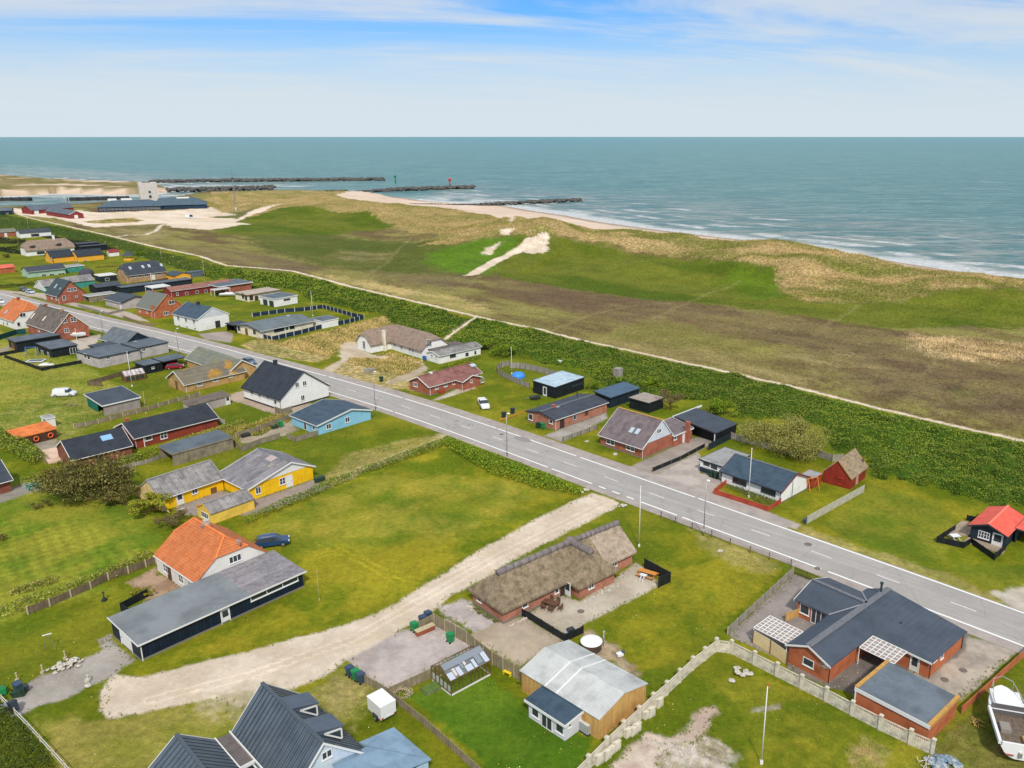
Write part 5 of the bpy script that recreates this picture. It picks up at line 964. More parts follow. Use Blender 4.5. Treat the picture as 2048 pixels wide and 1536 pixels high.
# --- grey sheds around the blue house ------------------------------------------------------------
h=House('open_grey_shed','long weathered grey board shed, open at its left end, with flat grey roof',zJ(350,880),zJ(945,700),zJ(240,800),cat='shed');h.flat(0,h.a,0,h.b,2.15,GRY,FELT,ov=.15,fas=GRY,opens='x',hb=2.3)
h=House('leaning_grey_shed','low grey shed with sloping roof and white door beside the tall white house',zD(685,1300),a=1,b=1,ang=52,cat='shed')
q=h.G(zD(220,1300));h.flat(-9.0,0,0,2.6,2.0,M('pale_purple_boards',S(178,168,162),S(156,146,142),board=(.25,.2)),ETb,ov=.15,fas=GRY,hb=2.3);h.door('y',0,zD(655,1235),.9,1.9,WT,.45)
# --- tan brick house with mossy roofs ------------------------------------------------------------
h=House('mossy_roof_house','yellow-tan brick house with lichened grey corrugated roofs and white bargeboards',zD(185,1170),a=15,b=8.5,ang=50)
h.gable(0,14.5,0,8.4,2.0,4.3,'x',BRy,ETm,ov=.3,og=.4,trim=WT,m=.5);h.gable(10.9,18.2,1.0,21.5,2.2,4.5,'y',BRy,ETg,ov=.3,og=.35,trim=WT)
for q in (zD(340,1070),zD(520,1020)): h.win('y',0,q,1.3,.9,(2,0))
h.win('y',0,zD(690,970),1.0,1.0,(1,0));h.door('x',0,zD(80,1110),.9,1.9,BRN)
# --- D1, D3, sheds --------------------------------------------------------------------------------
h=House('white_tall_house','white two-storey house with dark roof, black chimney and small basement windows',zD(335,470),zD(665,400),zD(45,400),ang=53)
a,b=h.a,h.b;ap=h.row(a/2,0,zD(475,200)[1]);h.gable(0,a,0,b,3.7,ap,'y',WH,BLY,ov=.35,og=.15,trim=WT,gm=M('gable_grey',S(206,210,212),S(196,200,204),board=(.3,.1)),gz0=3.8);h.chim(a/2,b*.55,ap-.3,ap+.8,.8,.8,DKM)
for q in (zD(95,318),zD(182,338),zD(272,355)): h.win('x',0,q,1.3,1.4,(1,0))
for q in (zD(105,405),zD(195,420),zD(285,440)): h.win('x',0,q,1.1,.6,(1,0))
h.door('y',0,zD(545,400),1.4,2.1,DKM);h.win('y',0,zD(640,410),.9,.9)
h=House('cream_bungalow','long cream bungalow with low grey sheet roof behind a dark panel fence',zD(1040,555),zD(1600,425),zD(720,495),ang=52)
a,b=h.a,h.b;h.gable(0,a,0,b,2.3,3.2,'x',WHc,roofm('grey_metal',S(104,114,118),S(94,104,108),'x',.9,.25,th=.1),ov=.55,og=.5,trim=DKM)
h.win('x',0,zD(785,435),1.3,1.2,(0,0),DKM);h.win('x',0,zD(960,475),1.3,1.2,(0,0),DKM);h.door('x',0,zD(872,475),1.1,2.,BRN)
for q,w in ((zD(1240,445),3.4),(zD(1330,425),.6),(zD(1388,415),1.6)): h.win('y',0,q,w,1.3,(1 if w>3 else 0,0),DKM)
h.flat(-.5,3.6,b+.2,b+4.5,2.2,BLK,FELTd,ov=.3,fas=DKM,opens='x');h.sky(zD(1345,295),1.0,1.0,pi=0)
h=House('white_garden_shed','white rendered garden shed with dark flat roof at the end of the dark panel fence',zD(1740,440),zD(1910,400),zD(1675,400),ang=52,cat='shed');h.flat(0,h.a,0,h.b,2.1,WH,FELT,ov=.1,fas=WT,hb=2.3)
h=House('white_double_garage','white double garage with blue-grey flat roof and two dark doors',zD(1195,195),zD(1460,150),zD(1030,160),ang=52,cat='garage');a,b=h.a,h.b;h.flat(0,a,0,b,2.7,WH,FELT,ov=.2,fas=WT)
h.win('x',0,zD(1085,140),2.6,2.0,(0,0),DKM);h.win('x',0,zD(1155,155),2.6,2.0,(0,0),DKM);h.win('y',0,zD(1330,107),2.6,.5,(0,0),DKM)
h=House('tan_roof_bungalow','white and brown bungalow with tan flat roof behind the white double garage',zB(890,1500),a=13,b=8,ang=52);h.flat(0,13,0,8,2.3,WHc,M('tan_roof',S(176,162,150),S(158,144,132)),ov=.4,fas=BRN)
for i,q in enumerate((zB(830,1430),zB(865,1450))): h.win('x',0,q,1.3,1.8,(0,0),DKM)
for q in (zB(925,1455),zB(985,1460)): h.win('y',0,q,1.4,1.7,(0,0),BRd)
h=House('maroon_longhouse','long maroon boarded house with red-brown roof and white-framed windows',zB(20,1455),a=24,b=6,ang=50);h.gable(0,24,0,6,2.4,3.4,'x',MAR,BRRd,ov=.3,og=.2,trim=None)
for q in (zB(85,1410),zB(190,1405),zB(310,1390),zB(410,1380)): h.win('y',0,q,1.1 if q[0]>360 else .8,1.1,(0,0))
h=House('red_flat_roof_house','red brick house with grey flat roof and white fascia behind the maroon longhouse',zB(690,1395),zB(830,1360),a=8,b=8.5,ang=50);h.flat(-4,8.5,0,10,2.7,BR,FELT,ov=.6,fas=WT);h.win('y',0,zB(655,1330),1.2,1.2,(0,0))
h.flat(-8,-2,-3.5,-.9,2.3,WT,M('canopy',S(176,168,166)),ov=.1,fas=WT,opens='xyXY')
# --- orange/brown gables ---------------------------------------------------------------------------
h=House('orange_brick_house','orange brick house with grey-green roof and stepped chimney facing the road',zC(1770,330),a=9.5,b=11.5,ang=53)
a,b=9.5,11.5;ap=h.row(a/2,0,zC(1940,50)[1]);h.gable(0,a,0,b,2.9,min(ap,7.2),'y',BRo,M('grey_green_slates',S(104,110,106),S(124,116,84),ns=.6,lo=.5,hi=.75,rows=(.4,.14),fine=.2),ov=.35,og=.2,trim=M('orange_trim',S(206,132,88)))
h.win('y',0,zC(1953,140),1.9,1.2,(1,0));h.win('y',0,zC(1893,265),1.7,1.2,(2,0));h.win('x',0,zC(1590,230),1.2,1.1);h.win('x',0,zC(1670,245),1.2,1.1);h.door('x',0,zC(1735,275),1.,2.1,WT);h.chim(-.1,.8,0,4.3,.7,.7,BRo);h.chim(a/2,b*.7,6,7.6,.7,.7,BRo)
h=House('brown_roof_brick_house','big red brick gabled house with brown corrugated roof and two long skylights',zC(1025,525),a=1,b=1,ang=52)
q=h.G(zC(575,470),2.9);a=abs(q[0]);q2=h.G(zC(250,365),2.9);b=q2[1]-q[1];ap=h.row(q[0]/2,q[1]*.0,zC(760,225)[1])
x0=q[0]+.3;h.gable(x0,0,0,b-.3,3.0,min(7.6,ap),'y',BR,ETb,ov=.35,og=.25,trim=M('cream_trim',S(220,206,184)),cap=RCG)
for q in (zC(730,350),zC(835,335)): h.win('y',0,q,1.5,1.3,W2)
h.win('y',0,zC(757,460),1.3,1.2,W2);h.win('x',x0,zC(312,410),1.,1.);h.win('x',x0,zC(440,450),1.2,1.2);h.sky(zC(375,295),.8,2.1,gl=M('skl',S(222,210,190)));h.sky(zC(505,325),.8,1.7,gl=MATS['skl']);h.chim(x0/2,b*.8,6.8,8.1,.8,.7,BRd);h.chim(x0/2,b*.22,6.8,8.1,.8,.7,BRt)
h=House('orange_roof_white_house','white house with bright orange tiled half-hipped roof at the left edge by the main road',zC(180,450),a=11,b=13,ang=52)
h.gable(0,10.5,0,14,2.7,7.2,'y',WH,ORY,ov=.4,og=.15,hip=((1.8,.5),(1.5,.5)),cap=MATS['orange_ridge']);h.win('y',0,zC(258,285),1.6,1.2);h.win('y',0,zC(212,390),.9,1.3,(0,0));h.win('x',0,zC(85,385),1.3,1.2);h.win('x',0,zC(42,380),.9,1.3,(0,0));h.sky(zC(70,250),.9,1.5);h.chim(5.2,9,6.3,7.9,.7,.7,BRd)
# --- grey house with stepped roofs ------------------------------------------------------------------
h=House('grey_stepped_house','grey-lilac house with staggered flat roofs and a dark metal gable roof beside the main road',zC(1140,890),ang=56,a=19,b=11)
h.flat(0,10.6,0,11,2.6,PLK,FELT,ov=.15,fas=DKM,hr=2.5);h.flat(10.62,18.8,.6,8.5,2.7,PLK,FELT,ov=.15,fas=DKM,hb=2.9)
h.gable(11.2,19.,8.6,20.,2.7,5.2,'y',DBL,roofm('dark_seam_y',S(100,108,112),S(90,98,102),'y',.55,.35,th=.2),ov=.4,og=.25,trim=STL);h.flat(5.5,11.,11.2,15.,2.5,WT,FELTd,ov=.3,fas=DKM,opens='x')
for q in (zC(972,748),zC(1010,765)): h.win('x',0,q,1.4,1.3,(0,0))
h.win('y',0,zC(1230,772),1.0,.8);h.win('y',0,zC(1470,722),1.0,.8);h.win('y',.6,zC(1635,680),1.0,.9);h.sky(zC(1540,585),1.0,1.0,pi=1)
h=House('black_garage_range','long black garage with blue-grey flat roof in front of the brown-roofed brick house',zC(200,690),zC(705,610),zC(100,650),ang=50,cat='garage');h.flat(0,h.a,0,h.b,2.3,BLK,FELT,ov=.3,fas=DKM);h.door('x',0,zC(150,640),2.2,1.9,BRN)
h=House('black_annex','black annex with white windows and a roofed corner terrace beside the swings',zC(600,775),zC(880,720),zC(420,710),ang=50,cat='annex');a,b=h.a,h.b;h.flat(0,a,0,b,2.3,BLK,FELT,ov=.3,fas=DKM)
h.win('x',0,zC(482,712),1.6,1.3,(1,0));h.win('x',0,zC(550,732),1.1,1.2,(0,0));h.win('y',0,zC(828,690),1.5,1.7,(1,0))
h=House('black_carport','black boarded carport sheltering a red car, felt roof, near the small greenhouse',zC(1660,960),a=9,b=5,ang=52,cat='carport');h.flat(0,4.2,0,5,2.1,BLK,FELT,ov=.2,fas=DKM);h.flat(4.25,10.5,0,5.,2.1,BLK,FELT,ov=.2,fas=DKM,opens='yX');h.win('y',0,zC(1740,885),.7,.5,(0,0))
# --- brick farm wings at the left -------------------------------------------------------------------
h=House('skylight_longhouse','brick house with black roof and one blue skylight left of the red longhouse',zI(1360,675),a=1,b=1,ang=46)
q=h.G(zI(715,705),2.2);x0=q[0]+.2;b=8.6
h.gable(x0,0,0,8.4,2.15,4.4,'x',BRd,DKX,ov=.35,og=.2,trim=WT);h.sky(zI(1092,488),1.9,1.4,gl=M('skb',S(130,176,226),r=.2));h.win('y',0,zI(1010,690),1.2,.8,(1,0),BRd)
mb=MB();t=[h.G(zI(*p),0) for p in ((390,640),(600,600),(700,720),(500,760))];mb.prism([(p[0],p[1]) for p in t],0,.35);h.part(mb,'terrace',M('pink_concrete',S(216,186,164),S(196,166,144)))
h=House('red_longhouse','long falu-red brick house with black tiled roof running back toward the white house',zI(1370,610),a=15.5,b=8.5,ang=48)
h.gable(.4,16.2,0,8.8,2.2,4.,'x',M('dark_red_brick',S(140,62,44),S(120,50,36),rows=(.2,.14)),DKX,ov=.4,og=.25,trim=WT)
h.win('y',0,zI(1520,490),1.3,1.0,(0,0));h.win('y',0,zI(1675,460),1.3,1.5,(1,1));h.chim(1.5,5.5,3.2,4.4,.7,.7,BR);mb=MB();mb.box(1.9,2.05,-.2,-.05,0,2.1);h.part(mb,'post',WT)
h=House('green_tarp_shed','grey block shed with dark sheet roof and green cloth across its open end',zI(1075,265),zI(1450,190),zI(800,190),ang=48,cat='shed');a,b=h.a,h.b;h.flat(0,a,0,b,2.2,M('grey_block',S(160,150,142),S(140,132,126),board=(.3,.1)),FELTd,ov=.35,fas=WT,opens='x',hr=2.3,hb=2.6);mb=MB();mb.obox((-.02,b*.35),(-.02,b*.98),.05,.1,2.3);h.part(mb,'cloth_screen',GRN)
h=House('left_edge_brick_house','brick house corner with dark roof cut by the left edge, near the turquoise table',zI(125,1035),a=1,b=1,ang=50)
h.gable(-9,0,0,8,2.2,4.3,'x',BRd,SLX,ov=.5,og=.3,trim=WT,fascia=WT)
h=House('ochre_shed','low brown store with bright orange-brown sheet roof and three life rings on its wall',zI(200,590),zI(592,490),zI(110,530),ang=52,cat='shed');h.flat(0,h.a,0,max(h.b,2.2),1.75,M('dark_brown_boards',S(84,58,40),S(66,46,34),board=(.3,.3)),M('rust_orange',S(222,128,64),S(190,96,50),fine=.2,stripe=('x',.3,.2)),ov=.12,fas=None,hb=2.15);OCH=h
h=House('utility_cabin','small white cabin with a grey door standing on the rough grass behind the orange-roofed store',zI(490,400),zI(550,378),zI(420,378),ang=52,cat='cabin');h.flat(0,max(1.6,h.a),0,max(2.0,h.b),2.0,WH,FELTg,ov=.05,fas=WT);h.door('x',0,None,.8,1.8,STL,pos=(0,.9,1))
# --- far rows --------------------------------------------------------------------------------------
h=House('red_gable_house','red brick gabled house with grey-green roof beside the main road at the far left',zA(680,1530),zA(960,1480),zA(565,1485),ang=52)
a,b=h.a,h.b;ap=h.row(a/2,0,zA(770,1245)[1]);h.gable(0,a,0,b,3.,min(ap,7.6),'y',BR,M('dark_green_slates',S(62,76,80),S(54,66,70),rows=(.4,.12)),ov=.4,og=.2,trim=DKM)
h.win('y',0,zA(820,1360),2.9,1.1,(2,1));h.win('y',0,zA(728,1455),1.0,1.5,(0,1));h.win('y',0,zA(868,1437),.8,.6,(0,0));h.win('x',0,zA(590,1447),1.2,1.2);h.win('x',0,zA(640,1460),1.2,1.2);h.sky(zA(635,1322),1.,1.8);h.sky(zA(686,1350),.7,.9)
h=House('lilac_house','lilac-grey house with low dark roof between the two red gabled houses',zC(1395,225),a=9.5,b=11,ang=52);h.gable(0,9.5,0,12,2.4,3.8,'y',PLK,FELTd,ov=.4,og=.3,trim=DKM);h.win('x',0,zC(1255,140),1.2,1.1);h.win('x',0,zC(1310,155),.9,1.);h.door('x',0,zC(1370,180),.9,1.9,WT)
h=House('pale_carport','carport with pale roof and grey board fence beside the far red gabled house',zC(1020,145),a=9,b=4.5,ang=50,cat='carport');h.flat(0,9,0,4.5,2.1,GRY,FELTg,ov=.2,fas=WT,opens='x')
h=House('dark_garages','row of dark garages with a slate-coloured roof',zA(1110,1412),zA(1390,1375),a=None,b=7,ang=50,cat='garage');h.gable(0,h.a,0,7,2.3,3.2,'x',BLK,FELTd,ov=.2,gut=False)
h=House('white_flat_annex','dark annex with white flat roof beside the tan longhouse',zA(1150,1280),zA(1375,1270),a=None,b=6,ang=48,cat='annex');h.flat(0,h.a,0,6,2.4,DBL,M('white_roof',(.6,.6,.6)),ov=.2,fas=WT);h.win('y',0,zA(1220,1245),1.6,1.2,(0,0))
h=House('long_flat_shed','very long low shed with blue-grey flat roof in front of the tan longhouse',zA(1400,1415),a=24,b=5,ang=48,cat='shed');h.flat(0,26,0,5,2.3,DBL,FELT,ov=.2,fas=DKM)
h=House('white_canopy','white diamond-shaped flat canopy roof on posts',zA(1730,1345),a=6,b=6,ang=48,cat='canopy',zf=2.8);h.flat(0,6.5,0,6,2.7,WT,M('white_roof',None),ov=.1,fas=WT,opens='xyXY')
h=House('tan_longhouse','long tan brick house with dark slate roof, four skylights and five white windows',zA(1450,1285),zA(1905,1232),a=None,b=9.5,ang=48)
a=h.a;ap=h.row(0,4.75,zA(1405,1035)[1]);h.gable(0,a,0,9.5,3.0,min(ap,7.),'x',BRt,SLX,ov=.4,og=.2,hip=((1.6,.5),(1.6,.5)))
for q in (zA(1515,1210),zA(1590,1203),zA(1665,1195),zA(1810,1178)): h.win('y',0,q,1.5,1.2)
h.door('y',0,zA(1742,1200),1.2,2.2,WT)
for q in (zA(1480,1115),zA(1625,1100),zA(1695,1090),zA(1835,1080)): h.sky(q,1.0,1.6)
h=House('ochre_cabin','yellow-ochre cabin with a blue-grey gabled roof at the edge of the thicket',zB(205,1250),a=5,b=8,ang=50,cat='cabin');h.gable(-5,1.2,0,8,2.2,3.1,'y',YLO,SLY,ov=.4,gut=False);h.win('y',0,zB(165,1225),1.2,.8)
h=House('grey_hut','small grey hut beside the yellow-ochre cabin',zB(300,1215),a=4,b=3,ang=50,cat='hut');h.flat(-3,3,0,3,2.,FELT,FELT,ov=.1,fas=None)
h=House('pavilion','octagonal yellow garden pavilion with dark pointed roof',zA(1490,1030),a=1,b=1,ang=50,cat='pavilion')
mb=MB();mb.lathe([(2.4,0),(2.4,1.0),(2.3,1.02)],8,(0,2,0));h.part(mb,'wall',YLO);mb=MB();[mb.tube((2.3*math.cos(t),2+2.3*math.sin(t),1),(2.3*math.cos(t),2+2.3*math.sin(t),2.4),.1,n=6) for t in np.arange(8)*math.pi/4];h.part(mb,'post',BRN);mb=MB();mb.lathe([(3.,2.4),(2.9,2.55),(1.3,3.3),(1.2,3.6),(.1,4.4)],8,(0,2,0));h.part(mb,'roof',FELTd)
h=House('green_walled_house','long pale green house with blue-grey roof in the far left rows',zA(325,1228),zA(812,1200),a=None,b=8,ang=48);h.gable(0,h.a,0,8,2.5,3.9,'x',GNW,SLX,ov=.5,gut=True);[h.win('y',0,q,w,1.2,(1,0)) for q,w in ((zA(500,1200),1.6),(zA(590,1195),1.8),(zA(700,1188),2.6))]
h.flat(h.a+1,h.a+8,2,8,2.4,TEAL,FELTg,ov=.2,fas=WT)
h=House('domed_shed','dark rounded shed beside the pale green house',zA(1010,1225),a=1,b=1,ang=48,cat='shed');mb=MB();mb.lathe([(3,0),(3.,1.7),(2.3,2.9),(1,3.5),(.05,3.7)],10,(0,2,0));h.part(mb,'shell',M('dark_lilac',S(74,70,84),S(60,58,70)),smooth=True)
h=House('teal_walled_house','house with teal walls and twin grey roofs behind the silver car',zA(505,1395),a=13,b=8,ang=48);h.gable(0,9,0,8,2.4,4.1,'x',TEAL,ETX,ov=.3,og=.2,trim=WT,gm=M('pale_gable',S(210,210,206)),gz0=.6);h.gable(9.1,18,1,9,2.4,4.1,'x',TEAL,ETX,ov=.3,gut=False)
h=House('twin_yellow_house','yellow-ochre house with twin dark blue roofs in the far left rows',zA(590,1062),a=9,b=8,ang=48);h.gable(0,9.5,0,8,2.5,5.2,'x',YLO,DKX,ov=.3,gut=False);h.gable(9.6,21,-4.5,4,2.5,4.9,'x',YLO,DKX,ov=.3,gut=False);[h.win('y',-4.5,q,1.6,1.1,(1,0)) for q in (zA(870,1050),zA(970,1040))];h.win('x',0,zA(585,1010),1.5,1.3)
h=House('far_thatched_house','long white thatched house with eyebrow dormers and a white chimney in the far rows',zA(305,982),zA(915,950),a=None,b=9,ang=47);a=h.a;h.gable(0,a,0,9,2.7,6.6,'x',WH,THD,ov=.5,og=.4,hip=((2.2,.3),(2,.3)),gut=False,th=.3)
h.win('y',0,zA(465,940),3.4,1.2,(2,0),DKM);h.chim(a*.66,4.5,5.5,8.6,.9,.9,WH)
for q in (zA(450,880),zA(768,858)):
    o=h.G(q,5.0);mb=MB();mb.lathe([(1.9,0),(1.7,.9),(1.0,1.4),(.05,1.55)],12,(o[0],2.2,3.9));d=h.part(mb,'dormer',THD,smooth=True);mb=MB();mb.box(o[0]-1.,o[0]+1.,.25,.4,4.1,4.8);mb.build('pane',GLS,d)
h=House('black_flat_house','black house with stepped dark flat roofs beside the far thatched house',zA(935,935),zA(1210,905),a=None,b=10,ang=47);h.flat(0,h.a,0,5,2.6,BLK,FELTd,ov=.3,fas=DKM);h.flat(0,h.a-2,5.2,11,3.4,BLK,FELTd,ov=.2,fas=DKM)
h=House('small_red_hut','small dark red hut with a white end wall on the far lawn',zA(1250,985),zA(1350,972),a=None,b=4,ang=47,cat='hut');h.gable(0,h.a,0,4,1.9,3.,'x',WH,MAR,ov=.2,gut=False)
h=House('white_far_bungalow','white bungalow with dark roof in front of the scrub at the far left',zA(235,775),zA(572,745),a=None,b=8,ang=46);h.gable(0,h.a,0,8,2.7,4.2,'x',WH,SLX,ov=.4,gut=False);[h.win('y',0,q,w,1.6,(1,0),DKM) for q,w in ((zA(388,742),3.),(zA(430,740),1.5))]
h=House('far_red_bungalow','red brick bungalow with pale grey roof at the far left edge',zA(-60,772),zA(168,748),a=None,b=8,ang=46);h.gable(0,h.a,0,8,2.7,4.2,'x',BR,ETg,ov=.3,trim=WT,gut=False);h.door('y',0,zA(65,735),1.2,2.2,WT)
h=House('coral_roof_shed','low brick shed with coral red roof on the lawn at the far left edge',zA(-40,1185),zA(155,1155),a=None,b=6,ang=46,cat='shed');h.gable(0,h.a,0,6,2.2,3.2,'x',BRo,REDN,ov=.3,gut=False)
# --- harbour ---------------------------------------------------------------------------------------
h=House('harbour_hall','long low dark blue harbour hall with hipped grey roofs around the pale tower',zA(1120,475),zB(415,440),a=None,b=26);a=h.a
HB=M('navy_boards',S(36,58,82),S(28,46,66),board=(1.,.2));HR=M('grey_blue_roofing',S(78,96,110),S(66,84,98),dirt=.15)
h.gable(0,a*.58,0,24,3.4,7.5,'x',HB,HR,ov=.8,og=.8,hip=((9,0),(9,0)),gut=False);h.gable(a*.50,a,1,26,3.6,8.4,'x',HB,HR,ov=.8,og=.8,hip=((4,0),(9,0)),gut=False)
for i in range(16): h.win('y',0,None,1.8,1.3,(0,0),WT,pos=(2+i*a*.56/16,0,1.7))
for q in ((.08,.16),(.2,.3),(.72,.84)): mb=MB();mb.box(a*q[0],a*q[1],11.5,12.5,7.2,8.9);h.part(mb,'roof_light',WT)
h=House('harbour_tower','pale tapered concrete harbour tower with narrow dark windows rising from the navy hall',zA(1612,400),a=11,b=9,ang=30,cat='tower')
ht=h.row(0,0,zA(0,148)[1]);TW=M('pale_concrete',S(206,200,192),S(190,184,176))
mb=MB();q=.9;mb.add([(0,0,0),(14,0,0),(14,12,0),(0,12,0),(-.3,-.5,ht),(13.6,-.5,ht),(13.6,12.5,ht),(-.3,12.5,ht)],[(0,1,5,4),(1,2,6,5),(2,3,7,6),(3,0,4,7),(4,5,6,7)]);h.part(mb,'wall',TW)
for z in (.38,.6,.8): h.win('y',-.3,None,1.9,2.2,(0,1),STL,pos=(7.5,0,ht*z))
h.win('x',-.2,None,2.,2.6,(0,1),STL,pos=(0,6,ht*.72))
mb=MB();mb.box(3,9,3,9,ht,ht+.5);h.part(mb,'roof',FELTd)
h=House('red_harbour_shed','dark red boarded harbour shed with grey gable roof, nearer of the two',zA(800,555),zA(950,545),zA(530,510),cat='shed');a,b=h.a,h.b;h.gable(0,max(a,9),0,max(b,14),2.9,5.2,'y',MAR,FELT,ov=.5,trim=WT,gut=False);h.door('y',0,zA(868,540),2.2,2.2,WT)
h=House('red_harbour_store','dark red boarded harbour store with long grey roof beside the basin, farther of the two',zA(365,505),zA(840,470),a=None,b=14,cat='shed');h.gable(0,h.a,0,14,3.0,6.0,'x',MAR,FELT,ov=.5,gut=False);h.door('y',0,zA(415,480),3.,2.5,WT)
h=House('dark_quay_shed','dark green-grey quay shed at the far left edge',zA(-60,512),zA(140,505),a=None,b=12,cat='shed');h.gable(0,h.a,0,12,2.8,4.6,'x',DBL,FELT,ov=.4,gut=False);h.win('y',0,zA(85,500),1.5,1.5)
# ================================================================ fences
FB=M('fence_boards',S(150,138,112),S(124,112,88),fine=.25,board=(.14,.35),streak=.2);FBg=M('grey_fence_boards',S(160,154,144),S(130,124,114),fine=.25,board=(.15,.35),streak=.2)
FBd=M('brown_fence_boards',S(120,104,84),S(98,84,66),fine=.25,board=(.15,.35),streak=.2);NAVY=M('navy_panels',S(30,52,74),S(24,42,62),board=(.3,.2));LATH=M('green_painted_boards',S(16,72,74),S(12,60,62),board=(.3,.2))
RBD=M('red_stained_boards',S(178,76,54),S(156,62,44),rows=(.2,.35),fine=.2)
def fence(label,pts,h,mat,post=POST,bay=2.,pw=.1,style='board',exact=False,name='fence',ph=None,world=False,z0=.06,cat='fence'):
    W_=pts if world else [G(*p) for p in pts];o=W_[0];root=empty(name,(o[0],o[1],0));tag(root,label,cat);ph=ph or h+.08
    pm=None;first=True
    for i in range(len(W_)-1):
        p,q=W_[i],W_[i+1];L=math.dist(p,q);n=1 if exact else max(1,round(L/bay));bl=L/n;ang=math.atan2(q[1]-p[1],q[0]-p[0])
        mb=MB()
        if style=='board':
            mb.box(pw/2,bl-pw/2,-.018,.018,z0,h);mb.box(pw/2,bl-pw/2,-.035,.035,h-.07,h+.012)
        elif style=='rail':
            for z in (h*.45,h*.92): mb.box(0,bl,-.02,.02,z-.05,z+.05)
        elif style=='wire':
            for z in (h*.4,h*.65,h*.92): mb.box(0,bl,-.012,.012,z-.012,z+.012)
        elif style=='bars':
            mb.box(pw/2,bl-pw/2,-.02,.02,h-.06,h);mb.box(pw/2,bl-pw/2,-.02,.02,.1,.16);k=int(bl/.16);[mb.box(pw/2+j*.16,pw/2+j*.16+.03,-.012,.012,.16,h-.06) for j in range(1,k)]
        elif style=='concrete':
            a,b=pw/2-.03,bl-pw/2+.03
            mb.box(a,b,-.045,.045,0,h*.40);mb.box(a,b,-.035,.035,h*.40+.0,h*.76);mb.box(a,b,-.05,.05,h*.93,h)
            k=max(4,int((b-a)*.6/.17));x0=a+(b-a)*.2;x1=b-(b-a)*.2
            mb.box(a,x0,-.04,.04,h*.76,h*.93);mb.box(x1,b,-.04,.04,h*.76,h*.93)
            for j in range(k): xx=x0+(x1-x0)*(j+.5)/k;mb.box(xx-.035,xx+.035,-.03,.03,h*.76,h*.93)
        me0=None
        for j in range(n):
            x,y=p[0]+(q[0]-p[0])*j/n-o[0],p[1]+(q[1]-p[1])*j/n-o[1]
            if me0 is None: pa=mb.build('wire' if style=='wire' else 'panel',mat,root);me0=pa.data
            else: pa=pa.copy();col.objects.link(pa)
            pa.location=(x,y,0);pa.rotation_euler=(0,0,ang)
            if pw>0:
                if pm is None:
                    m2=MB()
                    if style=='concrete': m2.box(-pw/2,pw/2,-pw/2,pw/2,0,ph);m2.box(-pw/2-.06,pw/2+.06,-pw/2-.06,pw/2+.06,ph,ph+.07);m2.box(-pw/2-.02,pw/2+.02,-pw/2-.02,pw/2+.02,ph+.07,ph+.14)
                    else: m2.box(-pw/2,pw/2,-pw/2-.01,pw/2+.01,0,ph)
                    pm=po=m2.build('post',post,root)
                else: po=pm.copy();col.objects.link(po)
                po.location=(x,y,0);po.rotation_euler=(0,0,ang)
    if pw>0:
        po=pm.copy();col.objects.link(po);po.location=(W_[-1][0]-o[0],W_[-1][1]-o[1],0);po.rotation_euler=(0,0,ang)
    return root
fence('cast concrete fence running diagonally up from the bottom edge past the workshop',[(1432,1303),(1409,1321),(1385,1340),(1359,1365),(1333,1390),(1306,1414),(1278,1441),(1247,1470),(1213,1503),(1177,1540),(1140,1578)],1.45,CONf,CONf,style='concrete',exact=True,pw=.3,ph=1.6)
fence('cast concrete fence with capped posts along the brick courtyard house and garage',[(1432,1303),(1462,1307),(1508,1330),(1553,1353),(1602,1378),(1651,1403),(1703,1431),(1759,1460),(1819,1489),(1864,1509)],1.5,CONf,CONf,style='concrete',exact=True,pw=.3,ph=1.65)
fence('weathered board fence between the lawn and the purple paved yard',[(1586,1148),(1455,1270)],1.0,FBg,bay=2.4)
fence('black bar railing on the road side of the purple paved yard',[(1587,1147),(1641,1169)],.95,DKM,DKM,style='bars',pw=.06)
fence('thin wire fence on wooden posts between the road and the thatched house lawn',[(1322,1036),(1351,1047),(1384,1059),(1423,1074),(1460,1090),(1500,1106),(1538,1119),(1582,1133)],1.0,DKM,FBd,style='wire',exact=True,pw=.1)
fence('low blue-black fence beside the driveway of the gabled brick house',[(1305,944),(1360,921),(1409,895)],.8,BLK,FBd,bay=2.5)
fence('taller dark fence continuing behind the white annex to the carport hall',[(1417,901),(1462,878)],1.3,DBL,DKM)
fence('long weathered grey fence behind the white tiled house, below the big olive bush',[(1462,878),(1594,915),(1610,905),(1665,924),(1684,922)],1.35,FBg,bay=2.5)
fence('pale grey fence running from the road up to the red barn',[(1614,1048),(1727,985)],1.3,M('pale_fence_boards',S(186,184,170),S(160,156,140),board=(.15,.3),fine=.2),bay=2.6)
fence('low red stained board fence around the front bed of the white tiled house',[(1453,968),(1428,988),(1536,1023),(1561,1007)],.85,RBD,RBD,bay=3.)
fence('light grey fence with dark posts between brick bungalow drive and the gabled brick house',[(1126,883),(1195,858)],.9,FBg,DKM,bay=2.6)
fence('low wooden rail by the bins in front of the brick bungalow',[(1000,842),(1012,840),(1052,824)],.5,WOOD,WOOD,style='rail')
fence('curved weathered fence round the grass patch with the blue cover',[(1059,777),(1040,770),(1022,762),(1005,754),(996,748),(994,741),(1003,735),(1018,731)],1.3,FBg,FBd,bay=1.6)
fence('back fence of weathered boards between the white flagpole and the rose thicket',[(1019,737),(1040,737),(1062,741),(1090,748),(1120,756)],1.5,FBg,FBd,bay=2)
fence('tall brown-green board fence between the lilac gravel yard and the concrete drive',[(869,1251),(934,1288),(985,1329),(1051,1368)],1.6,FB,POST,bay=1.9)
fence('long board fence slanting down to the bottom edge beside the white cargo trailer',[(731,1367),(779,1394),(800,1413),(850,1453),(905,1502),(970,1562)],1.0,FB,FB,bay=2.0)
fence('short board fence between the lilac gravel yard and the greenhouse',[(781,1394),(862,1357)],1.2,FB,FB,bay=2.0)
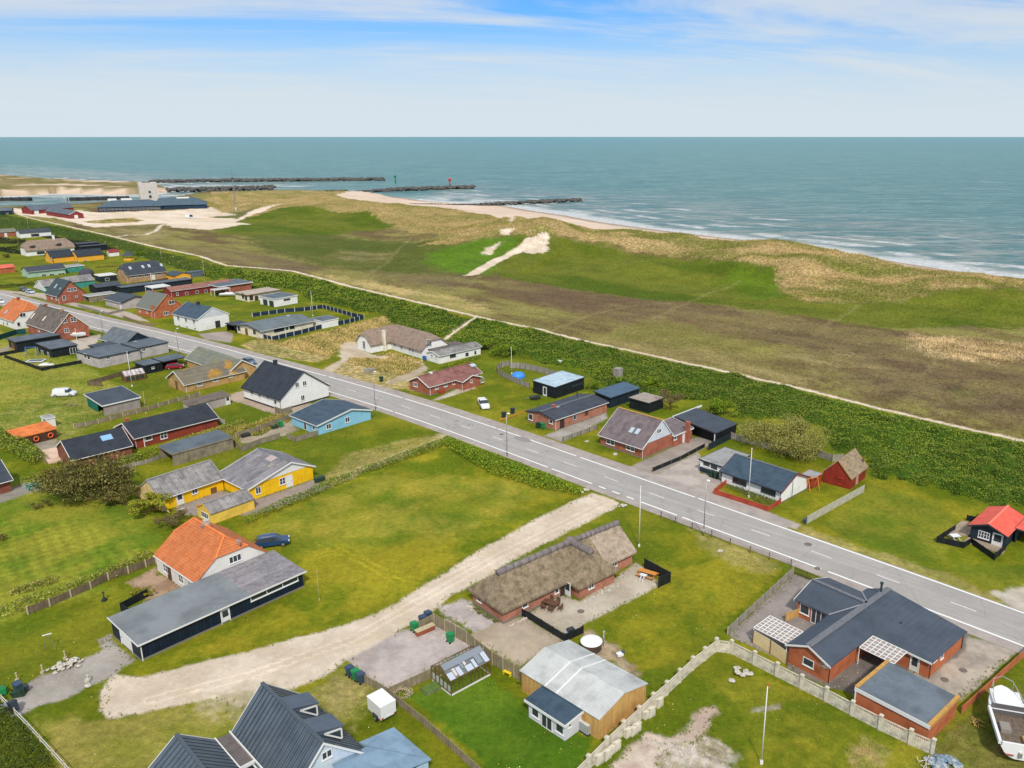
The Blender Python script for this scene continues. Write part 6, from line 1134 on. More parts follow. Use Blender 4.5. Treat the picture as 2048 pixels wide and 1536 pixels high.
fence('short fence behind the row of bins at the lilac gravel yard',[(835,1262),(869,1245)],1.2,FB,FB,bay=2.0)
fence('black board fence between patio and concrete drive of the thatched house',[(1045,1233),(1060,1240),(1130,1284),(1166,1267)],1.0,BLK,BLK,bay=2)
fence('black corner windbreak beside the wooden picnic table',[(1289,1137),(1340,1165),(1317,1176)],1.5,BLK,BLK,bay=3)
fence('black planter screen next to the paved court of the orange-roofed house',[(295,1194),(243,1222),(262,1234)],1.1,BLK,BLK,bay=3)
fence('board fence with pale posts along the scrub hedge left of the orange-roofed house',[(56,1229),(100,1213),(142,1195),(182,1178),(217,1160),(257,1147),(292,1134),(312,1127)],1.0,FBd,POST,exact=True,pw=.16)
fence('dark blue panel fence with white posts round the back lawn of the cream bungalow',[(505,634),(570,625),(609,622),(646,617),(676,625),(703,633),(728,638),(700,646),(676,651)],1.3,NAVY,WT,bay=2.6,pw=.14,ph=1.4)
fence('dark blue panel fence with white posts between the cream bungalow and the marram',[(644,657),(604,668),(572,675),(544,682),(527,677)],1.3,NAVY,WT,bay=2.6,pw=.14,ph=1.4)
fence('low brown panel fence with pale posts behind the green cloth shed and red longhouse',[(148,857),(172,853),(197,847),(222,841),(246,834),(273,828),(297,821),(357,803),(400,792)],.95,FB,POST,bay=2.4,pw=.16)
fence('brown board fence between the small greenhouse lawn and the open meadow',[(204,773),(176,771),(209,762),(246,751),(281,738)],1.1,FBd,FBd,bay=2.2)
fence('pale low fence between the black-roofed brick house and the open grey shed',[(228,946),(236,943),(266,934),(293,928),(324,917)],.8,FBg,POST,bay=2.2)
fence('weathered fence in front of the yard of the blue house',[(473,877),(497,870),(522,862),(582,838)],1.2,FB,POST,bay=2.4)
fence('grey board enclosure at the end of the open grey shed',[(466,888),(484,904),(522,888),(560,877)],1.1,GRY,GRY,bay=2.6)
fence('grey terrace screen in front of the blue house',[(575,878),(593,884),(636,871)],1.1,GRY,GRY,bay=2.6)
fence('pale board fence curving round the small lawn by the tall white house',[(393,822),(406,832),(422,839),(450,849)],1.0,M('pale_fence_boards',None),POST,bay=1.8)
fence('low black windbreak around the deck of the black cabin',[(1909,1062),(1873,1085),(1927,1097),(1941,1088),(1988,1121),(2010,1102)],.95,BLK,BLK,bay=2.2)
fence('short black windbreak behind the black cabin',[(1933,1041),(1972,1049)],.9,BLK,BLK,bay=2.2)
fence('black fence around the swing garden beside the black annex',[(10,716),(84,742),(163,727)],.9,BLK,BLK,bay=1.6)
fence('short black fence between the swing garden and the black garage',[(0,712),(51,703)],.9,BLK,BLK,bay=1.6)
fence('dark green screen fence beside the orange-roofed white house',[(-20,685),(0,680),(34,669),(52,668)],1.5,LATH,LATH,bay=2.4)
fence('pale horizontal-board screen in front of the veranda roof, behind the concrete fence',[(1505.5,1286.5),(1540,1307),(1573,1331)],1.7,LTW,BRN,exact=True)
fence('short tan board screen beside the glass doors of the brick courtyard house',[(1571,1243),(1600,1232)],1.1,TAN,TAN,bay=2)
fence('low brick wall stepping down from the flat garage towards the road',[(1922,1429),(1960,1394),(2000,1357),(2041,1320),(2090,1276)],.95,BRo,pw=0,exact=True,name='garden_wall',cat='wall')
fence('white rail fence at the bottom left corner beside the dark hedge',[(-20,1385),(5,1405),(58,1460),(130,1540),(160,1575)],.9,WT,POST,style='rail',bay=3.)
fence('low weathered fence in front of the lilac-grey house',[(156,613),(216,630),(248,622)],.8,FBg,FBg,bay=2.4)
fence('low brown garden wall below the orange brick house',[(246,635),(288,651),(312,652)],.7,M('stone_wall',S(140,120,98),S(110,94,78),ns=3,fine=.3),pw=0,exact=True,name='garden_wall',cat='wall')
fence('low fence in front of the tan longhouse',[(236,575),(300,566),(345,558)],.9,FBd,FBd,bay=3)
# the last fence panel box behind the tall white house
# ================================================================ poles, lamps
def pole(name,label,b,t,r=.05,mat=WT,cat=None,r1=None,cap=None,group=None,knob=True,z=0):
    p=G(*b,z);hh=zrow(p,t[1])-z;root=empty(name,(p[0],p[1],z));tag(root,label,cat or name.replace('_',' '),group)
    mb=MB();mb.tube((0,0,0),(0,0,hh),r,r1 or r*.6,8);mb.build('pole',mat,root,True)
    mb=MB();mb.lathe([(r*.2,hh),(r*1.3,hh+.02),(r*1.3,hh+.14),(r*.2,hh+.2)],8);mb.build('finial',cap or mat,root)
    mb=MB();mb.box(-r*2,r*2,-r*2,r*2,0,.35);mb.build('foot',mat,root)
    return root
pole('flagpole','white flagpole with red top on the lawn inside the concrete fence',(1522.5,1527),(1535,1371),.07,WT,cap=RED)
pole('flagpole','white flagpole beside the thatched brick house',(1278,1093),(1284,974),.07)
pole('flagpole','white flagpole in the front bed of the white tiled house',(1497,995),(1505,898),.07)
pole('flagpole','white flagpole next to the round blue cover',(1023.5,748),(1024,695),.07)
pole('flagpole','white flagpole between the black annex and the grey stepped house',(159,710),(148,658),.07)
pole('flagpole','white flagpole beside the small greenhouse with a pale roof',(264.5,773),(251,704),.07)
pole('flagpole','white flagpole behind the cream bungalow, inside the dark panel fence',(626,632),(622,584),.08)
pole('wooden_pole','slim wooden pole at the end of the green cloth shed',(292.5,827),(285.5,784),.06,POST,'pole')
pole('wooden_pole','thin leaning stake on the lawn right of the long black shed',(639,1201),(631,1143),.03,POST,'pole')
pole('wooden_pole','yellowish pole in front of the thicket by the ochre cabin',(410,561),(405,522),.1,POST,'pole')
pole('wooden_pole','yellowish pole behind the white bungalow at the far left',(57,456),(53,432),.12,POST,'pole')
pole('wooden_pole','thin pole behind the tan longhouse ridge',(323,517),(321,500),.1,POST,'pole')
pole('wooden_pole','pale pole before the tan longhouse, by the white canopy',(304,570),(303,547),.1,WT,'pole')
def lamp(label,b,t,s=1.):
    p=G(*b);hh=zrow(p,t[1]);root=empty('street_lamp',(p[0],p[1],0),math.radians(47));tag(root,label,'street lamp','street lamps along the main road')
    mb=MB();mb.tube((0,0,0),(0,0,1.2),.09,.09,10);mb.tube((0,0,1.2),(0,0,hh-.12),.065,.05,10);mb.tube((0,0,hh-.12),(.35,0,hh+.02),.035,.03,8);mb.box(-.1,.1,-.1,.1,.5,.9);mb.build('pole',STL,root,True)
    mb=MB();mb.lathe([(.05,-.08),(.26,-.04),(.30,.02),(.24,.10),(.05,.15)],14,(.5,0,hh+.05));mb.build('lamp_head',WPL,root,True)
lamp('street lamp at the roadside wire fence opposite the red board fence',(1407,1072),(1410,964))
lamp('street lamp at the rose hedge opposite the brick bungalow',(1014.5,913),(1015,829))
lamp('street lamp at the corner of the sky-blue house',(751,820),(748,745))
lamp('street lamp opposite the white two-storey house, by the grey stepped house',(358,708),(350,658))
lamp('farthest street lamp, opposite the lilac-grey house',(206,664),(200,623))
pole('sign_post','short black pillar on the lawn behind the long black shed',(209,1202),(207,1186),.12,DKM,'post')
p=G(100,1300);r_=empty('washing_stand',(p[0],p[1],0));tag(r_,'thin steel washing-line stand with white top bar on the lower left lawn','washing line');mb=MB();mb.beam((-.7,0,0),(-.1,0,2),.05);mb.beam((.7,0,0),(.1,0,2),.05);mb.build('frame',STL,r_);mb=MB();mb.beam((-.4,-.25,2.02),(.4,.25,2.02),.09);mb.build('bar',WPL,r_)
# ================================================================ bins
def mk_bin():
    root=empty('wheelie_bin',(0,0,0))
    mb=MB();mb.add([(-.23,-.27,.06),(.23,-.27,.06),(.23,.25,.06),(-.23,.25,.06),(-.30,-.34,.95),(.30,-.34,.95),(.30,.34,.95),(-.30,.34,.95)],[(0,3,2,1),(0,1,5,4),(1,2,6,5),(2,3,7,6),(3,0,4,7),(4,5,6,7)]);mb.build('body',BINK,root)
    mb=MB();mb.add([(-.32,-.38,.96),(.32,-.38,.96),(.32,.36,1.02),(-.32,.36,1.02),(-.26,-.30,1.05),(.26,-.30,1.05),(.26,.30,1.11),(-.26,.30,1.11)],[(0,3,2,1),(4,5,6,7),(0,1,5,4),(1,2,6,5),(2,3,7,6),(3,0,4,7)]);mb.box(-.25,.25,.36,.44,.94,1.0);mb.build('lid',BINK,root)
    for x in (-.27,.27): mb=MB();mb.tube((x-.03,.28,.1),(x+.03,.28,.1),.1,n=10);mb.build('wheel',RUB,root)
    return root
BIN0=mk_bin();_first=[True]
def bin_(label,px,mat,rot=135,lid=None,group=None,tip=0,s=1.15):
    if _first[0]: o=BIN0;_first[0]=False
    else: o=copy_tree(BIN0)
    for c in o.children:
        if c.name.startswith('wheel'): continue
        c.data=c.data.copy();c.data.materials[0]=(lid or mat) if c.name.startswith('lid') else mat
    p=G(*px);o.location=(p[0],p[1],.25 if tip else 0);o.rotation_euler=(math.radians(tip),0,math.radians(rot));o.scale=(s,s,s);tag(o,label,'bin',group or 'wheelie bins of the village')
for lab,q,m_,k in (('black-blue bin, left one of the three at the fence end by the lilac gravel',zN(105,775),BINB,{}),('green bin in the middle of the three at the fence end',zN(165,810),BING,{}),('dark bin, right one of the three at the fence end',zN(218,845),BINB,{}),
  ('green bin at the gravel lane end of the tall brown-green fence',zN(765,318),BING,{}),('dark blue bin leaning behind the green bin at the lane',zN(850,250),BINB,{}),('dark blue bin nearest the lane end post of the tall fence',zN(905,205),BINB,{}),('green bin standing alone inside the lilac gravel yard',zN(1132,430),BING,{}),
  ('dark green bin at the road end of the brick bungalow',zF(392,800),BINd,{}),('green bin beside it against the brick bungalow wall',zF(440,805),BING,{}),('dark bin left of the white door of the white annex',zG(325,890),BINd,{}),('dark bin touching the white annex door frame',zG(368,905),BINd,{}),
  ('dark bin beside the marram at the roadside opposite the sky-blue house',zE(425,835),BINd,{}),('dark bin by the low rail in front of the brick bungalow',zF(40,690),BINK,{}),('second dark bin by the low rail, next to the lawn',zF(130,650),BINK,{}),
  ('black bin on the asphalt at the bottom left corner',zL(170,1370),BINK,dict(tip=-25,rot=60)),('green bin lying in the heap at the left edge',zL(20,1130),BING,dict(tip=80,rot=40)),('dark teal bin lying in the heap at the left edge',zL(120,1200),BINd,dict(tip=80,rot=110)),('dark blue bin standing in the heap at the left edge',zL(195,1150),BINB,dict(rot=60)),('small black bin at the right end of the heap',zL(275,1140),BINK,dict(s=.7)),
  ('green bin on the yard left of the sky-blue house',zJ(1445,480),BING,{}),('dark bin lying on the yard left of the sky-blue house',zJ(1350,505),BINd,dict(tip=80)),('blue bin at the corner of the white thatched house',zE(865,620),plain('bin_bright_blue',S(40,96,180)),{})): bin_(lab,q,m_,**k)
def crate(label,px,w,d,hh,mat,cat,name='crate',rot=45,lidm=None,z=0):
    p=G(*px);root=empty(name,(p[0],p[1],z),math.radians(rot));tag(root,label,cat);mb=MB();mb.add([(-w/2+.04,-d/2+.04,0),(w/2-.04,-d/2+.04,0),(w/2-.04,d/2-.04,0),(-w/2+.04,d/2-.04,0),(-w/2,-d/2,hh),(w/2,-d/2,hh),(w/2,d/2,hh),(-w/2,d/2,hh)],[(0,3,2,1),(0,1,5,4),(1,2,6,5),(2,3,7,6),(3,0,4,7),(4,5,6,7)]);mb.build('body',mat,root)
    mb=MB();mb.box(-w/2-.03,w/2+.03,-d/2-.03,d/2+.03,hh+.003,hh+.06);mb.build('lid',lidm or mat,root);return root
crate('dark storage box at the end of the yellow house yard',zJ(1840,1040),1.7,.8,.75,BINd,'box')
crate('dark round-cornered tub by the fence behind the open grey shed',zJ(1080,580),1.6,1.1,.6,DKM,'tub')
crate('blue-grey box at the road end of the pale grey fence',zG(1285,1365),.8,.5,.7,BINB,'box')
crate('wooden planter chest beside the bins behind the lilac gravel fence',zN(870,330),2.4,.7,.6,M('red_brown_chest',S(152,86,58),S(124,68,46)),'chest',rot=40,lidm=POST)
crate('raised bed of pale boards beside the greenhouse',zN(935,915),1.9,1.3,.25,FBg,'raised bed',rot=42,lidm=M('bed_greens',S(76,104,40),S(104,120,60),ns=4,fine=.4))
crate('small wooden lookout box in the rose thicket',zF(1205,295),1.9,1.6,2.6,FBg,'hut',name='lookout_box')
crate('low pale board platform in front of the lookout box',zF(1165,320),1.8,1.0,.25,FBg,'platform')
crate('white chest half hidden in the rose thicket',zF(628,138),1.6,1.,.9,WPL,'box')
crate('black box beside the marram knoll',zE(300,740),2.6,1.2,.9,FBg,'box',rot=20)
crate('red brick-coloured garden box at the wall of the red-roofed house',zE(1045,955),1.5,.5,.6,RDP,'box',rot=48)
crate('white planter by the terrace of the red-roofed house',zE(1240,905),.6,.6,.8,WPL,'planter')
crate('dark timber crate stack under the rail fence at the lower left',zL(70,1340),1.,.7,.7,STL,'box')
# ================================================================ vehicles
PNT={}
def paint(k,c):
    if k not in PNT:
        b=NB(k);b.b.inputs['Base Color'].default_value=(*c,1);b.b.inputs['Roughness'].default_value=.28;b.b.inputs['Coat Weight'].default_value=.6;b.b.inputs['Coat Roughness'].default_value=.08;PNT[k]=b.m
    return PNT[k]
LGHT=plain('headlamp_glass',(.75,.78,.8),.15);TLGT=plain('tail_lamp_glass',(.35,.02,.02),.2)
def vehicle(name,label,cat,px,ang,L=4.6,Wd=1.85,Hh=1.65,col_=None,kind='suv',gz=0,world=None):
    p=world or G(*px);root=empty(name,(p[0],p[1],gz),math.radians(ang));tag(root,label,cat)
    # stations: x, belt z, roof z (or None), half width, roof half width
    if kind=='van': st=[(0,.5,.62),(.02,.75,None),(.06,.95,None),(.10,1.,Hh*.97),(.45,1.02,Hh),(.62,1.02,Hh*.98),(.72,1.02,Hh*.90),(.80,1.0,None),(.93,.86,None),(.99,.62,None),(1,.5,None)]
    elif kind=='pickup': st=[(0,.5,None),(.02,.85,None),(.38,.95,None),(.40,1.0,Hh*.96),(.50,1.0,Hh),(.62,1.0,Hh*.97),(.74,.98,None),(.90,.88,None),(.985,.72,None),(1,.5,None)]
    else: st=[(0,.5,None),(.015,.85,None),(.05,1.,None),(.11,1.02,Hh*.92),(.25,1.03,Hh*.99),(.50,1.0,Hh),(.62,.98,Hh*.95),(.76,.96,None),(.90,.86,None),(.985,.70,None),(1,.5,None)]
    V=[];hw=Wd/2;rings=[]
    for i,s in enumerate(st):
        x=(s[0]-.5)*L;b=s[1];r=s[2] if len(s)>2 and s[2] else None;e=1-.10*(abs(s[0]-.5)*2)**4;w=hw*e;rw=w*.80 if r else w*.86
        rz=r if r else b+.03;base=len(V)
        V+=[(x,-w*.9,.26),(x,-w,.5),(x,-w*.97,b),(x,-rw,rz-.05),(x,-rw*.7,rz),(x,rw*.7,rz),(x,rw,rz-.05),(x,w*.97,b),(x,w,.5),(x,w*.9,.26)];rings.append(base)
    body=MB();glass=MB();body.v=list(V);glass.v=list(V)
    hasr=[bool(len(s)>2 and s[2]) for s in st]
    for i in range(len(st)-1):
        a,b=rings[i],rings[i+1]
        for j in range(9):
            q=(a+j,b+j,b+j+1,a+j+1)
            isg=(j in(2,6) and hasr[i] and hasr[i+1] and (kind!='van' or st[i][0]>.6)) or (j in(2,3,4,5,6) and hasr[i]!=hasr[i+1] and not(kind=='van' and i<5))
            (glass if isg else body).f.append(q)
        body.f.append((a+9,b+9,b,a))
    body.f.append(tuple(rings[0]+j for j in range(10)));body.f.append(tuple(rings[-1]+9-j for j in range(10)))
    body.build('body',col_,root,False);glass.build('windows',GLS,root,False)
    for x in (-.31*L,.31*L):
        for y in (-hw+.10,hw-.10):
            mb=MB();mb.tube((x,y-.12,.34),(x,y+.12,.34),.34,n=16);wh=mb.build('wheel',RUB,root);mb=MB();mb.tube((x,y-.14,.34),(x,y+.14,.34),.20,n=12);mb.build('rim',ALU,wh)
    for y in (-hw*.66,hw*.66):
        mb=MB();mb.box(L/2-.14,L/2-.0,y-.2,y+.2,.62,.78);mb.build('headlight',LGHT,root);mb=MB();mb.box(-L/2-.01,-L/2+.1,y-.14,y+.14,.72,.98);mb.build('tail_light',TLGT,root)
    if kind=='suv': mb=MB();[mb.beam((-.30*L,y,Hh+.05),(.12*L,y,Hh+.05),.04) for y in (-.5*hw,.5*hw)];mb.build('roof_rail',ALU,root)
    if kind=='pickup': mb=MB();mb.box(-L/2+.1,-.13*L,-hw*.82,hw*.82,.985,1.16);mb.build('load_cover',WPL,root)
    return root
vehicle('parked_car','dark blue estate SUV parked on the lawn beside the orange-roofed house','car',(545,1090),18,4.75,1.95,1.62,paint('deep_blue_paint',S(26,62,104)))
vehicle('parked_van','white delivery van parked on the meadow left of the green cloth shed','van',(129,792),10,4.9,1.95,1.85,paint('white_paint',(.72,.73,.74)),'van')
vehicle('parked_pickup','white pickup with a covered bed on the lawn by the red-roofed brick house','pickup',(967,812),-74,5.6,1.95,1.6,paint('white_paint2',(.74,.75,.76)),'pickup')
vehicle('parked_car','dark red car tucked half under the black carport','car',zC(1990,895),25,4.3,1.8,1.5,paint('crimson_paint',S(150,20,48)),'hatch')
vehicle('parked_car','blue-grey car parked between the tan mossy-roofed house and the road','car',zD(905,838),-38,4.5,1.8,1.5,paint('slate_paint',S(74,98,116)),'hatch')
vehicle('parked_car','silver-blue car on the verge behind the orange-roofed white house','car',zA(345,1402),-38,4.5,1.8,1.5,paint('silver_paint',S(170,188,204)),'hatch')
vehicle('parked_car','dark car standing just behind the silver-blue car','car',zA(268,1375),-38,4.3,1.8,1.5,paint('graphite_paint',S(60,66,80)),'hatch')
vehicle('parked_van','white camper van on the sandy car park beyond the heath','van',zB(225,548),-20,7.,2.3,2.8,PNT['white_paint'],'van')
vehicle('parked_car','white car at the left edge of the road verge','car',zC(0,150),-38,4.3,1.8,1.5,PNT['white_paint'],'hatch')
# cargo trailer
p=G(*zN(500,1235));r_=empty('cargo_trailer',(p[0],p[1],0),math.radians(44));tag(r_,'white boxed cargo trailer standing by the long slanting board fence','trailer')
mb=MB();mb.box(-.9,.85,-.1,2.4,.55,2.0);mb.build('body',WPL,r_);mb=MB();mb.box(-.93,.88,-.13,2.43,2.0,2.06);mb.build('lid',M('lid_white',(.8,.8,.8)),r_)
for x in(-.98,.93): mb=MB();mb.tube((x-.09,.85,.34),(x+.09,.85,.34),.34,n=16);w_=mb.build('wheel',RUB,r_);mb=MB();mb.tube((x-.11,.85,.34),(x+.11,.85,.34),.19,n=12);mb.build('rim',ALU,w_);mb=MB();mb.box(x-.12,x+.12,.4,1.3,.72,.76);mb.build('mudguard',DKM,r_)
mb=MB();mb.box(-.85,.8,0,2.3,.42,.55);mb.beam((-.4,2.3,.45),(0,3.6,.45),.08);mb.beam((.4,2.3,.45),(0,3.6,.45),.08);mb.build('chassis',STL,r_)
for x in(-.75,.7): mb=MB();mb.box(x-.1,x+.1,-.15,-.1,.6,.75);mb.build('tail_light',TLGT,r_)
mb=MB();mb.box(-.3,.25,-.13,-.1,.62,.74);mb.build('number_plate',M('plate',(.7,.7,.7)),r_)
p=G(*zF(360,505));r_=empty('flat_trailer',(p[0],p[1],0),math.radians(20));tag(r_,'small dark flat trailer in front of the black flat-roofed outbuilding','trailer');mb=MB();mb.box(-1.2,1.2,-.7,.7,.5,.75);mb.build('bed',DKM,r_);mb=MB();mb.beam((-1.2,0,.55),(-2.2,0,.5),.08);mb.build('drawbar',STL,r_)
for y in(-.78,.78): mb=MB();mb.tube((0,y-.08,.3),(0,y+.08,.3),.3,n=14);mb.build('wheel',RUB,r_)
# ================================================================ boats
def boat(label,px,ang,L,Wd,Hh,kind='open',z=0.,world=None,sheer=.25,hullm=WPL,inner=None):
    p=world or G(*px);root=empty('boat',(p[0],p[1],z),math.radians(ang));tag(root,label,'boat')
    n=14;V=[];k=7;TP=4.2 if kind=='big' else 2.6
    for i in range(n+1):
        t=i/n;w=Wd/2*min(1.,(1-t**TP)**.6)*(.90+.10*min(1,t*4));zt=Hh*(.82+sheer*t*t);kz=Hh*.06+Hh*.45*max(0,t-.72)**2*9
        x=L*t
        for j in range(k+1):
            a=-1+2*j/k;yy=w*math.copysign(abs(a)**.75,a);zz=kz+(zt-kz)*abs(a)**2.2;V.append((x,yy,zz))
    mb=MB();mb.v=V;mb.f=[((i)*(k+1)+j,(i+1)*(k+1)+j,(i+1)*(k+1)+j+1,i*(k+1)+j+1) for i in range(n) for j in range(k)]+[tuple(range(k+1))[::-1]];mb.build('hull',hullm,root,False)
    def ring(f,z0,z1,nm,mat,t0=0.,t1=1.,close=True):
        mb=MB();P_=[]
        for i in range(n+1):
            t=t0+(t1-t0)*i/n;w=Wd/2*min(1.,(1-min(t,.999)**TP)**.6)*(.90+.10*min(1,t*4))*f;zt=Hh*(.82+sheer*t*t);P_.append((L*t,w,zt))
        vs=[(x,-w,z+z0) for x,w,z in P_]+[(x,w,z+z0) for x,w,z in P_]+[(x,-w*.97,z+z1) for x,w,z in P_]+[(x,w*.97,z+z1) for x,w,z in P_];m=n+1
        fs=[(2*m+i,3*m+i,3*m+i+1,2*m+i+1)[::-1] for i in range(n)]+[(i,i+1,2*m+i+1,2*m+i) for i in range(n)]+[(m+i+1,m+i,3*m+i,3*m+i+1) for i in range(n)]+[(0,2*m,3*m,m)]
        mb.add(vs,fs);mb.build(nm,mat,root)
    if kind=='covered': ring(.98,0,.10,'deck',M('deck_white',S(226,230,236)));mb=MB();mb.box(L*.25,L*.62,-Wd*.25,Wd*.25,Hh*.85,Hh*.85+.45);mb.build('cabin',WPL,root);mb=MB();mb.box(-.35,0,-.2,.2,Hh*.3,Hh*1.0);mb.build('outboard',DKM,root)
    return root,ring
boat('white motor boat with blue stripe parked by the gable of the big brown-roofed brick house',zC(690,560),12,6.8,2.2,1.1,'covered',z=.5)
boat('pale open boat lying on the grass behind the maroon longhouse',zB(570,1440),5,7.5,2.3,1.0,'covered',z=.2)
boat('small white dinghy in the corner of the swing garden',zC(450,870),5,3.6,1.5,.5,'covered')
# the big boat at the bottom right
root,ring=boat('large white cabin cruiser hull with stripped open cockpit, cut by the bottom right corner',None,74,9.0,3.9,1.7,'big',z=.6,world=G(2036,1533),sheer=.2)
ring(.99,-.02,.06,'foredeck',WPL,.58,1.)
mb=MB();mb.box(.25,5.3,-1.62,1.62,.95,.98);mb.build('cockpit_floor',M('cockpit_floor',S(112,98,84),S(84,74,66),ns=3,fine=.3),root)
mb=MB();mb.box(5.35,7.9,-1.35,1.35,1.5,1.95);mb.box(5.4,7.4,-1.2,1.2,1.95,2.05);mb.build('cabin',WPL,root)
mb=MB();mb.box(.05,.25,-1.6,1.6,1.2,1.72);mb.box(.25,5.4,-1.88,-1.62,1.3,1.7);mb.box(.25,5.4,1.62,1.88,1.3,1.7);mb.build('coaming',WPL,root)
mb=MB();mb.box(5.30,5.34,-1.6,1.6,.95,2.1);mb.build('bulkhead',M('bulkhead_dark',S(92,90,90)),root);mb=MB();mb.box(1.0,2.0,-1.4,-.5,.98,1.35);mb.build('seat',TAN,root);mb=MB();mb.box(2.4,3.6,.3,1.2,.98,1.4);mb.build('engine_box',M('eng',S(140,132,124)),root)
mb=MB();mb.beam((5.0,-1.5,2.3),(8.7,-.9,2.6),.05);mb.beam((5.0,1.5,2.3),(8.7,.9,2.6),.05);mb.beam((8.7,-.9,2.6),(9.3,0,2.65),.05);mb.beam((8.7,.9,2.6),(9.3,0,2.65),.05);[mb.beam((x,s*(1.5-.16*(x-5)),1.7),(x,s*(1.5-.16*(x-5)),2.3+.08*(x-5)),.04) for x in (5,6.2,7.4,8.5) for s in(-1,1)];mb.build('rail',ALU,root)
mb=MB();mb.box(-.25,0,-.12,.12,.5,1.0);mb.build('stern_drive',ALU,root)
for y in (-.9,.9): mb=MB();mb.box(-.2,0,y-.35,y+.35,.55,.6);mb.build('trim_tab',M('trim_tab_red',S(150,80,66)),root)
mb=MB();[mb.box(x-.15,x+.15,-1.4,1.4,-.6,.25) for x in (1.5,6)];mb.build('cradle',BRN,root)
# ================================================================ garden things
h=House('greenhouse','wooden greenhouse with patched glass roof and white vents beside the lawn',zN(1140,985),zN(1550,775),zN(930,830),cat='greenhouse');a,b=h.a,h.b
he=h.row(0,0,zN(0,835)[1]);hr_=he+.95
he=min(max(he,1.3),1.9);hr_=he+.95;mb=MB();ts=.09
for x in (0,a):
    for y in (0,b): mb.box(x-ts/2,x+ts/2,y-ts/2,y+ts/2,0,he)
    for k in range(1,5): yy=b*k/5;zt=he+(hr_-he)*(1-abs(yy-b/2)/(b/2));mb.box(x-.03,x+.03,yy-.03,yy+.03,.3,zt)
for k in range(1,10):
    xx=a*k/10
    for y in (0,b): mb.box(xx-.03,xx+.03,y-.03,y+.03,.3,he)
for y in (0,b): mb.beam((0,y,he),(a,y,he),.09);mb.beam((0,y,.3),(a,y,.3),.08)
for x in (0,a): mb.beam((x,0,.3),(x,b,.3),.08);mb.beam((x,0,he),(x,b,he),.06);mb.beam((x,0,he),(x,b/2,hr_),.09);mb.beam((x,b,he),(x,b/2,hr_),.09)
mb.beam((0,b/2,hr_),(a,b/2,hr_),.10)
for k in range(1,10): xx=a*k/10;mb.beam((xx,0,he),(xx,b/2,hr_),.035);mb.beam((xx,b,he),(xx,b/2,hr_),.035)
h.part(mb,'frame',BRN)
mb=MB();mb.box(.02,a-.02,-.03,.03,.0,.3);mb.box(-.03,.03,.04,b-.04,0,.3);mb.box(a-.03,a+.03,.04,b-.04,0,.3);mb.box(.02,a-.02,b-.03,b+.03,0,.3);h.part(mb,'plinth',WT)
mb=MB();mb.add([(0,0,he+.06),(a,0,he+.06),(a,b/2,hr_+.06),(0,b/2,hr_+.06)],[(0,1,2,3)]);mb.add([(0,b,he+.06),(a,b,he+.06),(a,b/2,hr_+.06),(0,b/2,hr_+.06)],[(3,2,1,0)]);mb.add([(0,0,.3),(a,0,.3),(a,0,he),(0,0,he)],[(0,1,2,3)]);mb.add([(0,0,.3),(0,b,.3),(0,b,he),(0,b/2,hr_),(0,0,he)],[(0,1,2,3,4)]);h.part(mb,'glazing',GHG)
PP=[M('pane_grey',S(126,134,144)),M('pane_pale',S(178,186,200)),M('pane_cream',S(196,184,180))]
for i,(x0,x1,y0,y1,c) in enumerate(((0,.14,0,.42,1),(.15,.22,.1,.55,2),(.23,.34,0,.5,1),(.36,.42,.3,.9,0),(.43,.6,.0,.35,1),(.44,.5,.4,.8,2),(.62,.7,0,.5,1),(.72,.86,.1,.6,0),(.88,1,0,.7,1),(.0,1.,.60,.98,0))):
    z=lambda y:he+.08+(hr_-he)*y;mb=MB();mb.slab([(a*x0,b/2*y0,z(y0)+.02*i/3),(a*x1-.04,b/2*y0,z(y0)+.02*i/3),(a*x1-.04,b/2*y1,z(y1)+.02*i/3),(a*x0,b/2*y1,z(y1)+.02*i/3)],.015);h.part(mb,'roof_pane',PP[c])
for k in range(5): mb=MB();mb.box(.02,.05,b*(k+.18)/5,b*(k+.82)/5,.38,he*.6);h.part(mb,'white_pane',WPL)
h=House('greenhouse','small weathered lean greenhouse with pale striped glass roof at the back of the black carport',zC(1430,1055),zC(1640,1000),zC(1375,965),cat='greenhouse');a,b=h.a,min(h.b,3.2);h.gable(0,a,0,b,1.5,2.4,'x',BRN,M('striped_glass',S(206,196,196),S(150,140,140),stripe=('x',.9,.5),r=.3),ov=.05,og=.02,gut=False,th=.04)
for k in range(4): h.win('y',0,None,a/5,1.,(0,0),BRN,pos=(a*(k+.6)/4.3,0,.8))
# hot tub
p=G(*zM(1222,1290));r_=empty('hot_tub',(p[0],p[1],0));tag(r_,'round wooden hot tub with white lid and steel chimney behind the workshop','hot tub')
mb=MB();mb.lathe([(1.12,0),(1.18,.1),(1.18,.95),(1.1,.98)],28);mb.build('tub',M('tub_wood',S(96,76,66),S(76,60,54),board=(.12,.3)),r_,False);mb=MB();mb.lathe([(1.24,.95),(1.27,1.0),(1.24,1.05),(.9,1.10),(.1,1.14)],32);mb.build('lid',M('tub_lid',(.82,.80,.78)),r_,True)
mb=MB();mb.tube((1.45,.4,0),(1.45,.4,1.9),.08,n=10);mb.tube((1.45,.4,1.9),(1.45,.4,2.0),.14,n=10);mb.build('chimney',ALU,r_)
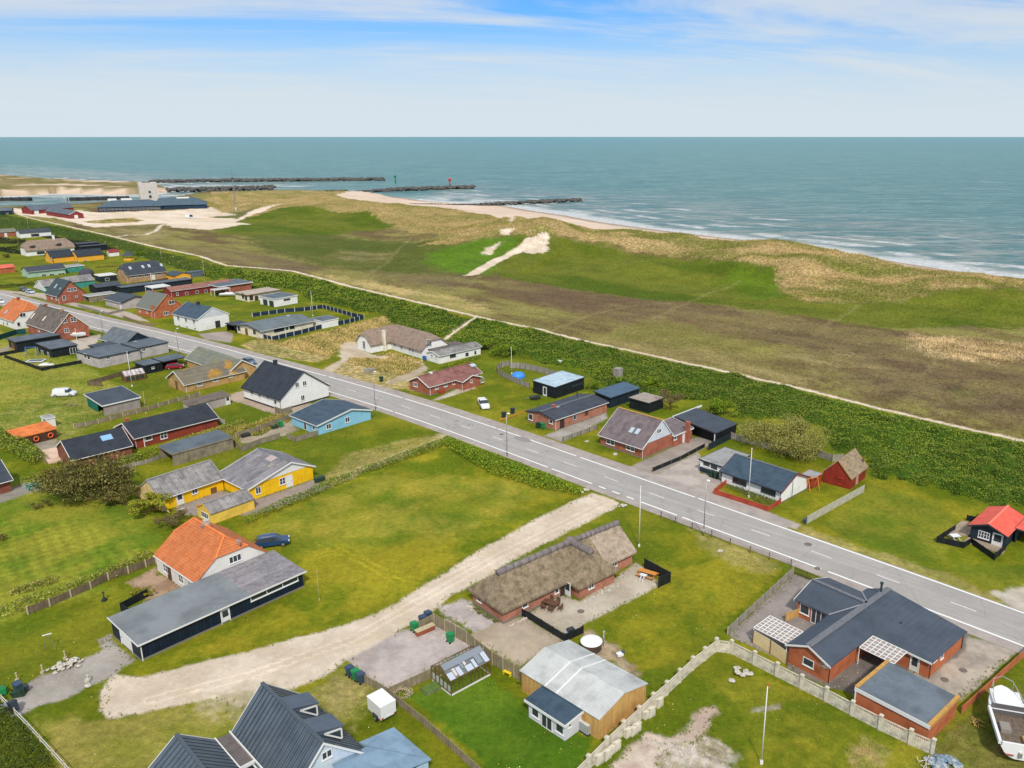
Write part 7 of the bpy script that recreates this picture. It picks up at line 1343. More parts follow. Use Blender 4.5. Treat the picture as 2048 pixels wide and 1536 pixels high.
# tables
def table(label,px,rot,L,Wd,mat,benches=2,name='picnic_table',cat='picnic table',ln=None):
    p=G(*px);r_=empty(name,(p[0],p[1],0),math.radians(rot));tag(r_,label,cat)
    mb=MB();[mb.box(-L/2,L/2,-Wd/2+k*Wd/5,-Wd/2+(k+.9)*Wd/5,.72,.77) for k in range(5)];mb.build('tabletop',mat,r_)
    for s in (-1,1)[:benches]: mb=MB();[mb.box(-L/2,L/2,s*(Wd/2+.42)+k*.15-.15,s*(Wd/2+.42)+k*.15-.02,.42,.46) for k in range(2)];mb.build('bench',mat,r_)
    for x in (-L/2+.25,L/2-.25): mb=MB();mb.beam((x,-Wd/2-.3,0),(x,-.15,.72),.08);mb.beam((x,Wd/2+.3,0),(x,.15,.72),.08);mb.beam((x,-Wd/2-.5,.38),(x,Wd/2+.5,.38),.07);mb.build('leg',mat,r_)
    return r_
table('turquoise picnic table with two benches on the paved corner at the left',zI(335,1005),48,1.9,.8,TURQ)
table('orange-brown wooden picnic table in the shelter of the black corner windbreak',zM(1745,620),-32,2.6,.8,WOOD)
table('pale small side table beside the wooden picnic table',zM(1705,650),-32,.9,.6,M('white_cloth',(.7,.7,.7)),0,'side_table','side table')
table('white square table on the deck of the black cabin',zH(1335,665),10,1.3,1.,WPL,0,'garden_table','table')
table('dark garden dining table on the thatched house patio',zM(845,905),-30,2.0,1.,WOODd,0,'dining_table','table')
def chair(label,x,y,rot,mat,grp):
    r_=empty('garden_chair',(x,y,0),rot);tag(r_,label,'chair',grp);mb=MB();mb.box(-.25,.25,-.25,.25,.42,.47);mb.build('seat',mat,r_);mb=MB();mb.box(-.25,.25,.21,.26,.47,.98);mb.build('backrest',mat,r_)
    for sx_ in(-.21,.21):
        for sy_ in(-.21,.21): mb=MB();mb.box(sx_-.03,sx_+.03,sy_-.03,sy_+.03,0,.42);mb.build('leg',mat,r_)
    return r_
tp=G(*zM(845,905));ca=math.radians(-30)
for k,(dx,dy,rr_) in enumerate(((-.5,.85,0),(.5,.85,0),(-.5,-.85,math.pi),(.5,-.85,math.pi),(1.4,0,-math.pi/2),(-1.4,0,math.pi/2))):
    chair(('left chair','right chair')[k%2]+' on the house side of the dark dining table' if k<2 else ('left chair','right chair')[k%2]+' on the open side of the dark dining table' if k<4 else 'chair at the near end of the dark dining table' if k==4 else 'chair at the far end of the dark dining table',tp[0]+dx*math.cos(ca)-dy*math.sin(ca),tp[1]+dx*math.sin(ca)+dy*math.cos(ca),ca+rr_,WOODd,'chairs round the dark dining table')
# barbecue, lounger, IBC tank, bench
p=G(*zM(1030,1180));r_=empty('gas_barbecue',(p[0],p[1],0),math.radians(30));tag(r_,'black gas barbecue with steel side shelves at the corner of the black fence','barbecue');mb=MB();mb.box(-.4,.4,-.28,.28,.1,.85);mb.build('cabinet',DKM,r_);mb=MB();mb.box(-.42,.42,-.3,.3,.85,1.12);mb.build('hood',DKM,r_);mb=MB();mb.box(-.85,-.43,-.25,.25,.83,.87);mb.build('side_shelf',ALU,r_);mb=MB();mb.box(.43,.85,-.25,.25,.83,.87);mb.build('side_shelf',ALU,r_)
p=G(*zM(1490,1360));r_=empty('lawn_mower',(p[0],p[1],0),math.radians(25));tag(r_,'small white and blue garden machine on the lawn edge near the hot tub','mower');mb=MB();mb.box(-.4,.3,-.3,.3,.12,.38);mb.build('housing',WPL,r_);mb=MB();mb.lathe([(.2,.38),(.2,.6),(.1,.68)],10,(.42,.1,-.1));mb.build('engine',BINB,r_);mb=MB();mb.beam((-.3,-.2,.3),(-1.,-.2,.9),.03);mb.beam((-.3,.2,.3),(-1.,.2,.9),.03);mb.build('handle',DKM,r_)
p=G(*zO(900,1215));r_=empty('water_tank',(p[0],p[1],0),math.radians(46));tag(r_,'white caged water tank on a pallet between garden room and workshop','water tank');mb=MB();mb.box(0,1.0,0,1.2,.16,1.12);mb.build('tank',M('tank_plastic',S(206,210,208),S(186,190,188),r=.4),r_)
mb=MB()
for z in np.linspace(.2,1.15,6): mb.beam((-.03,-.03,z),(1.03,-.03,z),.03);mb.beam((-.03,-.03,z),(-.03,1.23,z),.03);mb.beam((-.03,1.23,z),(1.03,1.23,z),.03);mb.beam((1.03,-.03,z),(1.03,1.23,z),.03)
for t in np.linspace(0,1,6): mb.beam((-.03+1.06*t,-.03,.16),(-.03+1.06*t,-.03,1.15),.03);mb.beam((-.03,-.03+1.26*t,.16),(-.03,-.03+1.26*t,1.15),.03)
mb.build('cage',STL,r_);mb=MB();mb.box(-.05,1.05,-.05,1.25,0,.14);mb.build('pallet',DKM,r_)
p=G(*zN(1712,770));r_=empty('garden_bench',(p[0],p[1],0),math.radians(-35));tag(r_,'small yellow bench against the tall brown-green fence','bench');mb=MB();mb.box(-.5,.5,-.18,.18,.38,.43);mb.build('seat',YLW,r_);[MB().box(x-.03,x+.03,-.16,.16,0,.38).build('leg',YLW,r_) for x in(-.45,.45)]
# concrete blocks leaning at the fence
BL0=None
for i,(q,w) in enumerate(((zO(1630,905),'farthest from the bottom edge'),(zO(1545,1005),'next to the red-brown clump'),(zO(1500,1020),'behind the red-brown clump'),(zO(1400,1160),'third bay of the blocks'),(zO(1365,1190),'near the third fence post'),(zO(1310,1210),'under the fourth fence post'),(zO(1190,1350),'fifth bay, upper one'),(zO(1150,1380),'fifth bay, lower one'),(zO(1095,1440),'beside the wooden pallet'),(zO(1010,1490),'nearest the bottom edge'))):
    p=G(*q)
    if BL0 is None:
        BL0=empty('concrete_block',(0,0,0));mb=MB();mb.box(-.42,.42,-.22,.22,0,.95);mb.build('slab',CONf,BL0);mb=MB();mb.box(-.44,.44,-.24,.0,.95,1.08);mb.build('cap',CONf,BL0);o=BL0
    else: o=copy_tree(BL0)
    o.location=(p[0],p[1],0);o.rotation_euler=(0,0,math.radians(44+random.uniform(-5,5)));o.scale=(1,1,random.uniform(.8,1.05));tag(o,'spare concrete fence block leaning by the diagonal fence, '+w,'concrete block','spare concrete blocks along the diagonal fence')
def heap(name,label,px,n,R,mat,cat,rs=(.15,.35),flat=.6,stick=False):
    p=G(*px);r_=empty(name,(p[0],p[1],0));tag(r_,label,cat);mb=MB()
    for i in range(n):
        a=random.uniform(0,6.28);d=R*math.sqrt(random.random());x,y=d*math.cos(a),d*math.sin(a)*.7;z=(1-d/R)*R*.35
        if stick: t=random.uniform(0,3.14);l=random.uniform(.5,1.1);mb.beam((x-l*math.cos(t)/2,y-l*math.sin(t)/2,z+.06),(x+l*math.cos(t)/2,y+l*math.sin(t)/2,z+random.uniform(.05,.3)),.05)
        else:
            mb.rock((x,y,z+.08),random.uniform(*rs),fl=flat)
            if n<10: mb.build('stone',mat,r_);mb=MB()
    return mb.v and mb.build('pieces',mat,r_)
heap('brushwood_pile','pile of cut branches in the corner between the fences by the greenhouse',zN(610,960),60,1.5,POST,'woodpile',stick=True)
heap('stone_pile','heap of white-grey field stones at the upper edge of the asphalt drive',zL(720,865),34,1.5,STONE,'stones')
heap('stone_pile','smaller heap of pale stones left of the larger one by the drive',zL(570,925),14,.9,STONE,'stones')
heap('rubbish_heap','heap of blue and white scrap at the end of the concrete fence',(1880,1530),26,1.6,M('scrap',S(96,124,148),S(190,186,176),ns=2.5,fine=.3),'scrap',rs=(.25,.55))
heap('plank_pile','loose old timber and a drum between the workshop and the diagonal fence',zO(1150,1130),22,1.3,GRY,'timber',stick=True)
heap('broken_posts','broken pale posts at the corner of the concrete fence',(1850,1530),14,1.1,CONf,'rubble',stick=True)
heap('timber_pile','small wooden frame lying in the rough grass beside the big boat',(1962,1450),9,1.0,TAN,'timber',stick=True)
heap('stepping_stones','flat pale stones on the lawn inside the concrete fence corner',(1470,1350),7,1.9,STONE,'stones',rs=(.3,.55),flat=.12)
heap('boulders','pale boulders and a dark tarp lump at the gravel lane mouth by the rose hedge',(1168,982),6,.9,STONE,'stones')
heap('boulders','pale boulder and dark lump on the other side of the gravel lane mouth',(1247,1013),5,.8,STONE,'stones')
heap('boulder','white flat boulder on the lawn by the wire fence',(1438,1103),2,.35,STONE,'stone',rs=(.35,.5))
heap('boulder','pale boulder on the grass in front of the gabled brick house windows',zF(1175,1070),2,.3,STONE,'stone',rs=(.4,.6))
heap('boulder','flat pale stone on the grass by the light grey fence',zF(880,938),2,.3,STONE,'stone',rs=(.35,.5),flat=.3)
heap('boulder','white stone below the small marker post by the asphalt drive',zL(912,1085),1,.1,STONE,'stone',rs=(.3,.35))
pole('marker_post','short white marker post at the lower edge of the asphalt drive',zL(905,1040),zL(900,985),.12,STONE,'post')
for q,w in ((zL(440,960),'middle'),(zL(672,815),'right'),(zL(180,1040),'left')): pole('stub_post','short wooden stub post above the asphalt drive, the %s one'%w,q,(q[0],q[1]-15),.08,POST,'post',group='stub posts above the asphalt drive')
# life rings on the ochre shed
def torus(mb,c,R,r,ax,n=18,m=8):
    vs=[]
    for i in range(n):
        a=2*math.pi*i/n
        for j in range(m):
            b=2*math.pi*j/m;q=R+r*math.cos(b);u,v,w=q*math.cos(a),q*math.sin(a),r*math.sin(b);vs.append((c[0]+u,c[1]+w,c[2]+v))
    mb.add(vs,[(i*m+j,((i+1)%n)*m+j,((i+1)%n)*m+(j+1)%m,i*m+(j+1)%m) for i in range(n) for j in range(m)])
for q,w in ((zI(245,530),'left'),(zI(372,500),'middle'),(zI(518,463),'right')):
    c=OCH.hit(q,'y',-.12);x,y=OCH.w(c[0],-.14);mb=MB();torus(mb,(0,0,0),.42,.10,'y');o=mb.build('life_ring',plain('ring_orange',S(236,110,60)),None,True,(x,y,min(1.2,max(.75,c[2]))),OCH.ang);tag(o,'orange life ring, the %s one of three on the brown store wall'%w,'life ring','life rings on the ochre store')
# blue cover, swing, play things
p=G(*zE(1825,790));r_=empty('covered_pool',(p[0],p[1],0));tag(r_,'rounded bright blue cover over garden furniture by the white flagpole','cover');mb=MB();mb.lathe([(1.75,0),(1.7,.5),(1.3,1.0),(.7,1.25),(.05,1.35)],14);mb.build('tarpaulin',BLUt,r_,False)
p=G(*zG(1350,1020));r_=empty('wooden_swing',(p[0],p[1],0),math.radians(20));tag(r_,'small wooden play frame between the white tiled house and the red barn','swing');mb=MB();[mb.beam((x,s*.8,0),(x,0,2.1),.1) for x in(-.9,.9) for s in(-1,1)];mb.beam((-1.1,0,2.1),(1.1,0,2.1),.1);mb.build('frame',WOOD,r_);mb=MB();mb.box(-.3,.3,-.12,.12,.5,.55);mb.beam((-.25,0,.5),(-.25,0,2.1),.03);mb.beam((.25,0,.5),(.25,0,2.1),.03);mb.build('seat',WOODd,r_)
h=House('playhouse','small red boarded lean-to hut behind the white tiled house',zG(1300,1010),a=1,b=1,ang=44,cat='hut');h.flat(.2,3.4,-.6,1.6,1.7,RDP,FELTg,ov=.1,fas=RDP)
p=G(*zC(365,745));r_=empty('swing_set',(p[0],p[1],0),math.radians(10));tag(r_,'blue swing set in the fenced garden beside the black annex','swing');mb=MB();[mb.beam((x,s*.9,0),(x,0,2.3),.1) for x in(-1.3,1.3) for s in(-1,1)];mb.beam((-1.4,0,2.3),(1.4,0,2.3),.1);mb.build('frame',plain('swing_blue',S(70,130,200)),r_);mb=MB();mb.box(-.6,-.1,-.12,.12,.5,.55);mb.build('seat',DKM,r_)
p=G(*zC(410,815));r_=empty('trampoline',(p[0],p[1],0),math.radians(8));tag(r_,'low rectangular trampoline with white rim in the swing garden','trampoline');mb=MB();mb.box(-2.1,2.1,-1.3,1.3,.2,.34);mb.build('rim',WPL,r_);mb=MB();mb.box(-1.75,1.75,-1.0,1.0,.3,.36);mb.build('mat',plain('mat_grey',S(90,100,116)),r_)
h=House('brick_yard_wall','dark red timber yard screen between the two yellow houses',zJ(860,980),a=1,b=1,ang=50,cat='fence');mb=MB();mb.obox((0,0),(5.5,0),.1,0,1.3);h.part(mb,'board_panel',M('dark_red_boards',S(92,44,30),S(76,36,26),board=(.2,.3)))
# ================================================================ breakwaters, beacons, mast, quays
def breakwater(label,pts,z=-6,w=7.,hh=2.2,ext=0.,rs=(1.2,2.6),dens=1.7,mat=ROCK):
    W_=[G(*p,z) for p in pts];o=W_[0];root=empty('breakwater',(o[0],o[1],z));tag(root,label,'breakwater');mb=MB();tot=sum(math.dist(a,b) for a,b in zip(W_[:-1],W_[1:]))
    done=0
    for a,b in zip(W_[:-1],W_[1:]):
        L=math.dist(a,b);ux,uy=(b[0]-a[0])/L,(b[1]-a[1])/L;n=int(L*dens*w/7)
        for i in range(n):
            t=random.random()*L;s=random.gauss(0,.36);s=max(-1,min(1,s));taper=min(1,.25+(done+t)/tot*1.6) if ext else 1.
            x=a[0]+ux*t-uy*s*w/2-o[0];y=a[1]+uy*t+ux*s*w/2-o[1];mb.rock((x,y,max(-.6,(1-abs(s)**1.4)*hh*taper-.3,(H1(x+o[0],y+o[1])-z+.15) if ext and done+t<tot*.5 and z<-1 else -9)),random.uniform(*rs)*taper)
        done+=L
    mb.build('boulders',mat,root)['kind']='stuff'
breakwater('outermost long low breakwater of dark rocks, farthest out in the sea',[(300,366),(400,364.5),(500,363.5),(600,362.5),(700,361.5),(768,361)],hh=3.4,w=12,rs=(1.6,3.2))
breakwater('middle breakwater of dark rocks beside the pale harbour tower',[(335,385),(400,384),(460,382.5),(510,381),(549,380)],hh=4.6,w=14,rs=(1.6,3.2))
breakwater('dark rock breakwater ending under the red beacon',[(650,387),(700,385.5),(760,383.5),(830,381),(890,379),(948,377)],hh=3.2,w=12,ext=1,rs=(1.5,3.))
breakwater('nearest rock groyne reaching from the beach into the surf',[(820,412),(850,412.5),(920,414),(985,411.5),(1040,409),(1090,406),(1130,404),(1160,403)],hh=2.6,w=10,ext=1,rs=(1.2,2.6))
def beacon(label,b,t,mat,z=-6):
    p=G(*b,z);hh=zrow(p,t[1])-z;root=empty('harbour_beacon',(p[0],p[1],z));tag(root,label,'beacon');mb=MB();mb.tube((0,0,-2),(0,0,hh*.35),1.2,1.1,12);mb.build('base',DKM if mat is RED else GRNs,root);mb=MB();mb.tube((0,0,hh*.35),(0,0,hh*.72),.8,.7,12);mb.build('column',mat,root);mb=MB();mb.lathe([(1.1,hh*.72),(2.,hh*.78),(2.,hh*.9),(1.,hh*.93),(.5,hh)],12);mb.build('lantern',mat,root)
beacon('green harbour beacon standing in the sea',(791,367),(791,350),GRNs);beacon('red harbour beacon at the end of the rock breakwater',(900,377),(900,356),RED)
p=T(472,421);z0=H1(*p);hh=zrow(p,341)-z0;r_=empty('radio_mast',(p[0],p[1],z0));tag(r_,'tall thin lattice radio mast on the dune beside the sandy car park','mast')
mb=MB();[mb.tube((.6*math.cos(a),.6*math.sin(a),-1),(.25*math.cos(a),.25*math.sin(a),hh),.10,n=5) for a in (0,2.1,4.2)]
for k in range(14):
    z=hh*k/14;f=.6-.35*k/14;g=.6-.35*(k+1)/14
    for a,b in ((0,2.1),(2.1,4.2),(4.2,0)): mb.beam((f*math.cos(a),f*math.sin(a),z),(g*math.cos(b),g*math.sin(b),hh*(k+1)/14),.09)
mb.build('lattice',STL,r_);mb=MB();mb.box(-.9,.9,-.3,.3,hh*.78,hh*.78+1.2);mb.build('antenna',DKM,r_);mb=MB();mb.lathe([(.5,0),(.5,2.2),(.3,2.4)],8);mb.build('cabinet',WPL,r_)
def quay(label,pts,hh=2.6,w=5.,z=-6):
    W_=[G(*p,z) for p in pts];o=W_[0];root=empty('pier',(o[0],o[1],z));tag(root,label,'pier');mb=MB()
    for a,b in zip(W_[:-1],W_[1:]): mb.obox((a[0]-o[0],a[1]-o[1]),(b[0]-o[0],b[1]-o[1]),w,-2,hh)
    mb.build('deck',M('dark_pier',S(58,62,64),S(44,48,50),ns=.2,fine=.2),root)
    d=math.dist(W_[0],W_[-1]);n=int(d/8)
    for i in range(n+1): mb=MB();t=i/max(1,n);x=(W_[-1][0]-o[0])*t;y=(W_[-1][1]-o[1])*t;mb.box(x-.3,x+.3,y-w/2-.5,y-w/2,-2,hh+1);mb.build('pile',DKM,root)
quay('dark pier in the harbour channel at the far left edge',[(-60,402),(62,401.5)],3.2,6);quay('dark pier in the harbour channel left of the navy hall',[(139,402),(200,400),(258,399)],3.2,6)
# ================================================================ vegetation
def leafmat(name='leaves',r=.75,tr=.0):
    if name in MATS: return MATS[name]
    b=NB(name);a=b.n('ShaderNodeVertexColor');a.layer_name='Col';k=b.ramp(b.noise(1.6,3,.6),.3,.7,.85,1.15,False)
    b.l(b.mix(1.,b.mix(1.,a.outputs['Color'],b.gray(k),'MULTIPLY'),(1.03,.97,.86),'MULTIPLY'),b.b.inputs['Base Color']);b.b.inputs['Roughness'].default_value=r;b.b.inputs['Specular IOR Level'].default_value=.15;MATS[name]=b.m;return b.m
def leaves(name,P_,size,tones,parent=None,tilt=1.,bias=None,var=.35,asp=.7):
    """P_ (n,3): one leaf spray per point, own orientation, size and green"""
    n=len(P_);ph=RNG.random(n)*2*np.pi;th=np.arccos(1-RNG.random(n)*tilt) if bias is None else bias;s=size*(.6+.8*RNG.random(n))
    nx,ny,nz=np.sin(th)*np.cos(ph),np.sin(th)*np.sin(ph),np.cos(th);N=np.stack([nx,ny,nz],1);A=np.cross(N,RNG.normal(size=(n,3)));A/=np.linalg.norm(A,axis=1)[:,None]+1e-9;B=np.cross(N,A)
    A=A*(s/2)[:,None];B=B*(s/2*asp)[:,None];V=np.stack([P_-A,P_+B*.9-A*.1,P_+A,P_-B*.9+A*.1],1).reshape(-1,3);F=np.arange(n*4).reshape(-1,4)
    T_=np.array(tones);w=RNG.random(n);i=(w*len(T_)).astype(int).clip(0,len(T_)-1);c=T_[i]*(1-var/2+var*RNG.random((n,1)));C4=np.ones((n*4,4));C4[:,:3]=np.repeat(c,4,0)
    return npmesh(name,V,F,leafmat(),parent,C4)
def tufts(name,P_,cols,hgt,wid,nb=4,spread=.45,parent=None):
    n=len(P_);a=RNG.random((n,nb))*2*np.pi;l=spread*(.4+.8*RNG.random((n,nb)));hh=hgt[:,None]*(.6+.6*RNG.random((n,nb)))
    tx=np.cos(a)*l*hh+.25*hh;ty=np.sin(a)*l*hh+.12*hh;bx=-np.sin(a)*wid[:,None]/2;by=np.cos(a)*wid[:,None]/2
    jx=np.cos(a)*wid[:,None]*.5;jy=np.sin(a)*wid[:,None]*.5;X0,Y0,Z0=P_[:,0,None]+jx,P_[:,1,None]+jy,P_[:,2,None]
    V=np.stack([np.stack([X0-bx,Y0-by,Z0-.03+0*a],-1),np.stack([X0+bx,Y0+by,Z0-.03+0*a],-1),np.stack([X0+tx,Y0+ty,Z0+hh],-1)],2).reshape(-1,3)
    F=np.arange(n*nb*3).reshape(-1,3);c=np.repeat(cols[:,None]*(1+0*a[...,None]),1,0)*(.8+.45*RNG.random((n,nb,1)));C4=np.ones((n*nb*3,4));C4[:,:3]=np.repeat(c.reshape(-1,3),3,0)
    return npmesh(name,V,F,leafmat(),parent,C4)
def inpoly(poly,dens,far=0):
    a=np.array(poly);x0,y0=a.min(0);x1,y1=a.max(0);n=int((x1-x0)*(y1-y0)*dens);X=x0+(x1-x0)*RNG.random(n);Y=y0+(y1-y0)*RNG.random(n)
    if far: k=RNG.random(n)<np.clip((far/np.hypot(X,Y))**1.6,0,1);X,Y=X[k],Y[k]
    s=sdpoly(X,Y,poly);k=s>0;return X[k],Y[k],s[k]
GT=(S(124,152,40),S(110,140,34),S(92,122,32),S(74,100,30),S(138,158,54),S(102,130,36))
OLV=(S(156,156,86),S(136,140,72),S(116,122,60),S(170,168,104));DRK=(S(118,116,66),S(98,98,54),S(78,82,44),S(138,132,80));YGR=(S(164,160,60),S(142,142,52),S(122,126,46))
BRW=(S(132,118,92),S(112,98,76),S(96,92,60))
# the rose thicket: one dense mass of low shrubs nobody could count
Pl=[]
for poly in BUSH:
    X,Y,s=inpoly(poly,26,150)
    # on top of the lifted ground of the thicket
    Z=height(X,Y)+bushh(X,Y)+RNG.random(len(X))*.34-.02;Pl.append(np.stack([X,Y,Z],1))
Pl=np.concatenate(Pl);w=sst(.35,.65,fbm(Pl[:,0],Pl[:,1],14,3,201));k=RNG.random(len(Pl))<w
d_=np.hypot(Pl[:,0],Pl[:,1])
for m_,tn in ((k,(S(116,136,40),S(110,130,38),S(102,122,34),S(122,138,48))),(~k,(S(106,124,40),S(100,118,38),S(92,110,36),S(112,124,48)))): o=leaves('rose_thicket',Pl[m_],.0+np.clip(d_[m_]/150,.8,2.4)*.26,tn,tilt=.3,var=.16);tag(o,'dense green rose thicket behind the gardens','thicket',kind='stuff')

def mass(name,label,cat,poly,h,tones,dens=40,size=.26,px=True,soil=True,edge=.9,group=None):
    W_=[G(*p) for p in poly] if px else poly;o=W_[0];root=empty(name,(o[0],o[1],0));tag(root,label,cat,group)
    X,Y,s=inpoly(W_,dens);hh=h*(.55+.45*sst(0,edge,s))*(.62+.62*fbm(X,Y,1.9,3,211));Z=hh*(RNG.random(len(X))**.45);leaves('foliage',np.stack([X-o[0],Y-o[1],Z],1),size,tones,root,.8)
    mb=MB()
    for i in range(0,len(X),max(1,len(X)//60)): mb.tube((X[i]-o[0],Y[i]-o[1],0),(X[i]-o[0]+random.uniform(-.3,.3),Y[i]-o[1]+random.uniform(-.3,.3),float(hh[i])*.8),.03,.012,5)
    mb.build('stems',BRN,root)['kind']='stuff';return root
def hedge(label,pts,w,h,tones,name='hedge',cat='hedge',dens=34,size=.24): 
    P_=[G(*p) for p in pts];n=len(P_);L=[];R_=[]
    for i,p in enumerate(P_):
        a=P_[max(0,i-1)];b=P_[min(n-1,i+1)];dx,dy=b[0]-a[0],b[1]-a[1];l=math.hypot(dx,dy);ww=w/2*random.uniform(.75,1.2);L.append((p[0]-dy/l*ww,p[1]+dx/l*ww));R_.append((p[0]+dy/l*ww,p[1]-dx/l*ww))
    return mass(name,label,cat,L+R_[::-1],h,tones,dens,size,False)
mass('rose_hedge','thick clipped-looking rose hedge between the empty lawn and the road','hedge',[(880,887),(893,876),(950,899),(1015,924),(1095,953),(1165,985),(1160,994),(1080,980),(980,949),(905,905)],1.35,GT,38,.30)
hedge('thin rough hedge from the road down to the yellow outbuilding',[(884,889),(840,906),(800,920),(760,934),(720,949),(680,964),(650,976),(610,996),(570,1012),(530,1029),(490,1047)],2.1,1.25,GT[2:4]+GT[2:]+OLV[1:3],dens=46)
hedge('brownish scrub hedge behind the pale-posted fence at the left',[(-20,1238),(30,1222),(60,1208),(110,1192),(180,1166),(240,1145),(270,1130),(308,1112)],2.4,1.4,OLV[1:]+DRK[:2]+GT[3:5],dens=36)
hedge('tall green hedge cut by the left edge beside the ochre store',[(-30,868),(10,886),(40,902),(80,928)],3.6,2.4,GT[1:]+OLV[:2],dens=50,size=.3)
hedge('strip of rough shrubs between the red longhouse and the open grey shed',[(340,895),(380,880),(420,868),(460,857),(490,846)],2.6,1.1,OLV[:3]+GT[4:5],dens=32)
hedge('green shrubs at the wall of the skylight brick house',[(222,938),(255,926),(290,914),(326,900)],3.2,1.3,GT[1:5]+OLV[:1],dens=36)
mass('corner_hedge','dark dense hedge filling the bottom left corner','hedge',[(-60,1395),(0,1412),(58,1468),(112,1540),(130,1640),(-160,1640)],1.8,(S(74,92,34),S(60,78,28),S(88,100,44),S(50,62,26)),60,.22)
hedge('low hedge in front of the white annex by the red-roofed house',[(885,738),(920,727),(960,716)],2.,1.1,GT[2:],dens=36)
hedge('dark hedge line on the lawns at the far left, upper one',[(-40,484),(0,486),(52,481)],2.5,1.6,DRK[1:]+GT[3:4],dens=16,size=.5)
hedge('dark hedge line on the lawns at the far left, middle one',[(-40,502),(0,501),(50,496)],3.,2.,(S(40,56,40),S(50,66,40)),dens=16,size=.5)
hedge('dark hedge line at the far left, just behind the silver-blue car',[(-60,580),(0,577),(40,573),(70,570)],2.2,1.5,(S(44,60,40),S(56,72,40)),dens=20,size=.4)
hedge('dark hedge below the twin yellow house',[(190,536),(240,533),(290,540)],1.5,1.2,DRK[1:],dens=20,size=.4)
hedge('scrub edge of brown shrubs between paved court and orange roof fence',[(20,1190),(70,1175),(120,1160)],2.,.9,OLV+DRK[:1],dens=30)
mass('front_bed','low grey-green plants in the bed behind the red board fence','plants',[(1452,975),(1470,968),(1560,1002),(1537,1016)],.55,(S(96,116,72),S(120,132,96),S(70,92,48)),60,.16)
def bough(mb,p,d,l,r,dep,out,spread=.55,droop=0.):
    d=Vector(d).normalized();q=Vector(p)+d*l;mb.tube(p,q,r,r*.62,6)
    if dep==0: out.append(tuple(q));return
    for i in range(3 if dep>1 else 4):
        e=Vector((random.gauss(0,1),random.gauss(0,1),random.gauss(.15-droop,.5)));bough(mb,q,(d+e*spread),l*random.uniform(.6,.85),r*.6,dep-1,out,spread,droop)
def tree(name,label,cat,base,H,R,tones,n,size=.3,lean=(0,0),asp=(1,1),trunk=.35,ht=.35,dep=3,rot=0.,bare=0.,group=None,mat=None,cl=(1.15,1.15,.62)):
    p=G(*base);root=empty(name,(p[0],p[1],H1(*p) if False else 0),rot);tag(root,label,cat,group)
    mb=MB();tips=[];random.seed(int(base[0]*7+base[1]));k=4 if trunk>.12 else 6
    top=Vector((lean[0]*.5,lean[1]*.5,H*ht));mb.tube((0,0,-.2),top,trunk,trunk*.7,8)
    for i in range(k):
        a=2*math.pi*i/k+random.uniform(-.4,.4);bough(mb,top-Vector((0,0,random.uniform(0,H*ht*.4))),(math.cos(a)*R*asp[0]+lean[0],math.sin(a)*R*asp[1]+lean[1],H*.45),math.hypot(R,H)*.36,trunk*.55,dep-1,tips)
    mb.build('trunk',mat or BRN,root)
    m=max(1,n);nb=max(10,int(R*H*1.6));C_=np.array([tips[i%len(tips)] for i in range(nb)]) if len(tips) else np.zeros((nb,3))
    u=RNG.normal(size=(nb,3));u/=np.linalg.norm(u,axis=1)[:,None];rr=RNG.random((nb,1))**.4
    E=u*rr*np.array([R*asp[0],R*asp[1],H*(1-ht*.8)/2])*.86;E[:,2]+=H*(.5+ht*.32);t=E[:,2:3]/H;E[:,0:2]+=np.array(lean)*t;C_=np.where(RNG.random((nb,1))<.75,E,C_);C_[:,2]=np.clip(C_[:,2],H*.12,H*1.02)
    idx=RNG.integers(0,nb,m);cr=R*.24*(.6+.8*RNG.random(nb));v=RNG.normal(size=(m,3));v/=np.linalg.norm(v,axis=1)[:,None];P_=C_[idx]+v*(RNG.random((m,1))**.33)*cr[idx][:,None]*np.array(cl);P_[:,2]=np.maximum(P_[:,2],.08)
    leaves('crown',P_,size,tones,root,1.6,var=.4)
    return root
tree('windswept_tree','big dark olive windswept tree with dense layered crown above the mown lawn','tree',(176,1000),5.8,6.4,DRK+(S(70,72,36),),15000,.32,lean=(-1.8,1.2),asp=(1.15,.85),trunk=.4,ht=.25,rot=math.radians(-12),cl=(2.1,1.2,.38))
tree('spreading_shrub','lower right part of the dark windswept growth, a separate bush','shrub',(232,1010),3.2,3.0,DRK,5000,.28,trunk=.15,ht=.2)
tree('willow_shrub','yellow-green willow bush at the cream gable of the yellow cottage','shrub',(292,1030),3.6,3.0,YGR+GT[4:5],6500,.24,trunk=.12,ht=.15)
tree('grey_shrub','thin grey-brown bare bush between the willow and the orange roof','shrub',(346,1052),2.6,2.4,BRW+(S(120,112,84),),2300,.18,trunk=.08,ht=.15)
tree('small_bush','single small dark bush on the mown lawn beside pale stones','shrub',(76,1017),1.5,1.25,DRK,1300,.18,trunk=.06,ht=.15)
tree('olive_thicket_bush','very large rounded olive willow bush behind the long grey fence','shrub',(1568,898),4.8,8.0,OLV+(S(126,126,66),S(150,150,86)),42000,.21,asp=(1.1,.75),trunk=.25,ht=.12,dep=3,rot=math.radians(-44))
tree('bare_tree','small bare brown windswept tree beside the low pale-roofed shed','tree',(1343,820),4.2,2.6,BRW,1500,.22,lean=(-.8,.2),trunk=.16,ht=.4)
for q,H_,R_,w in (((1433,828),3.4,3.2,'bright green bush behind the carport hall'),((1300,778),2.6,2.8,'green bush in the thicket edge above the blue-roofed shed'),((1182,778),2.2,1.6,'small light bush at the corner of the black flat-roofed outbuilding'),((1240,770),2.6,2.4,'green bush left of the lookout box'),((1000,712),3.4,3.6,'large green bush behind the white annex'),((970,700),3.0,3.0,'green bush at the end of the white annex')):
    tree('green_bush',w,'shrub',q,H_,R_,GT,3600,.28,trunk=.08,ht=.15)
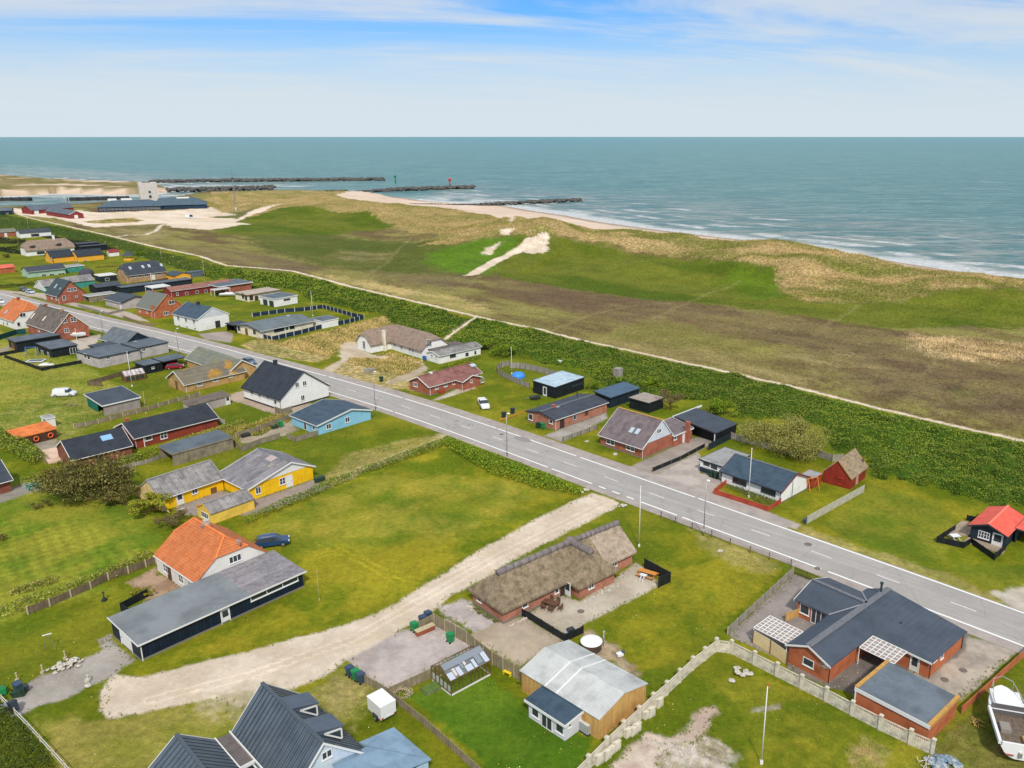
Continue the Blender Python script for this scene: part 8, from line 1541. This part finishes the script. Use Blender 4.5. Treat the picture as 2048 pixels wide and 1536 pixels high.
for q,H_,R_,w,tn in (((200,512),2.2,4.,'wide dark shrub on the far lawn beside the small red hut',GT[2:]),((275,510),1.6,3.4,'low green shrub near the ochre pavilion',GT[1:4]),((8,515),1.8,2.4,'round dark shrub at the far left edge below the hedge',DRK[1:]),((435,590),2.,1.4,'small tree on the lawn before the maroon longhouse',OLV)): tree('garden_shrub',w,'shrub',q,H_,R_,tn,1500,.4,trunk=.08,ht=.2)
for q,w in ((zK(340,900),'left'),(zK(440,900),'right')): tree('potted_shrub','yellow-green shrub inside the black planter screen, the %s one'%w,'shrub',q,1.2,.8,YGR,900,.15,trunk=.04,ht=.2)
tree('box_shrub','round green shrub at the timber wall of the workshop','shrub',zO(245,700),1.0,.7,GT[:4],900,.13,trunk=.04,ht=.2)
for i,q in enumerate((zM(150,940),zM(180,970),zM(230,995),zM(265,1015),zM(320,1045))): tree('lavender_clump',('first','second','third','fourth','fifth')[i]+' low grey-green clump from the lawn end along the thatched house gable','plant',q,.5,.35,(S(120,130,70),S(90,104,50)),160,.12,trunk=.02,ht=.2,group='clumps along the thatched house gable')
tree('bed_shrub','dark low shrub in a stone ring at the left edge of the mown lawn','shrub',(0,1082),1.0,1.0,DRK[1:],700,.15,trunk=.04,ht=.2)
heap('log_pile','pile of old timber beside the open end of the green cloth shed',(146,812),16,1.3,GRY,'timber',stick=True)
heap('slab_stack','flat concrete slabs lying in the yard of the yellow houses',zJ(430,1335),3,.5,CONf,'slab',rs=(.4,.5),flat=.1)
# marram and rough grass: uncountable tufts on the ground that is already there
gx,gy,gz_,gc,gcl=GP
d_=np.hypot(gx,gy);ok=(gcl==0)&(gx>-.75*gy-20)&(gx<.62*gy+20);road_d=dline(gx,gy,[tuple(q) for q in RL[::6]])[0];ok&=(road_d>11.2)
bs=bushh(gx,gy)>.05;coarse=gc[:,3]
def sc(sel,n,name,label,cat,h0,w0,f=1.,nb=4,sp=.45,br=1.,st=0.,cap=2.1):
    i=np.where(sel)[0]
    if len(i)==0: return
    i=RNG.choice(i,min(n,len(i)),False);P_=np.stack([gx[i]+RNG.normal(0,.12,len(i)),gy[i]+RNG.normal(0,.12,len(i)),gz_[i]],1);sf=np.clip(d_[i]/110,.75,cap)*f
    c=gc[i,:3]*br*(.8+.4*RNG.random((len(i),1)));m_=RNG.random(len(i))<st;c[m_]=np.array(S(206,186,132))*(.8+.3*RNG.random((m_.sum(),1)))
    o=tufts(name,P_,c,h0*sf*(.6+.8*RNG.random(len(i))),w0*sf,nb,sp);tag(o,label,cat,kind='stuff')
sc(ok&(coarse>.55)&~bs&(gy<900),60000,'marram_grass','pale marram grass tussocks on dunes and sandy banks','marram grass',.36,.13,nb=5,sp=1.1,br=1.04,st=.03,cap=1.3)
sc(ok&(coarse>.2)&(coarse<=.55)&~bs&(gy<700),30000,'heath_grass','heather and rough grass on the heath','rough grass',.15,.12,nb=4,sp=1.1,br=1.08,st=.0,cap=1.5)
sc(ok&(coarse<=.2)&~bs&(gy<260),90000,'lawn_grass','short grass of the lawns','grass',.085,.06,nb=3,sp=.6,br=1.0,st=.02)
i=np.where(ok&(coarse<=.2)&~bs&(gy<125))[0];i=i[fbm(gx[i],gy[i],5,3,231)>.56];i=RNG.choice(i,min(1500,len(i)),False)
o=leaves('lawn_flowers',np.stack([gx[i]+RNG.normal(0,.2,len(i)),gy[i]+RNG.normal(0,.2,len(i)),gz_[i]+.07],1),.10,(S(226,214,90),S(232,230,200)),tilt=.2);tag(o,'dandelions and daisies dotting the near lawns','flowers',kind='stuff')
hard=(gcl>0)&(gy<150)&(gz_>-.5)&(road_d>11.2);i=np.where(hard)[0];i=RNG.choice(i,min(7000,len(i)),False)
o=leaves('loose_gravel',np.stack([gx[i]+RNG.normal(0,.2,len(i)),gy[i]+RNG.normal(0,.2,len(i)),gz_[i]+.015],1),.11,(S(206,196,182),S(170,158,144),S(190,178,164),S(150,140,128)),tilt=.1);tag(o,'loose gravel and grit on the lanes and yards','gravel',kind='stuff')
# grass creeping onto the edges of lanes and yards
gl=np.where((gcl>0)&(gy<170)&(road_d>11.2))[0]
i=gl[(np.roll(gcl,3)[gl]==0)|(np.roll(gcl,-3)[gl]==0)];i=i[RNG.random(len(i))<.55]
o=tufts('edge_grass',np.stack([gx[i]+RNG.normal(0,.25,len(i)),gy[i]+RNG.normal(0,.25,len(i)),gz_[i]],1),np.array(S(98,110,30))*(.7+.6*RNG.random((len(i),1))),.16*(.5+RNG.random(len(i))),np.full(len(i),.09),4,.8);tag(o,'grass creeping over the edges of lanes and yards','grass',kind='stuff')
